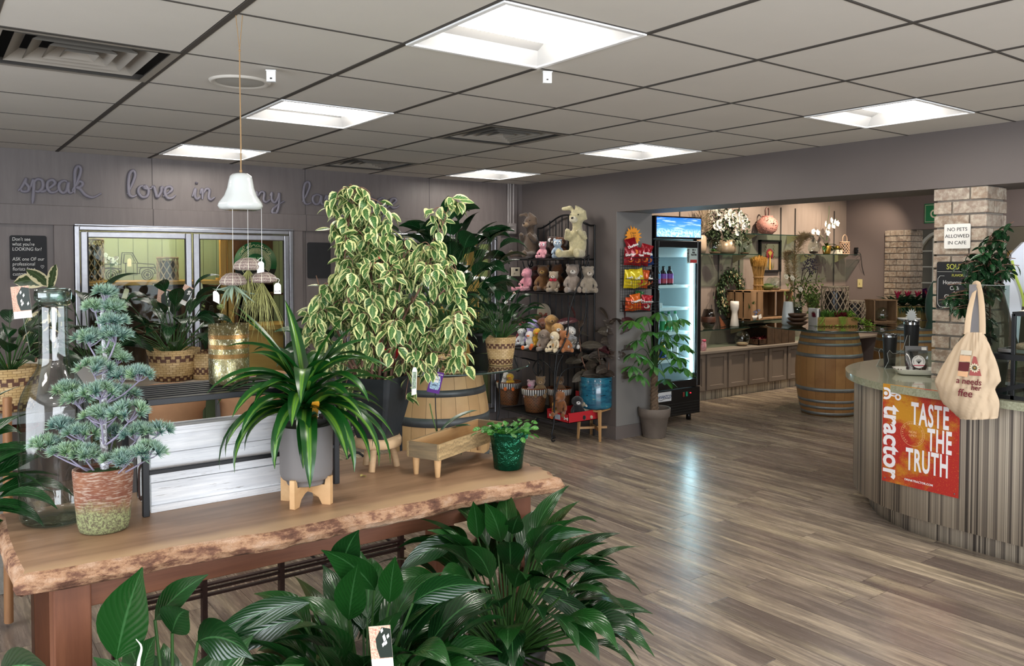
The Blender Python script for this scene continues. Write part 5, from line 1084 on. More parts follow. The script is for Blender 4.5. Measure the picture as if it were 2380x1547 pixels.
def plush(lb,loc,s,c,c2=None,kind='bear',rz=-42,group='soft toys on the iron rack',lean=0.,tiltx=0.,nm='plush_toy',cat='soft toy',long=1.,arms='down',nose='1c1614',earc=None,legs=1.):
    c2=c2 or c;t=thing(nm,lb,cat,loc,group,rz=R(rz));t.rotation_euler.x=R(tiltx);t.rotation_euler.y=R(lean);mb=MB()
    hz=(.66 if kind!='rabbit' else .80)*long;hr=.19 if kind!='rabbit' else .15
    mb.ball((0,.02*s,.30*s*long),(.18*s,.16*s,.31*s*long),14,10);mb.ball((0,-.03*s,hz*s),(hr*s*1.05,hr*s,hr*s*.98),14,10)
    mb.tube([(0,.0,.42*s*long),(0,-.02*s,hz*s)],.10*s,10)
    for q in(-1,1):
        if kind!='duck' or True:
            L_=.36*legs*(1.25 if kind in('rabbit','giraffe')else 1);mb.tube([(q*.09*s,0,.09*s),(q*.16*s,-L_*.6*s,.085*s),(q*.19*s,-L_*s,.085*s)],[.09*s,.075*s,.07*s],10);mb.ball((q*.19*s,-L_*s,.10*s),(.075*s,.06*s,.10*s),10,8)
        if kind!='duck':
            if arms=='down':mb.tube([(q*.13*s,-.02*s,.44*s*long),(q*.22*s,-.12*s,.30*s*long),(q*.22*s,-.2*s,.2*s*long)],[.065*s,.06*s,.065*s],10)
            else:mb.tube([(q*.13*s,-.02*s,.52*s*long),(q*.21*s,-.08*s,.38*s*long),(q*.10*s,-.22*s,.56*s*long)],[.06*s,.055*s,.06*s],10)
        else:mb.ball((q*.17*s,0,.34*s),(.05*s,.10*s,.14*s),10,8)
        if kind in('bear','mouse','owl'):er=.085 if kind=='mouse' else .06;mb.ball((q*.15*s,-.0,(hz+.15)*s),(er*s,.03*s,er*s),10,6)
        if kind=='dog':mb.ball((q*.19*s,-.03*s,(hz-.02)*s),(.035*s,.06*s,.12*s),10,8)
        if kind in('giraffe','horse'):mb.ball((q*.14*s,.02*s,(hz+.12)*s),(.06*s,.025*s,.035*s),8,6);mb.tube([(q*.05*s,0,(hz+.12)*s),(q*.05*s,0,(hz+.24)*s)],.02*s,6)
        if kind=='rabbit':
            if q<0:mb.tube([(q*.07*s,.02*s,(hz+.10)*s),(q*.16*s,.02*s,(hz+.20)*s),(q*.34*s,0,(hz+.17)*s)],[.04*s,.055*s,.045*s],10)
            else:mb.tube([(q*.06*s,.02*s,(hz+.12)*s),(-.02*s,-.03*s,(hz+.2)*s),(q*.17*s,-.05*s,(hz+.10)*s),(q*.19*s,-.04*s,(hz-.06)*s)],[.04*s,.05*s,.05*s,.045*s],10)
        if kind=='lop':mb.tube([(q*.1*s,0,(hz+.12)*s),(q*.2*s,0,(hz+.02)*s),(q*.23*s,-.03*s,(hz-.2)*s)],[.03*s,.05*s,.05*s],8)
    if kind in('giraffe','horse','moose'):mb.tube([(0,-.1*s,hz*s),(0,-.27*s,(hz-.05)*s)],[.10*s,.085*s],10);mb.ball((0,-.27*s,(hz-.05)*s),.088*s,10,8)
    b=mb.build('body',plm(c,c),t);rm=b.modifiers.new('remesh','REMESH');rm.mode='VOXEL';rm.voxel_size=max(.0045,s*.028);rm.use_smooth_shade=True
    sm_=b.modifiers.new('smooth','SMOOTH');sm_.iterations=4;sm_.factor=.6
    if kind in('bear','dog','rabbit','lop','mouse'):MB().ball((0,-(hr+.03)*s,(hz-.05)*s),(.085*s,.07*s,.065*s),12,8).build('muzzle',plm(c2,c2),t);ny=-(hr+.095)*s;nz=(hz-.02)*s
    elif kind=='duck':MB().ball((0,-(hr+.06)*s,(hz-.03)*s),(.075*s,.09*s,.04*s),12,8).build('bill',plm('bill','e8702a'),t);ny=None
    elif kind=='owl':MB().ball((0,-(hr+.04)*s,(hz-.04)*s),(.03*s,.05*s,.05*s),8,6).build('beak',plm(c2,c2),t);ny=None
    else:ny=-.355*s;nz=(hz-.03)*s
    if ny:MB().ball((0,ny,nz),(.028*s,.018*s,.02*s),8,6).build('nose',M('toy_nose_'+nose,nose,.4),t)
    for q in(-1,1):
        if kind=='owl':MB().ball((q*.085*s,-(hr-.02)*s,(hz+.03)*s),(.075*s,.03*s,.08*s),12,8).build('eye_patch',plm('white','e8e8ea'),t)
        MB().ball((q*.075*s,-(hr-(-.012 if kind=='owl' else .02))*s,(hz+.045)*s),.02*s,8,6).build('eye',eyem,t)
    if kind=='duck':
        for q in(-1,1):MB().ball((q*.2*s,-.42*s,.09*s),(.09*s,.05*s,.10*s),10,6).build('foot',plm('bill','e8702a'),t)
    return t
def on_shelf(px,z,X,dz=.004):q=onx(px,600,X);return(X,q.y,z+dz)
g1='soft toys on the top shelf of the rack';Z1,Z2,Z3,Z4=1.60,1.29,.770,.18
def bowtie(t,z,y,s,c):return MB().ball((-.06*s,y,z),(.07*s,.03*s,.05*s),10,6).ball((.06*s,y,z),(.07*s,.03*s,.05*s),10,6).ball((0,y-.02*s,z),.03*s,8,6).build('bow',M('bow_'+c,c,.6),t)
t=plush('large brown long-eared plush hare sitting at the left end of the top shelf',on_shelf(1234,Z1,4.80),.43,'4c3c2e','6e5a44','rabbit',-78,g1,long=1.0,arms='up')
t=plush('large cream long-eared plush hare sitting at the right end of the top shelf',on_shelf(1342,Z1,4.82),.46,'c9bf97','ddd5bb','rabbit',-66,g1,long=1.0,arms='up')
plush('pink plush owl with a white face between the two large hares',on_shelf(1262,Z1,4.76),.19,'d99aa6','d99aa6','owl',-62,g1,lean=0)
plush('dark brown plush bird with big white eyes behind the pink owl',on_shelf(1284,Z1,4.86),.25,'3b2620','d8d6d0','owl',-42,g1)
plush('pale blue plush owl leaning against the cream hare',on_shelf(1296,Z1,4.77),.21,'9fb3c8','dfe4ea','owl',-40,g1)
plush('small tan plush bear tucked behind the blue owl',on_shelf(1303,Z1,4.89),.24,'6b4028','c49a72','bear',-30,g1)
g2='soft toys on the second shelf of the rack'
plush('pink plush giraffe with floppy legs at the left of the second shelf',on_shelf(1226,Z2,4.76),0.262,'d48e9b','d48e9b','giraffe',-72,g2,legs=1.5,nose='c07888')
plush('dark red-brown plush dog behind the pink giraffe',on_shelf(1247,Z2,4.86),0.296,'5c2a1c','3b1c14','dog',-50,g2)
plush('mottled brown plush bear with a mustard muzzle on the second shelf',on_shelf(1263,Z2,4.80),0.296,'6e4a24','b18a48','bear',-50,g2)
t=plush('small oatmeal plush bear with a red bow on the second shelf',on_shelf(1287,Z2,4.74),0.228,'a2907a','d9cfc0','bear',-48,g2,legs=1.2);bowtie(t,.50*.228,-.19*.228,.28,'b5253a')
plush('plain brown plush bear with its face turned away behind the small bear',on_shelf(1294,Z2,4.88),0.308,'7b4f30','c9a98a','bear',100,g2)
plush('big oatmeal plush bear with a white muzzle sitting upright on the second shelf',on_shelf(1331,Z2,4.77),0.308,'94867a','e3dcd2','bear',-40,g2,legs=1.25)
plush('oatmeal plush bear half hidden behind the right post of the second shelf',on_shelf(1366,Z2,4.84),0.285,'948878','d5cabb','bear',-30,g2)
g3='soft toys piled on the wide middle shelf';
pile=[(1213,4.66,.17,'d8d8dc','owl',-60,'small white and grey plush puppy at the left of the toy pile',0),(1226,4.72,.19,'c5cace','lop',-50,'pale grey plush lamb in the toy pile',.0),(1216,4.82,.22,'7e2435','bear',-40,'dark red plush bear at the back left of the toy pile',0),(1240,4.66,.22,'a999d0','lop',-55,'lilac plush bunny in the toy pile',.05),
        (1262,4.70,.24,'6b3a20','moose',-40,'shaggy chestnut plush moose in the toy pile',.05),(1246,4.86,.27,'6a5a2c','bear',-40,'olive brown plush bear below the fluffy sign',.03),(1270,4.88,.27,'4d3520','dog',-40,'dark brown plush dog at the back of the toy pile',.02),(1292,4.86,.20,'c2c2bc','bear',-20,'off-white plush bear at the back right of the toy pile',0),
        (1232,4.54,.17,'e8e4de','duck',-60,'white plush goose with orange feet at the front of the toy pile',0),(1249,4.57,.18,'d7a92f','duck',-45,'yellow plush duck at the front of the toy pile',.02),(1265,4.54,.20,'8a7a6c','lop',-50,'grey-brown floppy-eared plush rabbit at the front of the toy pile',0),(1296,4.62,.22,'c99a5c','dog',-30,'caramel plush dog in the toy pile',.04),
        (1290,4.55,.19,'e0cfae','dog',-70,'cream and honey plush puppy lying at the front of the toy pile',0),(1312,4.62,.20,'a86a3c','bear',-20,'orange-brown plush fox at the right of the toy pile',0),(1325,4.72,.21,'d2cfc9','dog',-20,'black and white plush dog behind the rubber plant',.02),(1282,4.74,.24,'b98f55','lop',-35,'honey plush rabbit in the middle of the toy pile',.08)]
for px,X,s,c,kd,rz,lb,dz in pile:plush(lb,on_shelf(px,Z3,X,.004+dz),s*1.15,c,None if kd in('lop','bear')else 'ddd6cc',kd,rz,g3,tiltx=0 if dz else 0)
fs=thing('fluffy_sign','round-topped cream wooden sign with red lettering behind the toy pile','sign',(4.90,5.95,1.03));y_=onx(1264,720,4.905).y
MB().prism([(-.10,-.12),(.10,-.12),(.10,.02)]+[(.10*cos(a),.02+.09*sin(a))for a in[pi*k/14 for k in range(1,14)]]+[(-.10,.02)],0,.012,side((4.912,y_,1.06))).build('board',M('cream_sign_paint','b8a995',.7,var=.1),fs,world=True)
text('Fluffy',side((4.897,y_,1.05)),.075,M('sign_red','8c2a22',.6),'sign_lettering',fs,shear=.25,bold=.001);fs.location.z=1.03
wick=weave('brown_wicker','6b3517','43200e','2a150a',0)
def stripes_m():
    g=G('black_white_ticking');u=g.xyz(g.coord('UV'));w=g.math('FRACT',g.math('MULTIPLY',u[0],34.));g.set(Base_Color=g.mix(g.step(w,.52,.56),'d6d4d0','26262a'),Roughness=.85);return g.m
tick=stripes_m()
def tbasket(lb,loc,r=.105,h=.19):
    t=thing('lined_wicker_basket',lb,'basket',loc,'wicker baskets with striped liners');MB().lathe([(0,.003),(r*.7,0),(r*.74,.006),(r,h),(r*.93,h),(r*.66,.015),(0,.012)],36,uvs=(1,1.6)).build('basket_body',wick,t)
    MB().lathe([(r*.93,h-.02),(r*1.02,h+.006),(r*1.06,h-.004),(r*1.02,h-.05),(r*.99,h-.052)],40,wob=lambda a,z:.02*sin(13*a)).build('liner',tick,t);MB().lathe([(r*1.0+.005*cos(a),h+.006+.005*sin(a))for a in[pi*k/5 for k in range(11)]],36).build('rim',M('wicker_rim','7a4220',.5),t);return t
def b4(px,X):q=onx(px,900,X);return(X,q.y,Z4+.003)
L1=b4(1183,4.66);tbasket('left striped-lined wicker basket on the bottom shelf',L1,.118,.215);L2=b4(1243,4.62);tbasket('right striped-lined wicker basket on the bottom shelf',L2,.118,.215);L3=b4(1300,4.78);tbasket('striped-lined wicker basket at the back right of the bottom shelf',L3,.11,.22)
g4='soft toys in the baskets on the bottom shelf'
def inb(L,dx,dy,z):return(L[0]+dx,L[1]+dy,L[2]+z)
plush('white plush lamb lying in the left wicker basket',inb(L1,.0,.045,.15),.19,'d4d0cb','e8e5e0','lop',-60,g4)
plush('yellow plush duck in the left wicker basket',inb(L1,-.02,-.05,.15),.19,'d7a92f','e8702a','duck',-45,g4)
plush('pink and grey plush mouse in the right wicker basket',inb(L2,-.02,.03,.13),.19,'c9a5ad','dd86a6','mouse',-60,g4,nose='d86a94')
plush('tan plush bear in the right wicker basket',inb(L2,.02,-.06,.14),.23,'8e7350','b89b74','bear',-40,g4)
plush('brown plush bear in the back wicker basket',inb(L3,.0,.0,.15),.22,'6b4c30','a2825c','bear',-30,g4)
rb=thing('red_display_box','open red cardboard display box with white bones at the right of the bottom shelf','box',(4.66,5.45,Z4));redc=M('red_cardboard','b51f2a',.5);P1=5.665;P2=5.27
bl=MB();bl.bx((4.50,P2,Z4+.004),(4.84,P1-.10,Z4+.009));bl.build('floor_panel',redc,rb,world=True)
bl=MB().bx((4.50,P2,Z4+.004),(4.504,P1-.10,Z4+.075));bl.build('front_panel',redc,rb,world=True);MB().bx((4.50,P2,Z4+.004),(4.84,P2+.004,Z4+.09)).build('side_panel',redc,rb,world=True);MB().bx((4.50,P1-.104,Z4+.004),(4.84,P1-.10,Z4+.09)).build('side_panel',redc,rb,world=True)
MB().bx((4.836,P2,Z4+.004),(4.84,P1-.10,Z4+.22)).build('back_panel',redc,rb,world=True)
for yy in(P1-.16,P1-.36):
    f=side((4.4995,yy,Z4+.04));m_=MB();m_.prism([(-.02,-.005),(.02,-.005),(.02,.005),(-.02,.005)],0,.0008,f)
    for q in(-1,1):
        for w in(-1,1):m_.prism([(q*.02+.008*cos(a),w*.006+.008*sin(a))for a in[2*pi*k/8 for k in range(8)]],0,.0008,f)
    m_.build('bone_print',paper,rb,world=True)
f=side((4.4995,P1-.255,Z4+.04));MB().prism([(-.045,-.022),(.03,-.022),(.03,.022),(-.045,.022)],0,.0008,f).build('label',M('pale_label','aebacb',.6),rb,world=True)
g5='soft toys in and around the red box';yb=P1-.15
plush('brown plush horse with dark hooves slumped over the red box',(4.55,P1-.24,Z4+.06),.25,'83512a','d9cfc0','horse',-60,g5,tiltx=12,nose='2a1c16')
plush('yellow plush duck standing at the left end of the red box',(4.56,P1-.15,Z4+.012),.17,'d9a52a','e8702a','duck',-40,g5)
plush('black and white plush dog in the red box',(4.68,P1-.30,Z4+.012),.24,'17171a','dcdcdc','dog',-30,g5)
plush('small tan plush puppy at the right end of the red box',(4.76,P2+.07,Z4+.012),.19,'b3a58c','d9d2c4','dog',-30,g5)
cdm=thing('red_lettered_card','cream card with red lettering propped at the back of the bottom shelf','card',(4.89,5.40,.34));MB().prism([(-.075,-.16),(.075,-.16),(.075,.09),(.03,.12),(0,.17),(-.04,.12),(-.075,.1)],0,.004,side((4.905,5.52,.46))).build('card_sheet',M('cream_card','cdbf9c',.7),cdm,world=True)
text('Zoo',side((4.899,5.52,.50)),.07,M('sign_red','8c2a22',.6),'card_lettering',cdm,shear=.2,bold=.001)if False else MB().tube(catmull([side((4.899,5.52,.47))@V(p)for p in[(-.05,.03,0),(-.02,.06,0),(-.03,.01,0),(.0,.05,0),(.01,.02,0),(.04,.05,0)]],4),.003,5).build('card_lettering',M('sign_red','8c2a22',.6),cdm,world=True)
# ================================================================ PLANTS ON THE FLOOR
rc=onz(1384,1017,0);ps=thing('midcentury_plant_stand','low wooden cross-braced plant stand under the blue pot','plant stand',rc,rz=R(12));sw=wood('stand_bamboo_wood','a97f52','c59b69',1,2,.5)
for k in range(4):
    a=k*pi/2+R(50);x,y=cos(a)*.145,sin(a)*.145;MB().tube([(x*1.10,y*1.10,0),(x*.98,y*.98,.275)],[.011,.018],4).build('leg',sw,ps)
for k in range(2):
    a=k*pi/2+R(50);MB().tube([(cos(a)*.15,sin(a)*.15,.095),(-cos(a)*.15,-sin(a)*.15,.095)],.014,4).build('brace',sw,ps)
for k in range(4):
    a=k*pi/2+R(50);b_=a+pi/2;MB().tube([(cos(a)*.145,sin(a)*.145,.262),(cos(b_)*.145,sin(b_)*.145,.262)],.011,4).build('top_rail',sw,ps)
def bluepot():
    g=G('blue_streaked_glaze');v=g.coord();n=g.noise(1.,g.map(v,(7,7,26),(0,.55,0)),5,.7);n2=g.noise(1.,g.map(v,(9,9,34),(0,.5,0)),3,.6)
    c=g.mix(g.step(n,.35,.65),'0c3a58','2b7a92');c=g.mix(g.step(n2,.66,.70),c,'a9b55a');c=g.mix(g.step(n2,.36,.32),c,'08131c');g.set(Base_Color=c,Roughness=.22,Coat_Weight=.5);return g.m
ru=thing('burgundy_rubber_plant','burgundy rubber plant in a streaky blue glazed pot on the wooden stand','potted plant',(rc.x,rc.y,.276));MB().lathe([(0,.002),(.135,0),(.143,.006),(.147,.02),(.147,.276),(.144,.28),(.138,.276),(.138,.25),(0,.25)],48).build('pot',bluepot(),ru);MB().lathe([(.137,.24),(0,.255)],24).build('soil',soil,ru)
C0=V((rc.x,rc.y,.276));bur=leafm('burgundy_rubber_leaf','4a443a','382e2a',rough=.3,vein=.12,vn=30,back='574a3d',edge='7d7456',thr=1.12);bur2=leafm('wine_new_leaf','4a2226','3c1a1e',rough=.3,vein=.1)
sm_=MB();lf=MB();lf2=MB();rd=random.Random(77)
for base,mid,tip,n_ in(((1376,884),(1352,830),(1345,745),13),((1412,884),(1420,800),(1428,730),14),((1395,884),(1396,860),(1390,810),9)):
    p=[near(x,y,C0)-C0 for x,y in(base,mid,tip)];c_=catmull(p,6);sm_.tube(c_,[.008-.004*i/(len(c_)-1)for i in range(len(c_))],8)
    for i in range(n_):
        q=c_[min(len(c_)-1,int((.15+.85*i/(n_-1))*(len(c_)-1)))];ph=i*2.4+rd.uniform(-.3,.3);d=V((cos(ph),sin(ph),.5-.9*(i/n_)+.55));d=(right*cos(ph)*1.0+tow*sin(ph)*.8+V((0,0,rd.uniform(.0,.8)*(.4+i/n_)))).normalized()
        (lf2 if i>=n_-1 else lf).leaf(q,d,rd.uniform(.16,.22),rd.uniform(.07,.09),rd.uniform(.2,.8),.2,7,'round',side=d.cross((tow*.8+V((0,0,rd.uniform(.2,.9)))+right*rd.uniform(-.4,.4)).normalized()))
for px,py,dz in((1325,700,.9),(1428,700,1.5)):
    q=near(px+12,py+40,C0)-C0;lf2.leaf(q,lat(-.5 if px<1400 else-.1,.2,1.5),.17,.045,.2,.5,6,'lance')
sm_.build('stem',stem_m,ru);clampw(lf,C0);clampw(lf2,C0);clampw(sm_,C0);lf.build('foliage',bur,ru);lf2.build('new_foliage',bur2,ru)
mc=onz(1525,1022,0)+V((.09,.11,0));mt=thing('braided_money_tree','money tree with a braided trunk in a grey-brown clay pot beside the drinks fridge','potted plant',(mc.x,mc.y,0));
gclay=M('grey_clay','746a62',.8,var=.15,vs=10,bump=.2,bs=90)
MB().lathe([(0,.002),(.098,0),(.101,.004),(.128,.185),(.140,.188),(.146,.262),(.143,.266),(.134,.264),(.128,.22),(0,.215)],44).build('pot',gclay,mt);MB().lathe([(.128,.21),(.05,.222),(0,.222)],20).build('soil',soil,mt)
br_=M('braided_bark','6f5b49',.85,var=.35,vs=30,bump=.6,bs=60)
for k in range(3):
    pts=[(.024*cos(2.1*k+z*26)*(1-.25*z),.024*sin(2.1*k+z*26)*(1-.25*z),.2+z*.42)for z in[i/22 for i in range(23)]];MB().tube(pts,[.021-.007*i/22 for i in range(23)],9).build('trunk',br_,mt)
lf=MB();sm_=MB();rd=random.Random(88);mb_green=leafm('money_tree_leaf','3a7427','28591f',rough=.35,vein=.2,vn=50)
M0=V((mc.x,mc.y,0));tg_=[(1470,745),(1500,735),(1530,725),(1560,745),(1575,775),(1590,800),(1575,830),(1560,850),(1590,855),(1545,880),(1480,790),(1470,850),(1500,830),(1530,800),(1555,815),(1510,770),(1540,770),(1485,870),(1520,850),(1580,740),(1475,820),(1550,790)]
for k,(px,py)in enumerate(tg_):
    q=near(px,py,M0+_f*rd.uniform(-.18,-.02))-M0;q=near(px,py,M0+q-_f*max(0,(q.y+M0.y-4.97))*1.3)-M0;b0=V((0,0,.62));m2=b0*.5+q*.5+V((0,0,.10));sm_.tube(catmull([b0,m2,q],4),[.004,.0038,.0035,.003,.0028,.0026,.0024,.002,.0018],5,cap=False);ax=(q-m2);ax.z=0;ax=ax.normalized()if ax.length>.01 else V((1,0,0))
    for j in range(6):
        a=-1.7+3.4*j/5;d=Matrix.Rotation(a,3,'Z')@ax;d=(d+V((0,0,rd.uniform(-.55,-.05)))).normalized();lf.leaf(q,d,rd.uniform(.10,.155),.045,rd.uniform(.2,.9),.15,6,'obov',roll=rd.uniform(-.3,.3))
clampw(lf,M0);clampw(sm_,M0);sm_.build('stem',petm,mt);lf.build('foliage',mb_green,mt)
# ================================================================ DRINKS FRIDGE
fx0,fx1,fy,fyb,fz=5.622,6.278,5.335,6.02,2.012;blkp=M('black_fridge_enamel','121315',.28,.1,coat=.3);inn=M('fridge_white_liner','cfdadc',.5)
fg=thing('glass_door_drinks_fridge','tall black glass-door drinks fridge with a lit blue sky header','refrigerator',((fx0+fx1)/2,(fy+fyb)/2,0))
o=MB();o.bx((fx0,fy+.06,.075),(fx0+.04,fyb,fz)).bx((fx1-.04,fy+.06,.075),(fx1,fyb,fz)).bx((fx0,fyb-.04,.075),(fx1,fyb,fz)).bx((fx0,fy+.06,1.80),(fx1,fyb,fz)).bx((fx0,fy+.06,.075),(fx1,fyb,.34));o.build('cabinet',blkp,fg,world=True)
bev(MB().bx((fx0,fy,1.795),(fx1,fy+.06,fz)).build('header_box',blkp,fg,world=True),.006)
def skym():
    g=G('lit_sky_panel');u=g.xyz(g.coord('UV'));n=g.noise(1.,g.map(g.coord('UV'),(3,7,1)),4,.5);n2=g.noise(1.,g.map(g.coord('UV'),(26,8,1)),4,.7)
    c=g.mix(u[1],'5a9cf0','1c62d8');c=g.mix(g.math('MULTIPLY',g.step(n,.52,.72),.7),c,'d8ebff');f=g.math('MULTIPLY',g.step(n2,.42,.62),g.step(g.math('ADD',u[1],g.math('MULTIPLY',n2,.3)),.62,.45));c=g.mix(g.math('MULTIPLY',f,.8),c,'cfe4fb')
    g.set(Base_Color=c,Roughness=.3,Emission_Color=c);g.b.inputs['Emission Strength'].default_value=1.1;return g.m
q=back((fx0,fy-.0015,0));MB().add([V((fx0+.018,fy-.001,1.812)),V((fx1-.012,fy-.001,1.812)),V((fx1-.012,fy-.001,1.998)),V((fx0+.018,fy-.001,1.998))],[(0,1,2,3)],[(0,0),(1,0),(1,1),(0,1)]).build('sky_sign',skym(),fg,world=True)
dz0,dz1=.345,1.78;dr_=bev(MB().rim(fx0,fx1,dz0,dz1,fy,fy+.045,.052,.07,.075).build('door',blkp,fg,world=True),.008,3)
MB().bx((fx0+.045,fy+.012,dz0+.07),(fx1-.045,fy+.02,dz1-.065)).build('door_glass',clear_glass('fridge_glass','f2fbfc',0.,1.45,.5,.02),dr_,world=True)
MB().tube([(fx0+.02,fy-.002,1.0),(fx0+.02,fy-.03,1.02),(fx0+.02,fy-.03,1.30),(fx0+.02,fy-.002,1.32)],.008,8).build('handle',blkp,dr_,world=True)
MB().bx((fx0+.04,fy+.07,.34),(fx0+.045,fyb-.04,1.8)).bx((fx1-.045,fy+.07,.34),(fx1-.04,fyb-.04,1.8)).bx((fx0+.04,fyb-.045,.34),(fx1-.04,fyb-.04,1.8)).bx((fx0+.04,fy+.07,1.795),(fx1-.04,fyb-.04,1.8)).bx((fx0+.04,fy+.07,.34),(fx1-.04,fyb-.04,.345)).build('interior_liner',inn,fg,world=True)
ledm=M('lit_led_strip','ffffff',.3,emit='d4f4ff',es=34);MB().bx((fx1-.062,fy+.06,.47),(fx1-.056,fy+.078,1.68)).build('led_strip',ledm,fg,world=True)
dt=MB();
for i in range(46):dt.bx((fx1-.1,fyb-.048,.42+i*.028),(fx1-.088,fyb-.046,.432+i*.028))
dt.build('shelf_pilaster_holes',M('pilaster_lit_hole','f4ffff',.4,emit='dff6ff',es=2.),fg,world=True)
MB().bx((fx0+.05,fy+.10,1.62),(fx1-.10,fyb-.05,1.72)).build('fan_housing',inn,fg,world=True)
fsz=[1.345,1.125,.885,.615]
for z in fsz:
    MB().bx((fx0+.045,fy+.09,z-.008),(fx1-.05,fyb-.05,z)).bx((fx0+.05,fy+.085,z-.026),(fx1-.10,fy+.092,z+.004)).build('wire_shelf',M('shelf_white_strip','e6f2f4',.4),fg,world=True)
gb='drink bottles in the fridge';capm={}
def bottle(lb,x,y,z,r,h,body,cap,lab=None,lab2=None):
    t=thing('drink_bottle',lb,'bottle',(x,y,z),gb);MB().lathe([(0,.0),(r*.9,0),(r,.006),(r,h*.62),(r*.85,h*.70),(r*.42,h*.82),(r*.38,h*.9)],18).build('bottle_body',M('drink_'+body,body,.15,coat=.4),t)
    MB().lathe([(r*.42,h*.88),(r*.42,h),(0,h)],14).build('cap',M('cap_'+cap,cap,.4),t)
    if lab:MB().lathe([(r*1.02,h*.10),(r*1.02,h*(.34 if lab2 else .55))],18).build('label',M('label_'+lab,lab,.5),t)
    if lab2:MB().lathe([(r*1.02,h*.34),(r*1.02,h*.6)],18).build('label',M('label_'+lab2,lab2,.5),t)
    return t
xs4=[5.70,5.79,5.88,5.97]
for i,x in enumerate(xs4):t=bottle(('first','second','third','last')[i]+' dark bottle from the left on the fridge shelf with blue and magenta labels',x,5.47,fsz[0]+.002,.036,.185,'22141c','141414',('c287c8','c287c8','c2384a','c2384a')[i],('6fa6d6','6fa6d6','8d4aa8','8d4aa8')[i])
for i,x in enumerate((5.69,5.78,5.87,5.96,6.05)):bottle(('first','second','third','fourth','last')[i]+' bottle from the left on the third shelf of the drinks fridge',x,5.47,fsz[2]+.002,.033,.20,('3a1a12','3a1a12','bcd6cf','bcd6cf','bcd6cf')[i],('a02020','a02020','1e8a52','1e8a52','1e8a52')[i],(None,None,'2fa35e','2fa35e','2fa35e')[i])
for i,x in enumerate((5.69,5.78,5.87,5.96,6.05)):bottle(('first','second','third','fourth','last')[i]+' bottle from the left on the lowest shelf of the drinks fridge',x,5.47,fsz[3]+.002,.033,.20,('a8341c','c9a227','c9a227','c8d4d8','c8d4d8')[i],'e8e8e8',('7a1e14','8c6a1c','2b4f9c','dfe6ea','dfe6ea')[i])
tag(bev(MB().bx((5.70,5.43,fsz[1]+.002),(5.83,5.52,fsz[1]+.052)).build('clear_food_tub',M('milky_tub','dfe6e6',.3)),.006),'white food tub on the second shelf of the drinks fridge','tub')
sk=MB().bx((fx1-.20,fy+.008,1.56),(fx1-.05,fy+.011,1.71)).build('door_sticker',M('pale_blue_sticker','c6d9d6',.5),dr_,world=True);text('tractor',frame((fx1-.183,fy+.006,1.635),(0,0,-1),(1,0,0)),.045,ink,'sticker_lettering',sk,bold=.0012)
for i,w in enumerate(("TRY A","REAL","TRACTOR")):text(w,back((fx1-.105,fy+.0065,1.69-i*.024)),.022,ink,'sticker_lettering',sk,bold=.0008,sx=.8)
MB().bx((fx1-.155,fy+.0065,1.565),(fx1-.06,fy+.0075,1.595)).build('sticker_band',M('label_red','c03a3a',.5),sk,world=True)
bev(MB().bx((fx0,fy+.005,.075),(fx1,fy+.06,.335)).build('lower_panel',blkp,fg,world=True),.005)
bd=MB().bx((fx0+.045,fy+.001,.235),(fx0+.235,fy+.005,.325)).build('badge',M('white_badge','dfe3e8',.4),fg,world=True);text('AVANTCO',back((fx0+.145,fy+.0005,.278)),.042,M('badge_blue','27406e',.5),'badge_lettering',bd,bold=.0008,sx=.85,shear=.1);MB().tube(catmull([(fx0+.06,fy+.0005,.262),(fx0+.09,fy+.0005,.25),(fx0+.15,fy+.0005,.262),(fx0+.22,fy+.0005,.258)],4),.0022,5).build('badge_swoosh',ink,bd,world=True)
for x,c in((.40,'8a3a34'),(.445,'1a9c74')):bev(MB().bx((fx0+x,fy-.002,.255),(fx0+x+.022,fy+.006,.30)).build('switch',M('switch_'+c,c,.4),fg,world=True),.002)
MB().ball((fx0+.51,fy,.285),.006,8,6).build('indicator',M('red_indicator','e01828',.4,emit='ff2030',es=2.),fg,world=True)
gl=MB()
for i in range(5):gl.box((fx0+.33,fy+.012,.09+i*.026),(.64,.012,.016),Matrix.Rotation(R(35),3,'X'))
gl.build('grille',M('fridge_grille','1b1c1f',.5),fg,world=True)
for x in(fx0+.06,fx1-.06):
    for y in(fy+.1,fyb-.1):MB().lathe([(0,0),(.025,0),(.025,.075),(0,.075)],14,c=(x,y,0)).build('foot',blkp,fg,world=True)
# ================================================================ WIRE SNACK RACK
sr=thing('wire_snack_rack','three-tier black wire basket rack of snack bags on the wall end','rack',(5.24,5.12,1.13));rx0,rx1,ry0,ry1=5.005,5.345,5.02,5.165
w_=MB()
for z in[1.135+i*.0235 for i in range(24)]:w_.tube([(rx0,ry1,z),(rx1,ry1,z)],.0014,4,cap=False)
for x in[rx0+i*.0285 for i in range(12)]:w_.tube([(x,ry1,1.13),(x,ry1,1.69)],.0014,4,cap=False)
w_.build('back_grid',iron,sr,world=True)
for z0 in(1.135,1.335,1.530):
    b=MB();
    for dz in(.0,.03,.06,.09):b.tube([(rx0,ry1,z0+dz),(rx0,ry0+.04-dz*.3,z0+dz),(rx0,ry0,z0+dz*.9),(rx1,ry0,z0+dz*.9),(rx1,ry1,z0+dz)],.0016 if dz<.09 else .003,5)
    for x in[rx0+i*.0285 for i in range(12)]:b.tube([(x,ry1,z0),(x,ry0,z0),(x,ry0,z0+.082)],.0014,4,cap=False)
    b.tube([(rx0,ry0,z0),(rx1,ry0,z0)],.003,5);b.build('basket',iron,sr,world=True)
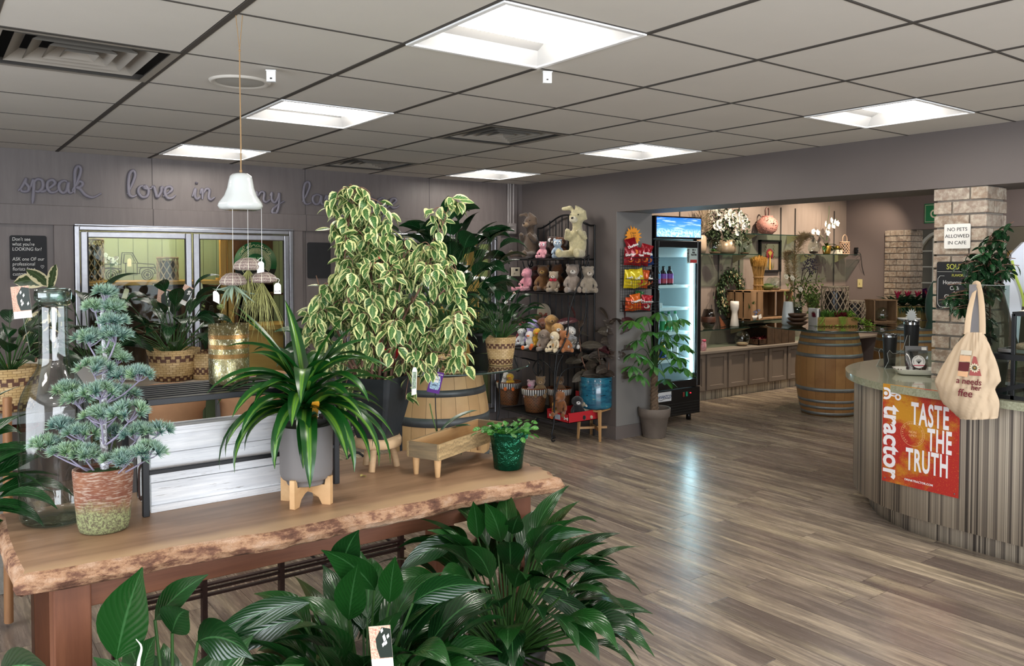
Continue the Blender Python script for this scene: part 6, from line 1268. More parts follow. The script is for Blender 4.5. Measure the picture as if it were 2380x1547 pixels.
def bag(lb,x,y,z,w,h,c,txt,c2,rx=12.,rz=0.,tc='f2f0ea',ry=0.):
    t=thing('snack_bag',lb,'snack bag',(x,y,z),'snack bags in the wire rack');t.rotation_euler=(R(rx),R(ry),R(rz));n=12;vs=[];fs=[];mb=MB()
    for s_ in(-1,1):
        o_=len(vs)
        for j in range(n+1):
            for i in range(n+1):
                u,v=i/n*2-1,j/n*2-1;th_=.028*(1-u**4)*(1-v*v)**.6*(w/.14);cr=.0015*sin(i*2.6)*(abs(v)>.85);vs.append((u*w/2*(1-.05*(1-v*v)),s_*(th_+.0006)+.004*sin(u*5+v*3)*(1-v*v),(v+1)*h/2+cr))
        fs+=[((o_+j*(n+1)+i,o_+j*(n+1)+i+1,o_+(j+1)*(n+1)+i+1,o_+(j+1)*(n+1)+i)if s_<0 else(o_+j*(n+1)+i,o_+(j+1)*(n+1)+i,o_+(j+1)*(n+1)+i+1,o_+j*(n+1)+i+1))for j in range(n)for i in range(n)]
    mb.add(vs,fs,None,0,True);mb.build('bag_body',M('foil_'+c,c,.22,.25,bump=.5,bs=26,bd=.006,coat=.3),t)
    if txt:text(txt,frame((0,-.031*(w/.14),h*.60),(1,0,.12),(-.12,0,1)),w*.30,M('bagtext_'+tc,tc,.5),'bag_lettering',t,world=False,bold=.001,depth=.003)
    MB().lathe([(0,0),(w*.24,0)],20,c=(w*.06,-.026*(w/.14),h*.30),rot=Matrix.Rotation(pi/2,3,'X'),sy=.8).build('picture',M('bagpic_'+c2,c2,.4,var=.5,vs=70),t);return t
yb=5.095
bags=[('red corn chip bag standing tallest in the top snack basket',5.135,1.60,.125,.19,'8e1420','Doritos','d9722a',-14,-14),('red corn chip bag at the left of the top snack basket',5.075,1.545,.12,.16,'8e1420','Doritos','d9722a',8,0),('red corn chip bag in the middle of the top snack basket',5.17,1.54,.12,.165,'9a1622','Doritos','d9722a',12,6),('red corn chip bag leaning right in the top snack basket',5.30,1.545,.135,.19,'9a1622','Doritos','d9722a',10,14),('blue corn chip bag at the right of the top snack basket',5.41,1.54,.12,.165,'14408c','Ranch','d9722a',12,-14),
        ('yellow potato chip bag at the left of the middle snack basket',5.065,1.342,.11,.165,'d8bf1c',"Lay's",'e8c860',10,0),('yellow potato chip bag second from the left in the middle snack basket',5.135,1.345,.11,.165,'d8bf1c',"Lay's",'e8c860',5,0),('yellow potato chip bag leaning forward in front in the middle snack basket',5.21,1.352,.14,.165,'e2cb2c',"Lay's",'c03028',14,-18),('orange snack bag in the middle snack basket',5.305,1.342,.10,.16,'c8541c','','e0b050',4,8),('black chip bag at the right of the middle snack basket',5.375,1.342,.11,.15,'1c1518','Ruffles','d08030',8,10),('black barbecue chip bag at the right edge of the middle snack basket',5.43,1.345,.10,.16,'241416','BBQ','b04020',4,-8),
        ('orange crunchy snack bag at the left of the bottom snack basket',5.085,1.142,.10,.12,'c0481c','','e08a30',6,0),('orange cheese snack bag in the middle of the bottom snack basket',5.19,1.145,.12,.15,'d8661c','Cheetos','a83018',10,-10),('green-topped snack bag behind in the bottom snack basket',5.255,1.16,.10,.155,'2c6a3c','','d8661c',2,12),('red cheese snack bag at the right of the bottom snack basket',5.335,1.142,.13,.14,'b02430','Cheetos','e0d8c8',12,6)]
for i,(lb,x,z,w,h,c,tx,c2,rx_,ry_)in enumerate(bags):w*=.86;x=5.0+(x-5.0)*.70;bag(lb,x,yb-(.035 if 'front' in lb or 'tallest' in lb else .0)+(.03 if 'behind' in lb else 0)+.012*(i%2),z,w,h,c,tx,c2,rx_,-20,ry=ry_)
so=thing('starburst_price_sign','orange starburst price sign above the snack bags','sign',(5.13,5.135,1.80));f=frame((5.13,5.135,1.80),(1,-.15,.1),(-.1,0,1));n=32
MB().prism([((.092 if k%2 else .064)*(1+.1*sin(k*2.3))*cos(2*pi*k/n),(.092 if k%2 else .064)*(1+.1*sin(k*2.3))*sin(2*pi*k/n))for k in range(n)],0,.0015,f).build('card_star',M('starburst_orange','f09a28',.6),so,world=True)
for i,w in enumerate(('Chips','2 for','$2.00')):text(w,frame(f@V((0,.028-i*.026,.002)),f.col[0].to_3d(),f.col[1].to_3d()),.028,ink,'price_writing',so,shear=.1)
MB().tube([f@V((0,-.06,0)),(5.13,5.16,1.68)],.002,5).build('holder',iron,so,world=True)
# ================================================================ BACK ROOM: CABINETS, GLASS SHELVES, GIFTS
warm=(1,.82,.62)
for x,y,p in((7.35,5.6,70),(8.55,5.6,80),(9.75,5.6,80),(10.4,5.55,30)):
    spot('track_spot',(x,y,2.70),(x+.05,6.56,1.30),p,95,warm,.03)
    t=thing('track_spotlight','small ceiling spotlight hidden behind the beam, aimed at the glass shelves','spotlight',(x,y,2.73),'ceiling spotlights of the back room');MB().lathe([(0,.03),(.03,.03),(.035,-.02),(.033,-.02),(.028,.02)],20).build('can',dark_metal,t)
t0b=None
for i,(x,y)in enumerate(((6.6,3.9),(8.3,3.9),(9.9,3.9),(6.6,1.6),(8.6,1.6),(6.9,-.8),(12.0,4.6))):
    t=dup(t0,(x,y,2.67));t['label']='square ceiling light added to brighten the back rooms, hidden behind the beam';t['group']='unseen ceiling lights added to the back rooms'  # lamps added out of view to brighten the back rooms
cabp=M('cabinet_taupe_paint','85796f',.45,var=.03,vs=4);CB=.56
def laminate(name,axis,k=1.):
    g=G(name);v=g.coord('Object');x=g.xyz(v)[axis]if axis<2 else g.math('ADD',g.xyz(v)[0],g.math('MULTIPLY',g.xyz(v)[1],1.37))
    def st(w,seed):wn=g.node('TexWhiteNoise',noise_dimensions='1D');g.put(wn.inputs['W'],g.math('ADD',g.math('FLOOR',g.math('MULTIPLY',x,w*k)),seed));return wn.outputs[0]
    a,b,c_=st(95.,.3),st(41.,7.7),st(210.,3.1);r=g.math('ADD',g.math('ADD',g.math('MULTIPLY',a,.5),g.math('MULTIPLY',b,.3)),g.math('MULTIPLY',c_,.2))
    g.set(Base_Color=g.ramp(r,[(.18,'4f4a46'),(.32,'837a70'),(.45,'a09789'),(.58,'c4baa8'),(.75,'b3a997'),(.9,'d3cab8')]),Roughness=.42);return g.m
lam_x=laminate('striped_laminate_x',0);lam_y=laminate('striped_laminate_y',1);lam_d=laminate('striped_laminate_corner',2)
CXS=6.39
for k in range(11):
    x0=CXS-.33+k*.3845+.0;x1=x0+.3845
    if x0<6.30:x0_=6.32
    else:x0_=x0
    t=thing('base_cabinet','taupe base cabinet with a recessed panel door under the glass shelves','cabinet',((x0_+x1)/2,6.3,0),'row of low taupe cabinets')
    t['label']='low taupe cabinet, '+('one hidden beside the fridge' if k<2 else('first','second','third','fourth','fifth','sixth','seventh','eighth','ninth')[k-2]+' door to the right of the drinks fridge')
    MB().bx((x0_,6.072,.10),(x1,6.555,CB-.03)).build('body',cabp,t,world=True)
    d=bev(MB().rim(x0_+.018,x1-.018,.112,.532,6.05,6.0715,.052).build('door',cabp,t,world=True),.003)
    MB().bx((x0_+.06,6.062,.15),(x1-.06,6.068,.49)).build('door_panel',cabp,d,world=True)
    MB().bx((x0_,6.09,0),(x1,6.12,.10)).build('plinth',lam_x,t,world=True)
tag(bev(MB().bx((6.32,6.03,CB-.03),(10.86,6.558,CB)).build('cabinet_worktop',M('grey_taupe_worktop','8f867c',.4,var=.06,vs=6)),.004),'long grey-taupe top over the row of low cabinets','worktop')
shg=clear_glass('green_shelf_glass','d4e6dd',0,1.5,1.2,.04)
def gshelf(x0,x1,y0,z,lb,br=True):
    t=thing('glass_shelf',lb,'shelf',((x0+x1)/2,6.43,z),'glass shelves on the back room wall')
    MB().bx((x0,y0+.002,z-.010),(x1,6.556,z)).build('glass',shg,t,world=True);MB().bx((x0,y0,z-.010),(x1,y0+.003,z)).build('front_edge',glass_edge,t,world=True)
    for x in((x0+.3,x1-.22)if br else()):MB().prism([(6.556,z-.011),(y0+.06,z-.011),(y0+.06,z-.02),(6.54,z-.11),(6.556,z-.11)],x-.003,x+.003,Matrix(((0,0,1,0),(1,0,0,0),(0,1,0,0),(0,0,0,1)))).build('bracket',M('ivory_bracket','b9a983',.5),t,world=True)
GS=6.29
gshelf(6.6,8.53,GS,1.672,'upper left glass shelf carrying the white orchid arrangement');gshelf(8.2,9.66,GS,1.925,'highest glass shelf carrying the pink lantern');gshelf(9.45,10.80,GS,1.682,'upper right glass shelf carrying the potted orchid and basket lantern')
gshelf(6.6,8.50,6.20,.782,'low glass shelf carrying the smoky vase and white vase');gshelf(8.1,9.75,6.12,.862,'low glass shelf carrying the slatted wooden crate')
sd=MB();
for x in(7.3,8.03,8.43,9.13,9.58,10.02,10.72):sd.bx((x-.006,6.548,1.0 if x<10 else 1.1),(x+.006,6.562,2.3))
sd_=M('shelf_standard_grey','4d4947',.5)
for x in(7.32,8.03,8.43,9.30,9.62,10.55):tag(MB().bx((x-.006,6.546,.95),(x+.006,6.559,2.30)).build('shelf_standard',sd_),'slim dark vertical shelf track on the back room wall','shelf track','vertical shelf tracks')
def at(px,py,Y):return ony(px,py,Y)
smoke=clear_glass('smoky_glass','8b8480',.0,1.5,1.6,.08);clearg=clear_glass('vase_glass','eef5f3',.0,1.5,1.5,.05)
def item(name,lb,cat,loc,parts,group=None):
    t=thing(name,lb,cat,loc,group)
    for nm,mb,m in parts:mb.build(nm,m,t)
    return t
s=lambda p:ppm(p)
GY=6.40
p=at(1646,765,6.36);item('smoky_glass_vase','smoky grey glass vase with a dark brown band beside the fridge','vase',(p.x,p.y,.784),[('vase_body',MB().lathe([(0,.002),(.05,0),(.075,.04),(.085,.09),(.084,.13),(.055,.225),(.052,.228)],36),smoke),('band',MB().lathe([(.0855,.075),(.0865,.09),(.0855,.135),(.0815,.14)],36),M('brown_band','4a2c1f',.5))])
tag(MB().prism([(-.07,0),(.09,0),(-.06,.13)],0,.008,frame((at(1680,762,6.40).x,6.40,.786),(1,.3,0),(0,.25,1))).build('copper_plaque',M('copper_bark','7c4a30',.5,.3,var=.3,vs=30)),'copper-coloured slanted plaque leaning beside the white vase','ornament')
p=at(1707,765,6.34);tag(MB().lathe([(0,.002),(.052,0),(.056,.01),(.046,.08),(.036,.15),(.036,.18),(.052,.225),(.055,.27),(.050,.31),(.048,.31),(.05,.26),(.03,.18),(0,.17)],40).build('white_vase',M('matte_white_ceramic','e4e2de',.45),loc=(p.x,p.y,.784)),'tall waisted matte white vase in front of the wreath','vase')
p=at(1727,762,6.42);tag(MB().lathe([(0,.002),(.045,0),(.055,.03),(.05,.09),(.025,.16),(.018,.2),(.02,.21)],28).build('glass_vase',clearg,loc=(p.x,p.y,.784)),'clear glass bud vase just right of the white vase','vase')
wc=at(1693,679,6.52);wr_=thing('hanging_wreath','green wreath with small cream flowers hanging on the back room wall','wreath',(wc.x,6.545,wc.z));rw=37/s(wc);lf=MB();bl=MB();rd=random.Random(12);MB().lathe([(rw+.035*cos(a),.03*sin(a))for a in[2*pi*k/8 for k in range(9)]],36,rot=Matrix.Rotation(pi/2,3,'X'),c=(0,-.035,0),sy=1.0).build('frame_ring',M('twig_brown','43331f',.9),wr_)
for i in range(1200):
    a=rd.uniform(0,2*pi);r_=rw+rd.gauss(0,.04);lf.leaf((r_*cos(a),-.04-abs(rd.gauss(0,.022)),r_*sin(a)*1.12),(rd.uniform(-1,1),rd.uniform(-1,-.1),rd.uniform(-1,1)),.05,.016,.5,.2,3,'round')
for i in range(46):
    a=rd.uniform(0,2*pi);r_=rw+rd.gauss(0,.02);blossom(bl,(r_*cos(a),-.085,r_*sin(a)*1.12),.018,5,up=(rd.uniform(-.5,.5),-1,rd.uniform(-.3,.5)),rd=rd)
lf.build('foliage',leafm('wreath_leaf','3f5a30','2b4226',vein=0,rough=.5),wr_);bl.build('blooms',M('cream_bloom','dcc79a',.6),wr_);MB().tube([(0,-.02,rw*1.1),(0,-.004,rw*1.1+.05)],.003,5).build('hanger',jute,wr_)
cz=.863;ca=at(1743,742,6.16);cbx=at(1841,742,6.16);cw=cbx.x-ca.x;chh=(742-673)/s(ca);ck=wood('crate_slat_wood','6e5239','a68462',1,2,.7,'8a6a4a');t=thing('slatted_wooden_crate','slatted wooden crate standing on end on the low glass shelf','crate',(ca.x+cw/2,6.34,cz))
y0,y1=6.15,6.52
for xa,xb in((ca.x,ca.x+.02),(cbx.x-.02,cbx.x)):
    for k in range(3):MB().bx((xa,y0+k*.13,cz),(xb,y0+k*.13+.10,cz+chh)).build('slat',ck,t,world=True)
for z in(cz,cz+chh-.02):bev(MB().bx((ca.x,y0,z),(cbx.x,y1,z+.02)).build('end_panel',ck,t,world=True),.002)
for k in range(4):MB().bx((ca.x+k*cw/4+.01,y1-.012,cz),(ca.x+(k+1)*cw/4-.02,y1,cz+chh)).build('slat',ck,t,world=True)
for k in range(2):MB().bx((ca.x+.005+k*.13,y0-.004,cz),(ca.x+.105+k*.13,y0+.01,cz+chh)).build('slat',ck,t,world=True)
ct_=cz+chh+.001
p=at(1763,672,6.30);w=thing('wheat_bundle','bound sheaf of golden wheat standing on the crate','dried flowers',(p.x,6.30,ct_));mb=MB();rd=random.Random(8)
for i in range(150):
    a=rd.uniform(0,2*pi);q=rd.random()**.5;mb.tube([(.062*q*cos(a),.062*q*sin(a),0),(.058*q*cos(a),.058*q*sin(a),.16),(.092*q*cos(a),.092*q*sin(a),.33)],.0028,4,cap=False)
mb.build('stalks',M('wheat_stalk','a8834a',.8,var=.3,vs=40),w);mb=MB()
for i in range(170):
    a=rd.uniform(0,2*pi);q=rd.random()**.5;mb.tube([(.088*q*cos(a),.088*q*sin(a),.29+.02*rd.random()),(.1*q*cos(a),.1*q*sin(a),.36),(.112*q*cos(a),.112*q*sin(a),.40+.05*(1-q))],[.004,.006,.001],4)
mb.build('ears',M('wheat_ear','b98c42',.8,var=.3,vs=60),w)
for z in(.06,.16):MB().lathe([(.064+.006*cos(a),z+.006*sin(a))for a in[pi*k/4 for k in range(9)]],24).build('binding',jute,w)
def cloche(lb,loc,r,name='glass_cloche',sq=1.1):
    t=thing(name,lb,'terrarium',loc,'egg-shaped glass terrariums');MB().lathe([(r*.5,.003),(r*.85,r*.25),(r,r*.8),(r*.93,r*1.3*sq),(r*.6,r*1.75*sq),(r*.2,r*1.97*sq),(0,r*2*sq)],28).build('glass_dome',clearg,t);MB().lathe([(0,0),(r*.6,0),(r*.8,r*.16),(r*.5,r*.3),(0,r*.36)],24).build('base',M('terrarium_soil','5a4632',.9,var=.5,vs=90),t)
    l=MB();rd_=random.Random(int(loc[0]*100));[l.leaf((rd_.uniform(-.3,.3)*r,rd_.uniform(-.3,.3)*r,r*.3),(rd_.uniform(-1,1),rd_.uniform(-1,1),1),r*.7,r*.16,.8,.2,4,'lance')for _ in range(16)];l.build('foliage',leafg,t);return t
p=at(1802,672,6.26);cloche('egg-shaped glass terrarium on the crate beside the wheat',(p.x,6.26,ct_),.075);
p=at(1825,672,6.26);cloche('egg-shaped glass terrarium on the crate nearest the pampas grass',(cbx.x-.01 if False else min(p.x,cbx.x-.07),6.44,ct_),.07)
p=at(1784,672,6.22);item('moss_bowl','small green moss bowl on the crate between the wheat and the terrariums','bowl',(p.x,6.22,ct_),[('bowl',MB().lathe([(0,0),(.04,0),(.07,.03),(.072,.06),(.066,.06),(0,.04)],24),M('olive_bowl','5b6430',.6)),('moss',MB().ball((0,0,.055),(.06,.06,.03),12,8),moss)])
p=at(1757,742,6.13);item('blue_flower_pot','white pot of blue flowers with a tag in front of the crate','potted plant',(p.x,6.19,.864),[('pot',MB().lathe([(0,0),(.05,0),(.07,.06),(.065,.06),(0,.05)],20),M('white_glazed_pot','e0ddd8',.3))])
t=[o for o in bpy.data.objects if o.name=='blue_flower_pot'][0];bl=MB();lf=MB();rd=random.Random(4)
for i in range(60):blossom(bl,(rd.gauss(.02,.04),-.03+rd.gauss(0,.02),.10+rd.gauss(0,.02)),.012,5,rd=rd)
for i in range(7):lf.leaf((rd.uniform(-.04,0),0,.05),(rd.uniform(-.6,.1),-.2,1),.20,.03,.2,.4,5,'lance')
bl.build('blooms',M('blue_bloom','4a6a9c',.6,var=.3,vs=40),t);lf.build('foliage',leafg,t);MB().prism([(-.03,-.02),(.03,-.02),(.03,.03),(-.03,.03)],0,.001,back((.06,-.075,.04))@Matrix.Rotation(.3,4,'Z')).build('price_tag',paper,t)
p=at(1728,803,6.18);item('fishbowl_terrarium','round clear glass bowl with pebbles on the cabinet top','terrarium',(p.x,6.2,CB+.001),[('glass_bowl',MB().lathe([(.04,.002),(.075,.03),(.092,.08),(.085,.13),(.055,.17),(.045,.175)],32),clearg),('pebbles',MB().lathe([(0,.004),(.05,.004),(.075,.03),(.05,.04),(0,.045)],24),M('pebbles','9a8468',.8,var=.5,vs=120))])
p=at(1783,799,6.12);t=thing('red_botanical_tray','low dark wooden tray of red dried flowers on the cabinet top','tray',(p.x,6.2,CB+.001));dk=M('dark_tray_wood','46301f',.7,var=.3,vs=20)
bev(MB().bx((-.19,-.10,0),(.19,.10,.012)).bx((-.19,-.10,0),(.19,-.085,.07)).bx((-.19,.085,0),(.19,.10,.07)).bx((-.19,-.10,0),(-.175,.10,.07)).bx((.175,-.10,0),(.19,.10,.07)).build('tray_body',dk,t),.002);lf=MB();rd=random.Random(6)
for i in range(150):lf.leaf((rd.uniform(-.16,.16),rd.uniform(-.07,.07),.05),(rd.uniform(-1,1),rd.uniform(-1,1),rd.uniform(.1,.8)),.07,.025,.4,.3,4,'lance')
lf.build('red_petals',leafm('dark_red_petal','6e1420','4e0f18',vein=0,rough=.6),t)
a=at(1788,793,6.06);b=at(1852,793,6.06);t=thing('dark_wooden_crate','dark upright plank crate on the cabinet top behind the barrel','crate',((a.x+b.x)/2,6.3,CB+.001));hh=43/s(a)
for k in range(4):w=(b.x-a.x)/4;bev(MB().bx((a.x+k*w,6.08,CB+.001),(a.x+(k+1)*w-.008,6.095,CB+hh)).build('slat',M('dark_crate_wood','4d3a28',.8,var=.3,vs=14),t,world=True),.002)
MB().bx((a.x,6.095,CB+.001),(b.x,6.45,CB+.02)).bx((a.x,6.095,CB+hh-.02),(b.x,6.45,CB+hh)).bx((a.x,6.44,CB+.02),(b.x,6.45,CB+hh-.02)).build('box_body',M('dark_crate_wood','4d3a28'),t,world=True)
p=at(1638,812,6.1);t=thing('small_gift_bag','small pink and white patterned bag by the fridge on the cabinet top','bag',(p.x,6.12,CB+.001));MB().lathe([(0,0),(.04,0),(.045,.06),(.03,.11),(.035,.13)],14,sy=.6).build('bag_body',M('pink_white_wrap','e8d6da',.5,var=.25,vs=60,two='d2607a'),t);MB().ball((0,-.01,.115),(.03,.02,.015),8,6).build('bow',M('pink_bow','d8486a',.5),t)
a,b=at(1765,557,6.54),at(1813,631,6.54);t=thing('mushroom_picture','black box-framed picture of a red mushroom on the back room wall','picture',((a.x+b.x)/2,6.55,(a.z+b.z)/2));W_,H_=b.x-a.x,a.z-b.z;f=back(t.location)
for q in(((-W_/2,-H_/2),(-W_/2+.022,H_/2)),((W_/2-.022,-H_/2),(W_/2,H_/2)),((-W_/2,H_/2-.022),(W_/2,H_/2)),((-W_/2,-H_/2),(W_/2,-H_/2+.022))):
    (u0,v0),(u1,v1)=q;MB().prism([(u0,v0),(u1,v0),(u1,v1),(u0,v1)],-.008,.03,f).build('frame_bar',dark_metal,t,world=True)
MB().prism([(-W_/2+.02,-H_/2+.02),(W_/2-.02,-H_/2+.02),(W_/2-.02,H_/2-.02),(-W_/2+.02,H_/2-.02)],-.008,.0,f).build('backing',M('taupe_backing','77695f',.7),t,world=True)
MB().prism([(.075*cos(x_)*1.0,.01+.085*sin(x_))for x_ in[pi*k/18 for k in range(19)]]+[(-.06,-.03),(.0,-.01),(.06,-.03)],.004,.010,f).build('mushroom_cap',M('mushroom_red','9c2a38',.6,var=.3,vs=60),t,world=True)
MB().prism([(-.012,-H_/2+.025),(.014,-H_/2+.025),(.009,.0),(.045,.045),(.0,.07),(-.045,.045),(-.009,0)],.011,.016,f).build('mushroom_stalk',M('mushroom_gold','c99a4a',.6),t,world=True)
lf=MB();rd=random.Random(3)
for i in range(26):x_=rd.uniform(-.085,.085);lf.leaf(f@V((x_,-H_/2+.03,.014)),f.to_3x3()@V((rd.uniform(-.15,.15),1,0)),rd.uniform(.05,.12),.006,0,.1,3,'lance')
for i in range(16):lf.leaf(f@V((-.085 if i%2 else .08,-.04+i*.012,.014)),f.to_3x3()@V((rd.uniform(-1,1),.6,0)),.03,.012,0,.1,3,'round')
lf.build('dried_leaves',leafm('dried_sage_leaf','7f8460','8c7a4a',vein=0,rough=.7),t,world=True)
Z_1=1.673
p=at(1689,590,GY);oa=thing('white_orchid_arrangement','big white orchid and eucalyptus arrangement in a beige pot on the upper left shelf','flower arrangement',(p.x,GY+.02,Z_1));OA=V(oa.location)
MB().lathe([(0,.002),(.10,0),(.125,.03),(.128,.07),(.112,.17),(.106,.17),(.1,.16),(0,.15)],40).build('pot',M('beige_brushed_pot','8f7f6a',.35,.3,var=.15,vs=12),oa)
bl=MB();lf=MB();st_=MB();rd=random.Random(61)
for px,py in((1670,520),(1676,516),(1690,505),(1706,502),(1715,508),(1700,520),(1712,522),(1722,512),(1730,510),(1728,525),(1676,530),(1664,528),(1712,540),(1696,494),(1720,498),(1733,520)):
    c=near(px,py,OA+V((0,-.05,.2)))-OA;blossom(bl,c,.055,5,up=(rd.uniform(-.5,.3),-1,rd.uniform(-.2,.4)),rd=rd);st_.tube(catmull([(0,0,.15),c*.6+V((0,.02,.12)),c],4),.003,5)
for px,py in[(rd.uniform(1636,1706),rd.uniform(484,520))for _ in range(46)]:
    c=near(px,py,OA+V((0,.03,.3)))-OA;blossom(bl,c,.028,6,rd=rd)
for i in range(420):
    px=rd.gauss(1680,30);py=rd.gauss(545,26)
    if py>575 or px>1745:continue
    c=near(px,py,OA+V((0,rd.uniform(-.1,.08),.2)))-OA;lf.leaf(c,(rd.uniform(-1,1),rd.uniform(-1,.2),rd.uniform(-.6,1)),rd.uniform(.05,.09),.03,.6,.2,4,'round')
for k,pts in enumerate((((1690,560),(1700,500),(1712,486),(1730,500),(1738,525)),((1690,560),(1725,545),(1742,560)),((1680,560),(1650,530),(1640,500)))):
    P=catmull([near(x,y,OA+V((0,-.05,.2)))-OA for x,y in pts],6);st_.tube(P,.0025,5)
    for q in P[4:]:[lf.leaf(q,(rd.uniform(-1,1),rd.uniform(-1,.5),rd.uniform(-1,.6)),.04,.026,.2,.1,3,'round')for _ in range(2)]
clampw(bl,OA);clampw(lf,OA);clampw(st_,OA);bl.build('blooms',petal,oa);lf.build('foliage',leafm('eucalyptus_leaf','46553a','2f3f2a',vein=.1,rough=.5),oa);st_.build('stems',petm,oa)
p=at(1663,590,GY-.05);cloche('egg-shaped glass terrarium left of the white orchid arrangement',(p.x,GY-.04,Z_1),.085)
p=at(1732,590,GY-.05);cloche('egg-shaped glass terrarium right of the white orchid arrangement',(p.x,GY-.04,Z_1),.075)
p=at(1632,590,GY);t=thing('pampas_grass_vase','tall pale vase of feathery pampas half hidden behind the fridge header','dried flowers',(p.x,GY+.03,Z_1));MB().lathe([(0,0),(.06,0),(.075,.08),(.07,.2),(.05,.22)],24).build('vase_body',M('translucent_pale_vase','b7a28c',.3),t);mb=MB();rd=random.Random(5)
for i in range(500):
    a=rd.uniform(0,2*pi);r_=abs(rd.gauss(0,.06));z=rd.uniform(.25,.5);mb.leaf((r_*cos(a)+.06,r_*sin(a)*.6,z),(cos(a)*.6+.3,sin(a)*.4,1),.07,.008,.6,0,3,'lance')
mb.build('plumes',M('cream_plume','b5a48c',.9),t)
def fretm():
    g=G('pink_fretwork');v=g.coord('UV');vo=g.node('TexVoronoi',feature='F1');vo.inputs['Scale'].default_value=1;g.put(vo.inputs['Vector'],g.map(v,(30,13,1)));hole=g.math('LESS_THAN',vo.outputs['Distance'],.33)
    g.set(Base_Color='c08a80',Roughness=.6);tr=g.node('BsdfTransparent');mx=g.node('MixShader');g.put(mx.inputs[0],hole);g.t.links.new(g.b.outputs[0],mx.inputs[1]);g.t.links.new(tr.outputs[0],mx.inputs[2]);g.t.links.new(mx.outputs[0],g.out.inputs[0]);return g.m
Z_2=1.926;p=at(1783,543,GY);t=thing('pink_fretwork_lantern','round pink fretwork lantern with a leather handle on the highest shelf','lantern',(p.x,GY,Z_2));pk=fretm();r_=24.5/s(p)
MB().lathe([(r_*.45,0),(r_*.5,.005),(r_*.85,r_*.35),(r_,r_*.85),(r_*.9,r_*1.3),(r_*.55,r_*1.62),(r_*.48,r_*1.66)],40,uvs=(1,1)).build('body',pk,t);MB().lathe([(r_*.5,r_*1.64),(r_*.52,r_*1.66),(r_*.52,r_*1.76),(r_*.46,r_*1.76)],32).lathe([(0,0),(r_*.48,0),(r_*.5,.012),(r_*.46,.014)],32).build('collar',M('pink_metal','b5766e',.5),t)
MB().tube(catmull([(-r_*.22,0,r_*1.7),(-r_*.26,0,r_*2.3),(0,0,r_*2.55),(r_*.26,0,r_*2.3),(r_*.22,0,r_*1.7)],5),.012,6,flat=(.3,1.3)).build('handle',M('mauve_leather','6e5450',.6),t)
Z_3=1.684;p=at(1888,590,GY);t=thing('glass_egg_terrarium','clear egg-shaped terrarium at the left end of the upper right shelf','terrarium',(p.x,GY-.02,Z_3));MB().lathe([(.03,.002),(.075,.05),(.08,.1),(.05,.17),(.012,.215),(.01,.22)],28).build('glass_dome',clearg,t);MB().lathe([(0,0),(.05,.01),(.06,.03),(0,.045)],20).build('base',soil,t)
p=at(1921,590,GY);t=thing('white_phalaenopsis','white moth orchid in a gold pot on the upper right shelf','potted plant',(p.x,GY,Z_3));PO=V(t.location);gold=M('brushed_gold','9c7a35',.3,.85)
MB().lathe([(0,0),(.045,0),(.05,.02),(.065,.11),(.06,.115),(0,.1)],30).build('pot',gold,t);lf=MB()
for(dx,dz,L)in((-1,.5,.2),(1,.4,.2),(-.6,1,.17),(.8,.9,.18),(-.9,.1,.15),(1,0,.16)):lf.leaf((0,0,.1),(dx,-.3,dz),L,.055,1.3,.3,7,'lance')
lf.build('foliage',leafd,t);st_=MB();bl=MB();rd=random.Random(70)
for pts in(((1921,560),(1922,530),(1926,500),(1927,478)),((1918,560),(1905,545),(1893,540)),((1921,560),(1930,525),(1945,508))):st_.tube(catmull([near(x,y,PO)-PO for x,y in pts],5),.0028,5)
for px,py in((1918,520),(1926,526),(1920,535),(1932,512),(1940,516),(1946,519),(1890,538),(1900,540),(1924,541),(1937,524)):blossom(bl,near(px,py,PO+V((0,-.03,0)))-PO,.045,5,up=(rd.uniform(-.3,.3),-1,rd.uniform(-.2,.3)),rd=rd)
bl.build('blooms',petal,t);st_.build('spike',petm,t)
p=at(1943,590,GY-.05);t=thing('white_box_arrangement','small cream square planter with rust-coloured flowers beside the moth orchid','potted plant',(p.x,GY-.06,Z_3));bev(MB().bx((-.065,-.05,0),(.065,.05,.06)).build('planter',M('cream_planter','d9d0bd',.5),t),.003);lf=MB();rd=random.Random(9)
for i in range(90):lf.leaf((rd.uniform(-.06,.06),rd.uniform(-.04,.04),.055),(rd.uniform(-1,1),rd.uniform(-1,.5),rd.uniform(.2,1.2)),.06,.02,.5,.2,3,'round')
lf.build('foliage',leafm('rust_green_leaf','6a7a2c','5c2a1c',vein=0),t);MB().ball((0,-.01,.08),(.05,.035,.04),12,8).build('gold_ball',gold,t)
p=at(1963,590,GY);t=lattice('light willow basket lantern with a hoop handle at the right end of the upper shelf',(p.x,GY,Z_3),.062,.175,11,mat=M('blonde_willow','c7a58a',.7));MB().tube(catmull([(-.055,0,.17),(-.05,0,.24),(0,0,.275),(.05,0,.24),(.055,0,.17)],5),.006,6).build('handle',M('blonde_willow','c7a58a'),t)
p=at(1990,590,GY);t=thing('security_camera','small black camera at the right end of the upper shelf','camera',(p.x,GY,Z_3));bev(MB().bx((-.028,-.03,.025),(.028,.02,.10)).build('body',dark_metal,t),.006);MB().bx((-.02,-.02,0),(.02,.02,.025)).build('foot',dark_metal,t);MB().lathe([(0,0),(.016,0),(.014,-.004)],16,rot=Matrix.Rotation(-pi/2,3,'X'),c=(0,-.031,.07)).build('lens',M('lens_grey','5a5f66',.1),t)
cp_=[near(x,y,V((10.75,6.35,1)))for x,y in((1991,588),(2000,590),(2004,620),(2012,650),(2022,682))];tag(MB().tube(catmull(cp_,6),.004,6).build('power_cable',ink),'thin black cable trailing down from the small camera','cable')
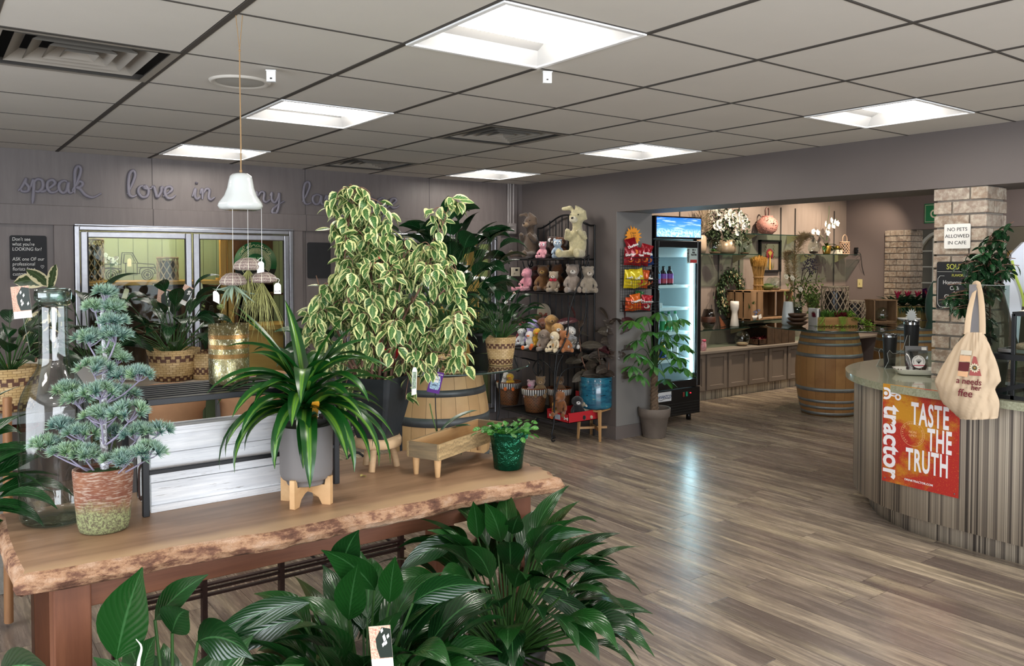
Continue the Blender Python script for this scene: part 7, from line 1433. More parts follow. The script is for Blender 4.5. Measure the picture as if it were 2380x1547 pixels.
p=onx(1999,658,10.865);t=thing('wall_switch','ivory wall switch plate on the far wall','switch',p);bev(MB().bx((-.008,-.035,-.058),(.002,.035,.058)).build('plate',M('ivory_plate','d3c690',.5),t),.002);MB().bx((-.014,-.006,-.012),(-.006,.006,.012)).build('toggle',M('ivory_toggle','b8aa78',.5),t)
gs0,gs1=onx(2150,474,10.86),onx(2195,517,10.86);t=thing('green_wall_sign','green sign with a cream border partly hidden by the brick pillar','sign',((10.86),(gs0.y+gs1.y)/2,(gs0.z+gs1.z)/2));f=side(t.location);W_,H_=abs(gs0.y-gs1.y),gs0.z-gs1.z
MB().prism([(-W_/2,-H_/2),(W_/2,-H_/2),(W_/2,H_/2),(-W_/2,H_/2)],0,.01,f).build('board',M('sign_green_2','1f8050',.5),t,world=True);b=MB()
for(x0,y0,x1,y1)in((-.46,-.44,.46,-.42),(-.46,.42,.46,.44),(-.46,-.44,-.447,.44),(.447,-.44,.46,.44)):b.prism([(x0*W_,y0*H_),(x1*W_,y0*H_),(x1*W_,y1*H_),(x0*W_,y1*H_)],.0105,.012,f)
b.build('border',M('sign_cream','e6e3c8'),t,world=True);text('G',frame(f@V((.0,-.05*H_,.012)),(0,-1,0),(0,0,1)),H_*.62,M('sign_cream','e6e3c8'),'sign_letter',t,bold=.002)
fl_=onx(2357,593,10.86);gl_=M('gold_letter','c9ac6a',.35,.7);t=thing('gold_wall_letters','large gold script letters on the far wall at the right edge','lettering',(10.86,fl_.y,1.5))
for tx,px,py,sz_ in(('C',2351,632,.36),('a',2374,632,.34)):text(tx,side(onx(px,py,10.85)),sz_,gl_,'letter',t,depth=.008,shear=.15,bold=.004)
for px,py in((2350,590),(2372,592)):MB().lathe([(0,-.008),(.045,-.008),(.045,0)],24,rot=Matrix.Rotation(pi/2,3,'Y'),c=onx(px,py,10.85)).build('dot',gl_,t,world=True)
# ---- main barrel table
bc1=onz(1928,758,GZ);BLOC=(bc1.x,bc1.y,0);barrel('aged oak wine barrel under the glass table in front of the low cabinets',BLOC,bw_old,hoop_m,HP,.635,'large round glass top carrying succulents, bowls and lanterns')
def ont(px,py,dz=.001):p=onz(px,py,GZ);return V((p.x,p.y,GZ+dz))
p=ont(1835,756)+_f*.05;p.z=GZ+.001;tag(MB().lathe([(0,.002),(.055,0),(.064,.02),(.062,.1),(.048,.24),(.044,.25),(.042,.24),(.05,.1),(0,.02)],36,wob=lambda a,z:.03*sin(9*a+z*40)).build('textured_white_vase',M('glossy_white_glaze','dfe2e0'),loc=p),'tall white embossed vase on the left of the glass table','vase')
bw=M('dark_carved_bowl','4a3220',.5,var=.35,vs=16)
for k in range(3):q=ont(1853,758)+V((0,0,k*.043));tag(MB().lathe([(0,.002),(.05,0),(.1,.02),(.13-.008*k,.046),(.122-.008*k,.046),(.09,.024),(0,.012)],36,sx=1,sy=.75).build('wooden_bowl',bw,loc=q),('bottom','middle','top')[k]+' dark carved wooden bowl of the stack on the glass table','bowl','stacked dark wooden bowls')
q=ont(1892,757);t=thing('upright_book','white-jacketed book standing upright beside the stacked bowls','book',q,rz=-.5);bev(MB().bx((-.018,-.09,0),(.018,.09,.185)).build('cover',M('white_jacket','e8e6e2',.5),t),.002);text('SAVANNAH',frame((.012,-.0915,.095),(0,0,-1),(1,0,0)),.024,ink,'spine_lettering',t,world=False,bold=.0008);MB().bx((.004,-.0912,.004),(.0175,-.0906,.181)).build('spine_band',M('black_white_print','4a4848',.6,var=.9,vs=120),t)
q=ont(1944,758)+_f*.03;q.z=GZ+.001;tw_=(1992-1897)/s(q);t=thing('succulent_trough','wooden trough of red and green artificial succulents on the glass table','planter box',q,rz=-YAW+.05);hw_=tw_/2;tm=wood('honey_trough_wood','8a6236','c79a62',1,0,.55,'a87a48')
bev(MB().bx((-hw_,-.055,0),(hw_,-.04,.095)).bx((-hw_,.04,0),(hw_,.055,.095)).bx((-hw_,-.04,0),(-hw_+.015,.04,.095)).bx((hw_-.015,-.04,0),(hw_,.04,.095)).bx((-hw_,-.04,0),(hw_,.04,.07)).build('trough_body',tm,t),.003)
rd=random.Random(14);A_=MB();B_=MB();C_=MB()
for cx,c_,n_ in((-.20,B_,60),(-.13,A_,60),(-.04,A_,30),(.02,B_,90),(.09,B_,60),(.15,A_,70),(-.08,A_,60),(-.22,B_,30)):
    for i in range(n_):a=rd.uniform(0,2*pi);e=rd.uniform(.1,1.4);c_.leaf((cx+.01*cos(a),rd.uniform(-.015,.015),.09+rd.uniform(0,.02)),(cos(a),sin(a),e),.05,.018,-.3,.4,3,'round')
for x0 in(-.19,-.17,.03,.05,.07):[C_.tube(catmull([(x0+rd.uniform(-.02,.02),-.04,.1),(x0+rd.uniform(-.03,.03),-.07,.09),(x0+rd.uniform(-.04,.04),-.075,.02)],3),.0013,4,cap=False)for _ in range(9)]
for k in range(260):u=rd.random();x=.12+u*.22;z=.11-u*.10;C_.leaf((x+rd.gauss(0,.018),-.03-.05*u+rd.gauss(0,.02),max(.004,z+rd.gauss(0,.018))),(rd.uniform(-1,1),rd.uniform(-1,1),rd.uniform(-.2,1)),.022,.018,.2,.2,3,'round')
for k in range(90):C_.leaf((rd.uniform(-.26,.2),-.09+rd.gauss(0,.015),.004),(rd.uniform(-1,1),rd.uniform(-1,1),.3),.03,.012,.2,.2,3,'round')
A_.build('green_succulents',leafm('succulent_green','6f9a3c','4d7a34',vein=0,rough=.5),t);B_.build('red_succulents',leafm('succulent_red','6e1526','8c2038',vein=0,rough=.5),t);C_.build('trailing_greens',leafm('lime_trailing','8fae34','7aa23a',vein=0,rough=.6),t)
A_=MB();[A_.leaf((rd.uniform(-.2,.2),rd.uniform(-.02,.03),.1),(rd.uniform(-1,1),rd.uniform(-.6,.3),1.2),.09,.015,.4,.4,4,'lance')for _ in range(70)];A_.build('spiky_greens',leafm('spiky_succulent','4f7a34','6f9a3c',vein=0,rough=.5),t)
q=ont(1937,748)-_f*.03;q.z=GZ;lattice('largest willow lattice lantern with a flat ring top, at the back of the glass table',q,29/s(q),.40,13,.012,turns=.26);q=ont(1996,748)-right*.05;lattice('medium willow lattice lantern tapering to the base at the right of the glass table',q,20/s(q),.24,11,.010,bulge=.18,turns=.30)
q=ont(1900,746)+_f*.15;q.z=GZ;tag(MB().lathe([(0,0),(.03,0),(.035,.08),(.055,.14),(.072,.20),(.075,.26),(.07,.26),(.05,.15),(0,.1)],30).build('gold_footed_bowl',M('pale_gold_glaze','9a9270',.3,.5,var=.2,vs=14),loc=q),'footed pale gold bowl in front of the large lantern','bowl')
q=ont(1860,748)+_f*.12;q.z=GZ;va=thing('pampas_vase_arrangement','glass vase with tan pampas plumes, white roses and twisting branches behind the stacked bowls','flower arrangement',q);VA=V(q);MB().lathe([(0,.002),(.055,0),(.06,.01),(.06,.22),(.057,.22),(.057,.012)],30).build('vase_body',clearg,va);MB().lathe([(0,.012),(.054,.012),(.054,.16),(0,.16)],24).build('dark_filling',M('dark_green_stems','1f2f28',.5,var=.5,vs=60),va)
pm=MB();rd=random.Random(19)
for pts,w_2 in((((1858,690),(1845,620),(1862,565),(1874,556)),22),(((1858,700),(1835,650),(1828,600),(1836,590)),14)):
    P=catmull([near(x,y,VA+_f*.05)-VA for x,y in pts],10);pm.tube(P,.003,5)
    for i in range(1500):
        k=rd.randint(6,len(P)-1);u=k/len(P);c=P[k];sp_=w_2/s(VA)*(1.1-abs(u-.65)*1.3);d=V((rd.gauss(0,1),rd.gauss(0,.6),rd.uniform(.2,1.2))).normalized();pm.leaf(c+d*sp_*rd.uniform(.0,.6),d,sp_*.9,.006,.5,0,3,'lance')
pm.build('pampas_plumes',M('tan_plume','c9b184',.9,var=.2,vs=30),va);lf=MB();bl=MB();tw=MB();pu=MB()
for i in range(330):
    px,py=rd.gauss(1866,18),rd.gauss(678,22)
    c=near(px,py,VA+_f*rd.uniform(-.1,.1))-VA;lf.leaf(c,(rd.uniform(-1,1),rd.uniform(-1,1),rd.uniform(-.3,1)),.07,.02,.5,.2,4,'lance')
for i in range(240):
    px,py=rd.gauss(1888,12),rd.gauss(690,18);c=near(px,py,VA-_f*.08)-VA;lf.leaf(c,(rd.uniform(-1,1),rd.uniform(-1,0),rd.uniform(-1,.3)),.035,.028,.3,.2,3,'round')
for px,py in((1827,643),(1841,646),(1860,672)):
    c=near(px,py,VA-_f*.1)-VA
    for k in range(3):blossom(bl,c,.035-.008*k,6,up=(-.3,-1,.4),rd=rd)
    bl.ball(c,.018,8,6)
for pts in(((1858,700),(1880,640),(1900,625),(1896,655),(1905,670)),((1858,700),(1870,640),(1888,620),(1905,615)),((1858,700),(1866,630),(1880,605),(1892,600))):tw.tube(catmull([near(x,y,VA)-VA for x,y in pts],6),.004,6)
for i in range(90):c=near(rd.gauss(1885,8),rd.gauss(618,12),VA)-VA;pu.ball(c,.008,6,4)
lf.build('foliage',leafm('lime_hops','7f9440','4d6a34',vein=0,rough=.6),va);bl.build('roses',M('cream_rose','ddd6c0',.6),va);tw.build('branch',brn,va);pu.build('berries',M('purple_berry','3d3442',.6),va)
bc2=onz(2108,752,GZ);B2=(bc2.x,bc2.y,0);barrel('aged oak wine barrel standing further back by the brick pillar',B2,bw_old,hoop_m,HP,.60,'round glass top on the rear barrel carrying the gold planter')
q=onz(2102,748,GZ)+_f*-.1;q.z=GZ+.001;tag(MB().lathe([(0,.003),(.05,0),(.11,.035),(.118,.05),(.11,.048),(.05,.01),(0,.01)],36).build('white_dish',M('speckled_white_enamel','e4e3de',.35,var=.1,vs=60),loc=q),'shallow white dish on the rear barrel table','dish')
q=onz(2052,748,GZ)+_f*.05;q.z=GZ+.001;t=thing('open_terrarium_crate','small open wooden crate framing a glass terrarium on the rear barrel table','crate',q,rz=-.5);hh=.25
for a,b in(((-.14,-.09,0),(.14,.09,.012)),((-.15,-.09,hh-.012),(.15,.09,hh)),((-.14,-.09,0),(-.125,.09,hh)),((.125,-.09,0),(.14,.09,hh)),((-.14,.08,0),(.14,.09,hh))):bev(MB().bx(a,b).build('board',ck,t),.002)
cloche('egg-shaped glass terrarium inside the small open crate',(q.x-.01,q.y-.02,GZ+.015),.07)
q=onz(2130,744,GZ)+_f*.12;q.z=GZ+.001;t=thing('bromeliad_planter','ribbed gold planter of dark bromeliads with crimson flowers on the rear barrel table','potted plant',q,rz=-.6)
def ribgold():
    g=G('ribbed_gold_metal');u=g.xyz(g.coord('Object'))[0];w=g.math('SINE',g.math('MULTIPLY',u,420.));g.set(Base_Color=g.mix(g.step(w,-.5,.5),'4f4020','a08a4c'),Metallic=.5,Roughness=.4);g.bump(w,.5,.004);return g.m
bev(MB().bx((-.26,-.08,0),(.30,.08,.16)).build('planter',ribgold(),t),.004);lf=MB();rd=random.Random(23);rdm=MB()
for cx in(-.22,-.1,.02,.14,.26):
    for k in range(20):a=k*2.4;lf.leaf((cx,0,.15),(cos(a),sin(a),rd.uniform(.4,2.2)),rd.uniform(.16,.30),.04,.8,.4,6,'lance')
    for k in range(9):a=k*2.4;rdm.leaf((cx+.03,-.04,.24),(cos(a)*.4,sin(a)*.4-.1,1),.11,.03,.1,.4,4,'lance')
for k in range(60):x_=rd.uniform(-.2,.3);lf.leaf((x_,-.07,.15),(rd.uniform(-.4,.4),-1,rd.uniform(-1,.2)),.09,.02,.8,.2,4,'lance')
lf.build('foliage',leafm('bromeliad_leaf','24452a','16301c',vein=.1,rough=.35),t);rdm.build('blooms',leafm('bromeliad_red','9c1c3c','b02a4a',vein=0,rough=.4),t)
q=near(2170,700,V((bc2.x+.3,bc2.y-.1,1.1)));t=thing('green_velvet_chair','dark green velvet chair back beside the brick pillar','chair',(q.x+.45,q.y+.1,0),rz=-.6);gv=M('green_velvet','173a2c',.8,sheen=.5)
MB().ball((0,0,1.07),(.22,.07,.36),24,16).build('backrest',gv,t);MB().ball((0,-.22,.50),(.26,.26,.09),20,12).build('seat',gv,t)
for a in(-.17,.17):
    for b in(-.4,-.02):MB().tube([(a,b,0),(a*.95,b,.46)],.014,8).build('leg',gold,t)
q=V((11.9,5.6,.0));t=thing('purple_flowering_plant','purple and lime foliage plant seen through the far opening','potted plant',(11.6,5.75,0));lf=MB();l2=MB();rd=random.Random(2)
for i in range(60):lf.leaf((rd.uniform(-.15,.15),rd.uniform(-.1,.2),1.05),(rd.uniform(-1,1),rd.uniform(-1,1),.8),.2,.15,.6,.2,4,'round');l2.leaf((rd.uniform(-.15,.15),rd.uniform(-.4,-.1),1.0),(rd.uniform(-1,1),rd.uniform(-1,1),.8),.18,.12,.6,.2,4,'round')
lf.build('foliage',leafm('purple_leaf','5c2260','4a1a50',vein=0),t);l2.build('lime_leaf',leafm('lime_leaf','4f9a1c','3f8a1c',vein=0),t);MB().lathe([(0,0),(.15,0),(.2,.8),(.18,1.05),(0,1.0)],24).build('pedestal_pot',M('dark_pot','33302d',.6),t)
# ================================================================ SERVICE COUNTER
KT=.865
edge=catmull([(4.44,-1.2,0),(4.44,.2,0),(4.44,1.3,0),(4.445,2.0,0),(4.47,2.32,0),(4.56,2.58,0),(4.74,2.82,0),(5.02,3.02,0),(5.35,3.12,0),(5.68,3.13,0),(6.4,3.12,0)],8)
def inset(P,d):
    o=[]
    for i,p in enumerate(P):
        t=(P[min(i+1,len(P)-1)]-P[max(i-1,0)]).normalized();o.append(p+V((t.y,-t.x,0))*d)
    return o
outer=[(p.x,p.y)for p in edge]
poly=outer+[(6.4,2.46),(4.965,2.46),(4.965,-1.2)]
ctr_=thing('service_counter','curved service counter clad in striped laminate at the right','counter',(4.9,1.5,0))
def stone():
    g=G('olive_quartz');v=g.coord();n=g.noise(70,v,4,.8);n2=g.noise(7,v,3);z=g.xyz(v)[2]
    c=g.mix(g.step(n,.35,.65),'8a8c74','b0b19a');c=g.mix(g.math('MULTIPLY',g.step(n2,.4,.7),.3),c,'7a7b62');g.set(Base_Color=c,Roughness=.14,Coat_Weight=.4);return g.m
stn=stone();o=MB().prism(poly,KT-.042,KT).build('worktop',stn,ctr_,world=True);bev(o,.014,4)
def ringwall(P,z0,z1,m,nm,th=.02):
    Q=inset(P,th);mb=MB();n=len(P)
    vs=[p+V((0,0,z0))for p in P]+[p+V((0,0,z1))for p in P]+[p+V((0,0,z0))for p in Q]+[p+V((0,0,z1))for p in Q]
    L=[0]
    for a,b in zip(P,P[1:]):L.append(L[-1]+(b-a).length)
    uv=[(l,0)for l in L]+[(l,1)for l in L]+[(l,0)for l in L]+[(l,1)for l in L]
    mb.add(vs,[(i,n+i,n+i+1,i+1)for i in range(n-1)]+[(2*n+i,2*n+i+1,3*n+i+1,3*n+i)for i in range(n-1)]+[(i,i+1,2*n+i+1,2*n+i)for i in range(n-1)],uv,0,True)
    return mb.build(nm,m,ctr_,world=True)
def lam_uv():
    g=G('striped_laminate_cladding');x=g.xyz(g.coord('UV'))[0]
    def st(w,seed):wn=g.node('TexWhiteNoise',noise_dimensions='1D');g.put(wn.inputs['W'],g.math('ADD',g.math('FLOOR',g.math('MULTIPLY',x,w)),seed));return wn.outputs[0]
    r=g.math('ADD',g.math('ADD',g.math('MULTIPLY',st(105.,.3),.5),g.math('MULTIPLY',st(43.,7.7),.3)),g.math('MULTIPLY',st(230.,3.1),.2))
    g.set(Base_Color=g.ramp(r,[(.2,'4b4642'),(.3,'756d65'),(.42,'9a9082'),(.55,'b9ae9d'),(.68,'8d8478'),(.8,'c9bfad'),(.92,'a59b8c')]),Roughness=.4);return g.m
lu=lam_uv();ringwall(inset(edge,.055),.125,KT-.042,lu,'front_panel');kick=ringwall(inset(edge,.155),0,.13,lu,'kick_panel')
ps_=thing('organic_drink_poster','orange-red poster reading TASTE THE TRUTH fixed to the counter front','poster',(4.49,2.25,.58))
a,b=Vector((4.484,2.49,0))if False else V((4.505,2.472,0)),V((4.484,2.035,0));rt=(b-a).normalized();pf=frame(V(((a.x+b.x)/2,(a.y+b.y)/2,.585)),rt,(0,0,1));W_=(b-a).length;H_=.565;pf.translation=pf.translation+pf.col[2].to_3d()*.006
def posterm():
    g=G('red_orange_poster');v=g.coord();n=g.noise(3.2,v,3,.6);n2=g.noise(1.,g.map(v,(1,40,60),(.6,0,0)),5,.8);n3=g.noise(150,v,2);c=g.mix(g.step(n,.46,.78),'ac2a24','b24a1c');c=g.mix(g.math('MULTIPLY',g.step(g.math('ADD',n,g.math('MULTIPLY',n2,.35)),.68,.80),.9),c,'c08a24');c=g.mix(g.math('MULTIPLY',g.step(n3,.62,.68),.4),c,'e8a040');g.set(Base_Color=c,Roughness=.45);return g.m
MB().prism([(-W_/2,-H_/2),(W_/2,-H_/2),(W_/2,H_/2),(-W_/2,H_/2)],-.004,0,pf).build('sheet',posterm(),ps_,world=True);ow=M('poster_white','e9e6ea',.5)
def pt(body,x,y,size,rot=0.,**k):
    m_=pf@Matrix.Translation((x,y,.0008))@Matrix.Rotation(rot,4,'Z');return text(body,m_,size,ow,'poster_lettering',ps_,depth=.0004,**k)
pt('TASTE',.058,.130,.172,sx=.40,bold=.0042,spacing=1.12);pt('THE',.114,-.002,.172,sx=.40,bold=.0042,spacing=1.12);pt('TRUTH',.045,-.132,.172,sx=.40,bold=.0042,spacing=1.12)
pt('tractor',-W_/2+.055,-.048,.148,rot=-pi/2,sx=.98,bold=.004,shear=0)
pt('DRINKTRACTOR.COM',.0,-.245,.016,sx=1.0,bold=.0003)
cc_=(-.038,.02);mb=MB()
for i in range(64):a0,a1=2*pi*i/64,2*pi*(i+1)/64;mb.add([pf@V((cc_[0]+r_*cos(a_),cc_[1]+r_*sin(a_),.0008))for r_,a_ in((.068,a0),(.0695,a0),(.0695,a1),(.068,a1))],[(0,1,2,3)]);
mb.build('seal_ring',M('poster_cream_line','e8b888',.5),ps_,world=True)
crm=M('poster_cream_line','e8b888')
for s_,a0,st_ in(('CERTIFIED ORGANIC GOODNESS',235,-11.6),):
    for i,ch in enumerate(s_):
        if ch==' ':continue
        a_=R(a0+i*st_);m_=pf@Matrix.Translation((cc_[0]+.058*cos(a_),cc_[1]+.058*sin(a_),.0008))@Matrix.Rotation(a_-pi/2,4,'Z');text(ch,m_,.013,crm,'seal_lettering',ps_,depth=.0003)
text('NON\nGMO',pf@Matrix.Translation((cc_[0],cc_[1],.0008)),.019,crm,'seal_lettering',ps_,depth=.0003)
em=MB();ex0,ey0=-W_/2,H_/2-.055
def ring(cx,cy,r0,r1,n=28,a0=0,a1=2*pi):
    for i in range(n):
        b0,b1=a0+(a1-a0)*i/n,a0+(a1-a0)*(i+1)/n;P=[(cx+r*cos(q),cy+r*sin(q))for r,q in((r0,b0),(r1,b0),(r1,b1),(r0,b1))]
        if min(p[0]for p in P)<-W_/2:continue
        em.add([pf@V((x,y,.0008))for x,y in P],[(0,1,2,3)])
ring(ex0+.018,ey0,.020,.035);ring(ex0+.018,ey0,0,.012);ring(ex0+.092,ey0-.012,.009,.019);
for P in([(.045,.018),(.088,.016),(.088,.006),(.05,-.002)],[(.05,.034),(.10,.034),(.10,.029),(.05,.029)],[(.092,.052),(.096,.052),(.096,.0),(.092,.0)],[(.05,-.004),(.078,-.006),(.078,-.012),(.052,-.012)],[(.046,.012),(.05,.034),(.054,.034),(.052,.012)],[(.06,.026),(.10,.024),(.10,.02),(.06,.02)]):em.add([pf@V((ex0+x,ey0+y,.0008))for x,y in P][::-1],[(0,1,2,3)])
em.build('tractor_emblem',ow,ps_,world=True)
for x,y in((-W_/2+.02,-H_/2+.02),(W_/2-.02,-H_/2+.02)):MB().ball(pf@V((x,y,.001)),.004,8,6).build('screw',M('screw_grey','6a6a6e',.4,.6),ps_,world=True)
def tumbler(lb,p,r,h):
    t=thing('steel_tumbler',lb,'tumbler',p,'black insulated tumblers');MB().lathe([(0,.002),(r*.72,0),(r*.76,.004),(r*.97,h*.86),(r,h*.9)],32).build('cup',M('matte_black_powdercoat','141518',.45),t);MB().lathe([(r,h*.9),(r*1.0,h*.955)],32).build('steel_rim',M('polished_steel','bfc2c4',.15,1.),t);MB().lathe([(r*1.0,h*.955),(r*.98,h*.985),(r*.85,h),(r*.8,h*.985),(0,h*.985)],32).build('lid',M('smoked_lid','1c1d20',.15,coat=.5),t)
acr=clear_glass('clear_acrylic','f3f6f5',0,1.45,1.3,.06);acre=M('acrylic_edge','dfe6e4',.1,trans=.6)
q=onz(2073,855,KT)+_f*.035;q.z=KT+.001;tumbler('shorter black steel tumbler in a clear acrylic stand on the counter end',q,.046,.225)
h_=thing('acrylic_cup_stand','clear acrylic stand with wave-cut sides around the shorter tumbler','stand',q,rz=-YAW);prof_=[(-.06,.0),(.10,0),(.10,.22),(.085,.22),(.06,.13),(.02,.10),(-.01,.10),(-.03,.12),(-.045,.10),(-.035,.05)]
for s_ in(-.062,.062):
    MB().prism(prof_,s_-.0015,s_+.0015,Matrix.Rotation(pi/2,4,'X')).build('side_panel',acr,h_);P=[(x,-s_,z)for x,z in prof_];MB().tube(P+[P[0]],.0016,5).build('panel_edge',acre,h_)
MB().bx((-.05,-.062,.001),(.10,.062,.004)).build('base',acr,h_)
q=onz(2134,848,KT)+_f*.10;q.z=KT+.001;tumbler('taller black steel tumbler beside the brick pillar',q,.052,.30)
sn=near(2118,733,q);MB().lathe([(0,.0)],3)if False else None
t=thing('paper_snowflake_pick','translucent white snowflake ornament standing behind the taller tumbler','ornament',(sn.x,sn.y,KT+.29));n=28;f=frame(sn,right,(0,0,1));MB().prism([((.042 if k%2 else .027)*cos(2*pi*k/n),(.042 if k%2 else .027)*1.2*sin(2*pi*k/n))for k in range(n)],0,.002,f).build('flake',M('frosted_white','d6dbd8',.5),t,world=True);MB().tube([f@V((0,-.03,0)),f@V((0,-.10,0))],.002,5).build('pick',white_pl,t,world=True)
q=onz(2143,872,KT)+_f*.05;q.z=KT+.001;ty=thing('enamel_tray','chipped white enamel tray holding snack pouches on the counter','tray',q,rz=-YAW-.18);en=M('chipped_white_enamel','e6e4da',.25,coat=.5);n=40;mb=MB();prf=[(.80,.004),(.84,.006),(.98,.034),(1.0,.037),(.97,.037),(.8,.01),(0,.008)];sup=lambda a:(abs(cos(a))**4+abs(sin(a))**4)**-.25
vs=[((r_*.145*sup(2*pi*k/n)*cos(2*pi*k/n)),r_*.09*sup(2*pi*k/n)*sin(2*pi*k/n),z)for r_,z in prf for k in range(n)];mb.add(vs,[(i*n+k,i*n+(k+1)%n,(i+1)*n+(k+1)%n,(i+1)*n+k)for i in range(len(prf)-1)for k in range(n)],None,0,True);mb.add(vs[:n],[tuple(range(n))[::-1]]);mb.build('tray_body',en,ty)
c_=MB();rd=random.Random(3);[c_.ball((.145*sup(a)*cos(a)*.99,.09*sup(a)*sin(a)*.99,.036),.0025+rd.random()*.002,6,4)for a in[rd.uniform(0,6.28)for _ in range(14)]];c_.build('chips',M('dark_enamel_chip','4a1f24',.6),ty)
po=thing('dried_fruit_pouch','clear snack pouch with a round orchard label standing in the enamel tray','snack pouch',(q.x-.01,q.y,q.z+.012),rz=-YAW-.1);po.rotation_euler.x=-.12;w_,h_2=.135,.165;n=10;vs=[];fs=[]
for s_ in(-1,1):
    o_=len(vs)
    for j in range(n+1):
        for i in range(n+1):u,v=i/n*2-1,j/n;th_=.026*(1-u**4)*max(0,1-v/.82)**.6;vs.append((u*w_/2,s_*(th_+.0008),v*h_2))
    fs+=[(o_+j*(n+1)+i,o_+j*(n+1)+i+1,o_+(j+1)*(n+1)+i+1,o_+(j+1)*(n+1)+i)for j in range(n)for i in range(n)]
MB().add(vs,fs,None,0,True).build('pouch_film',clear_glass('pouch_film','dfe2e2',.12,1.45,2.2,.12),po);fr2=MB();[fr2.ball((rd.uniform(-.055,.055),rd.uniform(-.012,.012),.012+rd.random()*.045),rd.uniform(.007,.012),8,6)for _ in range(46)];fr2.build('dried_cherries',M('dark_dried_cherry','3a1218',.4,var=.4,vs=60),po)
MB().bx((-w_/2,-.0018,h_2*.80),(w_/2,.0018,h_2)).build('header_strip',M('grey_pouch_header','77777a',.4),po);lfm=frame((0,-.0285,h_2*.40),(1,0,0),(0,-.0,1));MB().lathe([(0,0),(.040,0)],36,c=(0,-.0275,h_2*.40),rot=Matrix.Rotation(pi/2,3,'X')).build('round_label',paper,po)
MB().prism([(-.034,-.020),(.034,-.020),(.030,-.026),(-.030,-.026)],0,.0004,lfm).build('label_band',M('label_pink','c85a6a',.5),po)
for i,ch in enumerate('SMELTZER ORCHARD'):
    a_=R(205-i*14.8);text(ch,lfm@Matrix.Translation((.031*cos(a_),.031*sin(a_)+.002,.0004))@Matrix.Rotation(a_-pi/2,4,'Z'),.010,ink,'label_lettering',po,world=False,depth=.0002)
tr_=MB();[tr_.tube([lfm@V((0,-.012,.0008)),lfm@V((.018*cos(a),.004+.014*sin(a),.0008))],.0009,4)for a in[R(20+k*20)for k in range(8)]];tr_.build('tree_emblem',ink,po);MB().bx((w_*.22,-.0022,h_2*.84),(w_*.44,-.0018,h_2*.96)).build('price_sticker',paper,po)
gu=thing('counter_glass_guard','grey-edged glass guard standing on the counter, the tote bag hangs on it','glass guard',(4.80,2.0,KT));X_=4.60;pa,pb=onx(2253,700,X_).y,onx(2281,700,X_).y;zt=onx(2266,661,X_).z
MB().bx((X_-.006,pb,KT+.001),(X_+.006,pa,zt)).build('grey_end_panel',M('grey_aluminium_panel','8d8a8d',.45,.3),gu,world=True)
MB().bx((X_,onx(2345,700,X_).y,KT+.001),(X_+.006,pb,zt)).build('glass_pane',clear_glass('guard_glass','dde8e4',0,1.45,1.2,.06),gu,world=True);MB().bx((X_-.001,onx(2345,700,X_).y,zt-.003),(X_+.007,pb,zt)).build('glass_edge',acre,gu,world=True)
MB().bx((X_,pa-.006,KT+.001),(4.96,pa,zt-.25)).build('side_pane',clear_glass('guard_glass'),gu,world=True)
canvas=M('natural_canvas','cbb498',.9,bump=.5,bs=400,bd=.001,var=.04,vs=6);XB_=4.37;tbg=thing('canvas_tote_bag','natural canvas tote bag with a coffee cup print, hanging in front of the counter','bag',(XB_,onx(2262,850,XB_).y,.95))
out_l=[(2246,772),(2284,772),(2300,800),(2318,845),(2326,884),(2312,905),(2324,935),(2319,968),(2296,976),(2230,972),(2205,948),(2188,935),(2172,886),(2182,865),(2204,826),(2228,790)]
def bagpt(px,py,off):p=onx(px,py,XB_);return V((XB_+off,p.y,p.z))
import bisect
Lc=[(772,2247),(800,2222),(826,2204),(865,2182),(886,2172),(910,2180),(935,2189),(950,2207),(972,2230)];Rc=[(772,2284),(800,2299),(845,2318),(884,2327),(903,2312),(935,2324),(968,2320),(972,2318)]
def itp(T,y):
    for(a0,x0),(a1,x1)in zip(T,T[1:]):
        if a0<=y<=a1:return x0+(x1-x0)*(y-a0)/(a1-a0)
    return T[-1][1]
nx,ny=34,30;mb=MB();vs=[]
for s_ in(0,1):
    for j in range(ny+1):
        y=772+200*j/ny;l,r_=itp(Lc,y),itp(Rc,y)
        for i in range(nx+1):
            u=i/nx;px=l+(r_-l)*u;d=sin(pi*u)**.6*(.012+.045*min(1,(y-772)/130));crease=.011*math.exp(-((px-(2262-(y-772)*.16))/4.5)**2)+.008*math.exp(-((px-(2292+(y-772)*.06))/5)**2)
            fold=.0035*sin(px*.35+y*.11)+.002*sin(px*.9-y*.07);vs.append(bagpt(px,y,(-d+crease+fold)if s_==0 else d*.5+.004))
n1=(nx+1)*(ny+1);fs=[(j*(nx+1)+i,(j+1)*(nx+1)+i,(j+1)*(nx+1)+i+1,j*(nx+1)+i+1)for j in range(ny)for i in range(nx)];fs+=[tuple(q+n1 for q in f[::-1])for f in fs];bot=ny*(nx+1);fs+=[(bot+i,bot+i+1,n1+bot+i+1,n1+bot+i)for i in range(nx)][::1]
mb.add(vs,fs,None,0,True);mb.build('bag_body',canvas,tbg,world=True)
def frontx(px,py):
    l,r_=itp(Lc,py),itp(Rc,py);u=min(.999,max(.001,(px-l)/(r_-l)));d=sin(pi*u)**.6*(.012+.045*min(1,(py-772)/130));return-d-.0035
st_=MB()
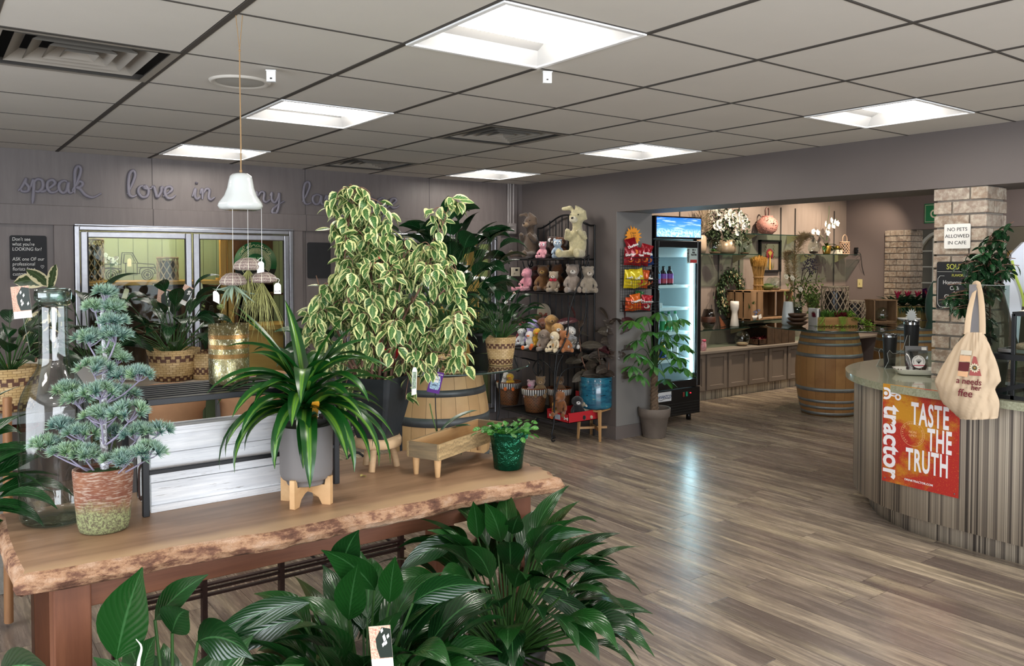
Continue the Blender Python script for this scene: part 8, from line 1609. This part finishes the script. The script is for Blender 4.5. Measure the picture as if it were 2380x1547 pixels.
for pts in(((2248,776),(2250,745),(2255,715),(2261,690),(2266,672)),((2284,776),(2283,740),(2281,705),(2278,680),(2275,664))):
    P=[bagpt(x,y,-.004)for x,y in pts];far=pts[0][0]<2260
    for k in range(1,len(P)):u=k/(len(P)-1);P[k]=onx(pts[k][0],pts[k][1],XB_-.004+((X_+.03 if far else X_-.012)-XB_)*u**1.5)
    if not far:P+=[onx(2270,659,X_),onx(2266,664,X_+.014),onx(2264,690,X_+.018)]
    sb=MB().tube(catmull(P,5),.0165,8,flat=(.12,1.0),up=(-1,0,0)).build('strap',canvas,tbg,world=True)
def pbag(P,nm,col,off=.0):
    mb=MB();
    (x0,y0),(x1,y1),(x2,y2),(x3,y3)=P;n=6;vs=[]
    for j in range(n+1):
        for i in range(n+1):
            u,v=i/n,j/n;px=(x0*(1-u)+x1*u)*(1-v)+(x3*(1-u)+x2*u)*v;py=(y0*(1-u)+y1*u)*(1-v)+(y3*(1-u)+y2*u)*v;vs.append(bagpt(px,py,frontx(px,py)-off-.002))
    mb.add(vs,[(j*(n+1)+i,(j+1)*(n+1)+i,(j+1)*(n+1)+i+1,j*(n+1)+i+1)for j in range(n)for i in range(n)]);return mb.build(nm,M('print_'+col,col,.9),tbg,world=True)
for P,nm,c in(([(2270,826),(2276,828),(2290,872),(2263,870)],'printed_arch','a0524e'),([(2240,812),(2266,814),(2265,824),(2239,822)],'printed_lid','cfc6b4'),([(2238,824),(2264,826),(2263,839),(2238,838)],'printed_cup','dcae86'),([(2237,839),(2263,841),(2261,861),(2236,859)],'printed_sleeve','5e2226'),([(2237,860),(2261,862),(2259,874),(2236,871)],'printed_cup','dcae86')):pbag(P,nm,c)
fl_=MB();c0=bagpt(2275,853,frontx(2275,853)-.006)
for k in range(12):a=2*pi*k/12;d=V((0,-cos(a),sin(a)));fl_.leaf(c0,d,.026,.010,0,0,3,'round',side=V((0,-sin(a),-cos(a))))
fl_.build('printed_daisy',M('print_daisy','e6d9bc',.9),tbg,world=True);MB().ball(c0+V((-.001,0,0)),(.003,.006,.006),8,6).build('daisy_centre',M('print_center','9a7a3c',.9),tbg,world=True)
mar=M('print_maroon','6e262e',.9)
for w,px,py,sz_ in(('a needs',2264,884,.044),('her',2280,899,.038),('ffee',2257,911,.054)):
    p_=bagpt(px,py,frontx(px,py)-.008);text(w,side(p_),sz_,mar,'bag_lettering',tbg,shear=.12,bold=.0005,sx=.92)
pc_=thing('pastry_display_case','glass pastry case with black frame and slanted supports at the right edge of the counter','display case',(4.72,1.6,KT));fx_,yL,yR=4.50,onx(2302,900,4.50).y,1.05;zt2=KT+.44
yP=onx(2356,800,4.50).y
for x in(4.50,4.94):
    for y in(yP,yR):bev(MB().bx((x-.009,y-.009,KT+.001),(x+.009,y+.009,zt2)).build('post',dark_metal,pc_,world=True),.001,1)
for x in(4.50,4.94):
    MB().bx((x-.009,yR,zt2-.010),(x+.009,yP,zt2+.010)).build('rail',dark_metal,pc_,world=True);MB().bx((x-.009,yR,KT+.002),(x+.009,yL,KT+.022)).build('rail',dark_metal,pc_,world=True)
MB().bx((4.50,yL-.018,KT+.002),(4.94,yL,KT+.022)).build('rail',dark_metal,pc_,world=True);MB().bx((4.50,yP-.009,zt2-.010),(4.94,yP+.009,zt2+.010)).build('rail',dark_metal,pc_,world=True)
MB().bx((4.495,yR,KT+.02),(4.499,yP,zt2)).build('glass_front',clear_glass('guard_glass'),pc_,world=True)
MB().bx((4.47,yR,KT+.205),(4.92,yL,KT+.232)).build('tray_shelf',dark_metal,pc_,world=True);MB().tube([(4.49,yL-.01,KT+.03),(4.49,yR+.15,KT+.26)],.016,4).build('slanted_support',dark_metal,pc_,world=True)
t=thing('baking_tray','metal baking tray of crumb-topped pastries in the glass case','tray',(4.70,yL-.245,KT+.236));stl=M('brushed_steel','a8a9ab',.3,.9);bev(MB().bx((-.19,-.25,0),(.19,.22,.006)).bx((-.19,-.25,0),(-.184,.22,.022)).bx((.184,-.25,0),(.19,.22,.022)).bx((-.19,.214,0),(.19,.22,.022)).build('tray_body',stl,t),.002)
crb=M('crumb_pastry','b89a86',.9,var=.3,vs=90,bump=1.,bs=120,bd=.01)
for i in range(3):
    for j in range(3):tag(MB().ball((0,0,.022),(.05,.055,.024),16,10).build('crumb_pastry',crb,loc=(4.60+i*.11,yL-.37+j*.12,KT+.245)),'crumb-topped pastry on the steel tray in the glass case','pastry','pastries on the steel tray')
t=thing('white_lamp_hood','pale sloping hood on top of the pastry case','hood',(4.75,1.3,zt2+.012));q=[(-.2,-.3),(.2,-.3),(.2,yP-1.3),(-.2,yP-1.3)];mb=MB();mb.add([V((x,y,0))for x,y in q]+[V((x*.3,y*.5,.10))for x,y in q],[(0,1,2,3),(0,4,5,1),(1,5,6,2),(2,6,7,3),(3,7,4,0),(4,7,6,5)]);mb.build('hood_shell',M('pale_hood','d4cfc2',.5),t)
fk=V((4.80,2.03,KT+.001));t=thing('dark_ficus','dark green weeping fig on the counter in front of the brick pillar','potted plant',fk);MB().lathe([(0,.002),(.075,0),(.095,.15),(.1,.16),(.09,.16),(0,.14)],32).build('pot',M('charcoal_pot','2a2b2d',.5),t)
lf=MB();st_=MB();rd=random.Random(90);env2=[(490,2345,2362),(520,2290,2380),(550,2262,2392),(600,2215,2392),(640,2225,2352),(680,2165,2340),(720,2190,2330),(760,2200,2320),(800,2215,2300),(840,2215,2290)]
def ex2(y):
    for a,b in zip(env2,env2[1:]):
        if a[0]<=y<=b[0]:u=(y-a[0])/(b[0]-a[0]);return a[1]+(b[1]-a[1])*u,a[2]+(b[2]-a[2])*u
    return env2[-1][1:]
tk2=catmull([V((0,0,.14)),V((.005,.0,.3)),V((-.005,0,.5)),near(2290,580,fk)-fk],8);st_.tube(tk2,[.009-.006*i/(len(tk2)-1)for i in range(len(tk2))],7)
for k in range(84):
    y=rd.triangular(495,835,640);x0,x1=ex2(y);b=near(rd.uniform(x0+6,x1-6),y,fk+_f*rd.uniform(-.13,.06))-fk;b.x=min(b.x,.14);a=min(tk2,key=lambda q:abs(q.z-(b.z-.04))+(q-b).length*.3);c_=catmull([a,(a+b)/2+V((0,0,.03)),b],5);st_.tube(c_,.0022,5,cap=False)
    for j in range(7):q=c_[min(len(c_)-1,3+j)];ph=rd.uniform(0,6.28);d=V((cos(ph),sin(ph),rd.uniform(-1.2,.1)));lf.leaf(q,d,rd.uniform(.05,.075),.030,rd.uniform(.2,.8),.2,5,'ovate',roll=rd.uniform(-.5,.5))
lf.build('foliage',leafm('dark_fig_leaf','1d4222','102a16',rough=.25,vein=.1),t);st_.build('stem',stem_m,t)
W0=V((5.25,1.93,0));q=near(2365,800,W0);t=thing('white_paper_cone','white wrapping paper cone with a lime ribbon behind the glass guard','wrapped bouquet',q);mb=MB();P=[near(x,y,W0)-q for x,y in((2367,798),(2330,665),(2352,590),(2380,562),(2386,640),(2376,700))];bk_=[p+V((.09,.05,0))for p in P[1:]]
mb.add(P+bk_,[(0,1,5),(1,2,5),(2,4,5),(2,3,4),(0,6,1),(1,6,7,2),(2,7,8,3),(3,8,9,4),(4,9,10,5),(5,10,0),(6,0,10),(6,10,9,7),(7,9,8)]);mb.build('paper_wrap',M('white_wrap_paper','dfe4f0',.7),t);MB().tube(catmull([near(x,y,W0-_f*.02)-q for x,y in((2352,605),(2360,640),(2372,672),(2378,695),(2379,712))],5),.008,5,flat=(.3,1)).build('ribbon',M('lime_ribbon','c3d864',.5),t)
MB().tube([V((0,0,0)),V((.04,.03,-(q.z-.9)))],.008,6).build('stem_bundle',petm,t);MB().lathe([(0,0),(.07,0),(.08,.3),(.075,.3),(0,.02)],20,c=(.04,.03,.55-q.z)).build('bucket',M('grey_bucket','555a5c',.4),t)
tag(bev(MB().bx((5.05,1.7,0),(5.55,2.08,.55)).build('rear_cabinet',M('dark_cabinet','3b3733',.6)),.004),'dark low cabinet behind the counter beneath the white paper cone','cabinet')
k_=onz(2225,842,KT)+_f*.02;t=thing('kraft_paper_bag','kraft paper bag with dark tissue on the counter beside the tote bag','bag',(k_.x,k_.y,KT+.001),rz=-.5);kr=M('kraft_paper','9c7a5a',.85,bump=.3,bs=60);bev(MB().bx((-.05,-.035,0),(.05,.035,.15)).build('bag_body',kr,t),.002);mb=MB();mb.add([(-.045,-.03,.15),(.045,-.03,.15),(.045,.03,.15),(-.045,.03,.15),(.03,0,.23),(.045,.01,.19)],[(0,1,5,4),(1,2,5),(2,3,4,5),(3,0,4)]);mb.build('tissue',M('dark_tissue','4a4440',.8),t)
xs=4.968;a,b=onx(2196,521,xs),onx(2256,577,xs);t=thing('no_pets_sign','white plastic sign reading NO PETS ALLOWED IN CAFE on the brick pillar','sign',(xs,(a.y+b.y)/2,(a.z+b.z)/2));W_,H_=abs(a.y-b.y),a.z-b.z;f=side((xs-.002,(a.y+b.y)/2,(a.z+b.z)/2));MB().prism(rrect(-W_/2,-H_/2,W_/2,H_/2,.008),0,.004,f).build('board',M('white_sign_plastic','e6e4de',.4),t,world=True)
for i,w in enumerate(('NO PETS','ALLOWED','IN CAFE')):text(w,side((xs-.0065,(a.y+b.y)/2,(a.z+b.z)/2+(1-i)*H_*.27)),H_*.20,ink,'sign_lettering',t)
a,b=onx(2179,608,xs),onx(2262,720,xs);t=thing('soup_chalkboard','black chalkboard listing soup flavours on the brick pillar','chalkboard',(xs,(a.y+b.y)/2,(a.z+b.z)/2));W_,H_=abs(a.y-b.y),a.z-b.z;f=side((xs-.002,(a.y+b.y)/2,(a.z+b.z)/2));MB().prism(rrect(-W_/2,-H_/2,W_/2,H_/2,.012),0,.006,f).build('board',slate,t,world=True);yel=M('yellow_chalk','c9cc5a',.9)
fr3=MB();P=[f@V((x*W_,y*H_,.0065))for x,y in((-.40,-.46),(-.46,-.40),(-.46,.14),(-.40,.20),(-.28,.20))];fr3.tube(P,.0014,4);P=[f@V((x*W_,y*H_,.0065))for x,y in((.30,.20),(.40,.20),(.46,.14),(.46,-.40),(.40,-.46),(-.40,-.46))];fr3.tube(P,.0014,4);fr3.tube([f@V((-.48*W_,.29*H_,.0065)),f@V((.48*W_,.29*H_,.0065))],.001,4);fr3.build('chalk_border',chalk,t,world=True)
for w,x,y,s_,m_ in(('SOUP',0,.39,.16,yel),('FLAVORS',.1,.21,.075,yel),('Homemade',.0,.06,.12,chalk),('Chili',0,-.06,.12,chalk),('Chicken',-.05,-.24,.12,chalk),('Wild Rice',-.03,-.37,.12,chalk),('&',0,-.15,.07,chalk)):text(w,frame(f@V((x*W_,y*H_,.0066)),(0,-1,0),(0,0,1)),s_*H_,m_,'chalk_writing',t,sx=.85)
t=thing('coffee_machine','dark and steel coffee machine behind the counter at the right edge','coffee machine',(5.55,1.45,.9));tag(bev(MB().bx((5.2,.3,0),(5.8,1.66,.9)).build('back_counter',M('dark_cabinet','3b3733')),.004),'dark back counter behind the pastry case','counter')
bev(MB().bx((-.15,-.35,.001),(.15,.18,.36)).build('body',stl,t),.01);MB().bx((-.17,-.36,.361),(.17,.19,.40)).build('cup_rail',dark_metal,t);MB().bx((-.16,-.30,.16),(-.15,.12,.30)).build('front_panel',dark_metal,t)
for i,x in enumerate((-.09,-.01,.07)):tag(MB().lathe([(0,0),(.022,0),(.033,.06),(.03,.06),(0,.005)],20).build('coffee_cup',M('pinkish_cup','cbb3ab',.3),loc=(5.55+x,1.58-.0*i,1.301)),'small pale cup on the coffee machine','cup','cups on the coffee machine')
# ================================================================ FOREGROUND PEACE LILIES BELOW THE TABLE
npot=M('black_nursery_pot','151515',.5);RD=random.Random(500)
def big_lily(lb,px,py,Y,n,seed,H,L,W,extra=(),pot=True,emin=28):
    p=ony(px,py,Y);q=V((p.x,Y,0));t=thing('foreground_peace_lily',lb,'potted plant',q,'peace lilies in front of the table');ph_=.30
    if pot:MB().lathe([(0,.002),(.10,0),(.105,.01),(.13,.27),(.138,.275),(.138,.30),(.13,.30),(.125,.27),(0,.265)],36).build('pot',npot,t);MB().lathe([(.124,.262),(0,.27)],20).build('soil',soil,t)
    rd=random.Random(seed);lf=MB();st_=MB()
    for k in range(n):
        f=(k+.5)/n;a=k*2.39996+rd.uniform(-.25,.25);el=R(86-(86-emin)*f**.85+rd.uniform(-6,6));Lk=L*rd.uniform(.8,1.12);rc_=max(.08,(H-ph_-Lk*.75)*(.75+.3*(1-f)))*rd.uniform(.8,1.05);rc_*=(1.0 if el>R(50)else 1.05)
        d0=V((cos(a)*cos(el),sin(a)*cos(el),sin(el)));p0=V((cos(a)*.05*rd.random(),sin(a)*.05*rd.random(),.26));p1=p0+d0*rc_*.55;d1=(d0+V((cos(a),sin(a),0))*.18).normalized();p2=p1+d1*rc_*.5;st_.tube([p0,p1,p2],[.0045,.004,.003],6,cap=False)
        lf.leaf(p2,d1,Lk,W*rd.uniform(.85,1.15),rd.uniform(.7,1.6),rd.uniform(.12,.32),12,'lance',roll=rd.uniform(-.5,.5),twist=rd.uniform(-.35,.35))
    for(ex_,ey,tx,ty,L_,W_2,dr)in extra:
        e=near(ex_,ey,q+V((0,-.05,0)))-q;tt=near(tx,ty,q+V((0,-.12,0)))-q;st_.tube(catmull([V((0,0,.26)),V((e.x*.4,e.y*.4,e.z*.7)),e],4),[.0035]*9,6,cap=False);lf.leaf(e,tt-e,L_,W_2,dr,.22,12,'lance',roll=RD.uniform(-.2,.2),side=(tt-e).cross(tow+V((0,0,.35))))
    st_.build('stem',petm,t);lf.build('foliage',lilyf,t);return t
lilyf=leafm('foreground_lily_leaf','1a4519','0c2911',rough=.22,vein=.10,vn=62,vw=1.9,lb=.13)
g=big_lily('tall peace lily in a black pot at the right end, below the table corner',1180,1500,2.17,110,101,.80,.23,.085,((1110,1250,1105,1165,0.19,0.0616,0.45),(1165,1260,1150,1175,0.224,0.0748,0.55),(1190,1240,1200,1190,0.134,0.0616,0.45),(1240,1260,1320,1215,0.224,0.044,0.55),(1250,1300,1370,1290,0.246,0.0528,0.55),(1240,1370,1370,1400,0.28,0.0616,0.65),(1060,1260,990,1265,0.224,0.0704,0.75)),emin=12)
big_lily('wide peace lily in the middle foreground under the table edge',850,1540,1.93,110,102,.76,.23,.095,((810,1440,820,1340,0.224,0.088,0.3),(905,1400,912,1300,0.19,0.066,0.35),(790,1330,810,1240,0.202,0.0748,0.45),(870,1370,810,1270,0.213,0.088,0.55),(960,1400,1050,1320,0.246,0.066,0.75),(700,1440,600,1440,0.246,0.0748,0.95),(720,1400,590,1400,0.28,0.0616,0.75)),emin=14)
t=big_lily('peace lily with one very large upright leaf below the left half of the table',400,1560,1.86,120,103,.70,.23,.10,((270,1530,300,1370,0.28,0.11,0.25),(360,1440,430,1340,0.224,0.0572,0.35),(400,1470,415,1400,0.19,0.0792,0.65),(460,1490,530,1440,0.19,0.088,1.05),(330,1560,350,1480,0.157,0.0528,0.25)),emin=14)
tk_=near(886,1502,V((.90,1.62,.5)));tag_card([o for o in bpy.data.objects if o.name.startswith('foreground_peace_lily')][1],tk_,.050,.098,.08,gx=.003)
big_lily('peace lily leaves at the bottom left corner of the picture',-60,1640,1.70,26,104,.56,.22,.08,((0,1560,70,1510,0.19,0.0616,0.65),),emin=15)
t=lily('peace lily reaching in from the left beside the glass bottle',(.03,2.93,.62),20,.42,.2,.22,.07,105,pot='round',pr=.10,ph_=.16,cone=(-.5,.6),mat=lilym);MB().bx((-.16,-.16,-.62),(.12,.16,-.001)).build('pot_stand',M('dark_cabinet','3b3733'),t)
sp_=MB();s0=near(322,1540,V((.33,1.75,.55)));fl2=[o for o in bpy.data.objects if o.name.startswith('foreground_peace_lily')][2];sp_.tube(catmull([s0+V((0,0,-.05)),s0,s0+V((.006,0,.03)),s0+V((-.004,0,.05))],4),[.003,.0033,.0036,.0036,.0034,.003,.0028,.0025,.002,.0018,.0014,.001,.0008],8);sp_.build('flower_bud',M('white_bud','e9eadb',.5),fl2,world=True)
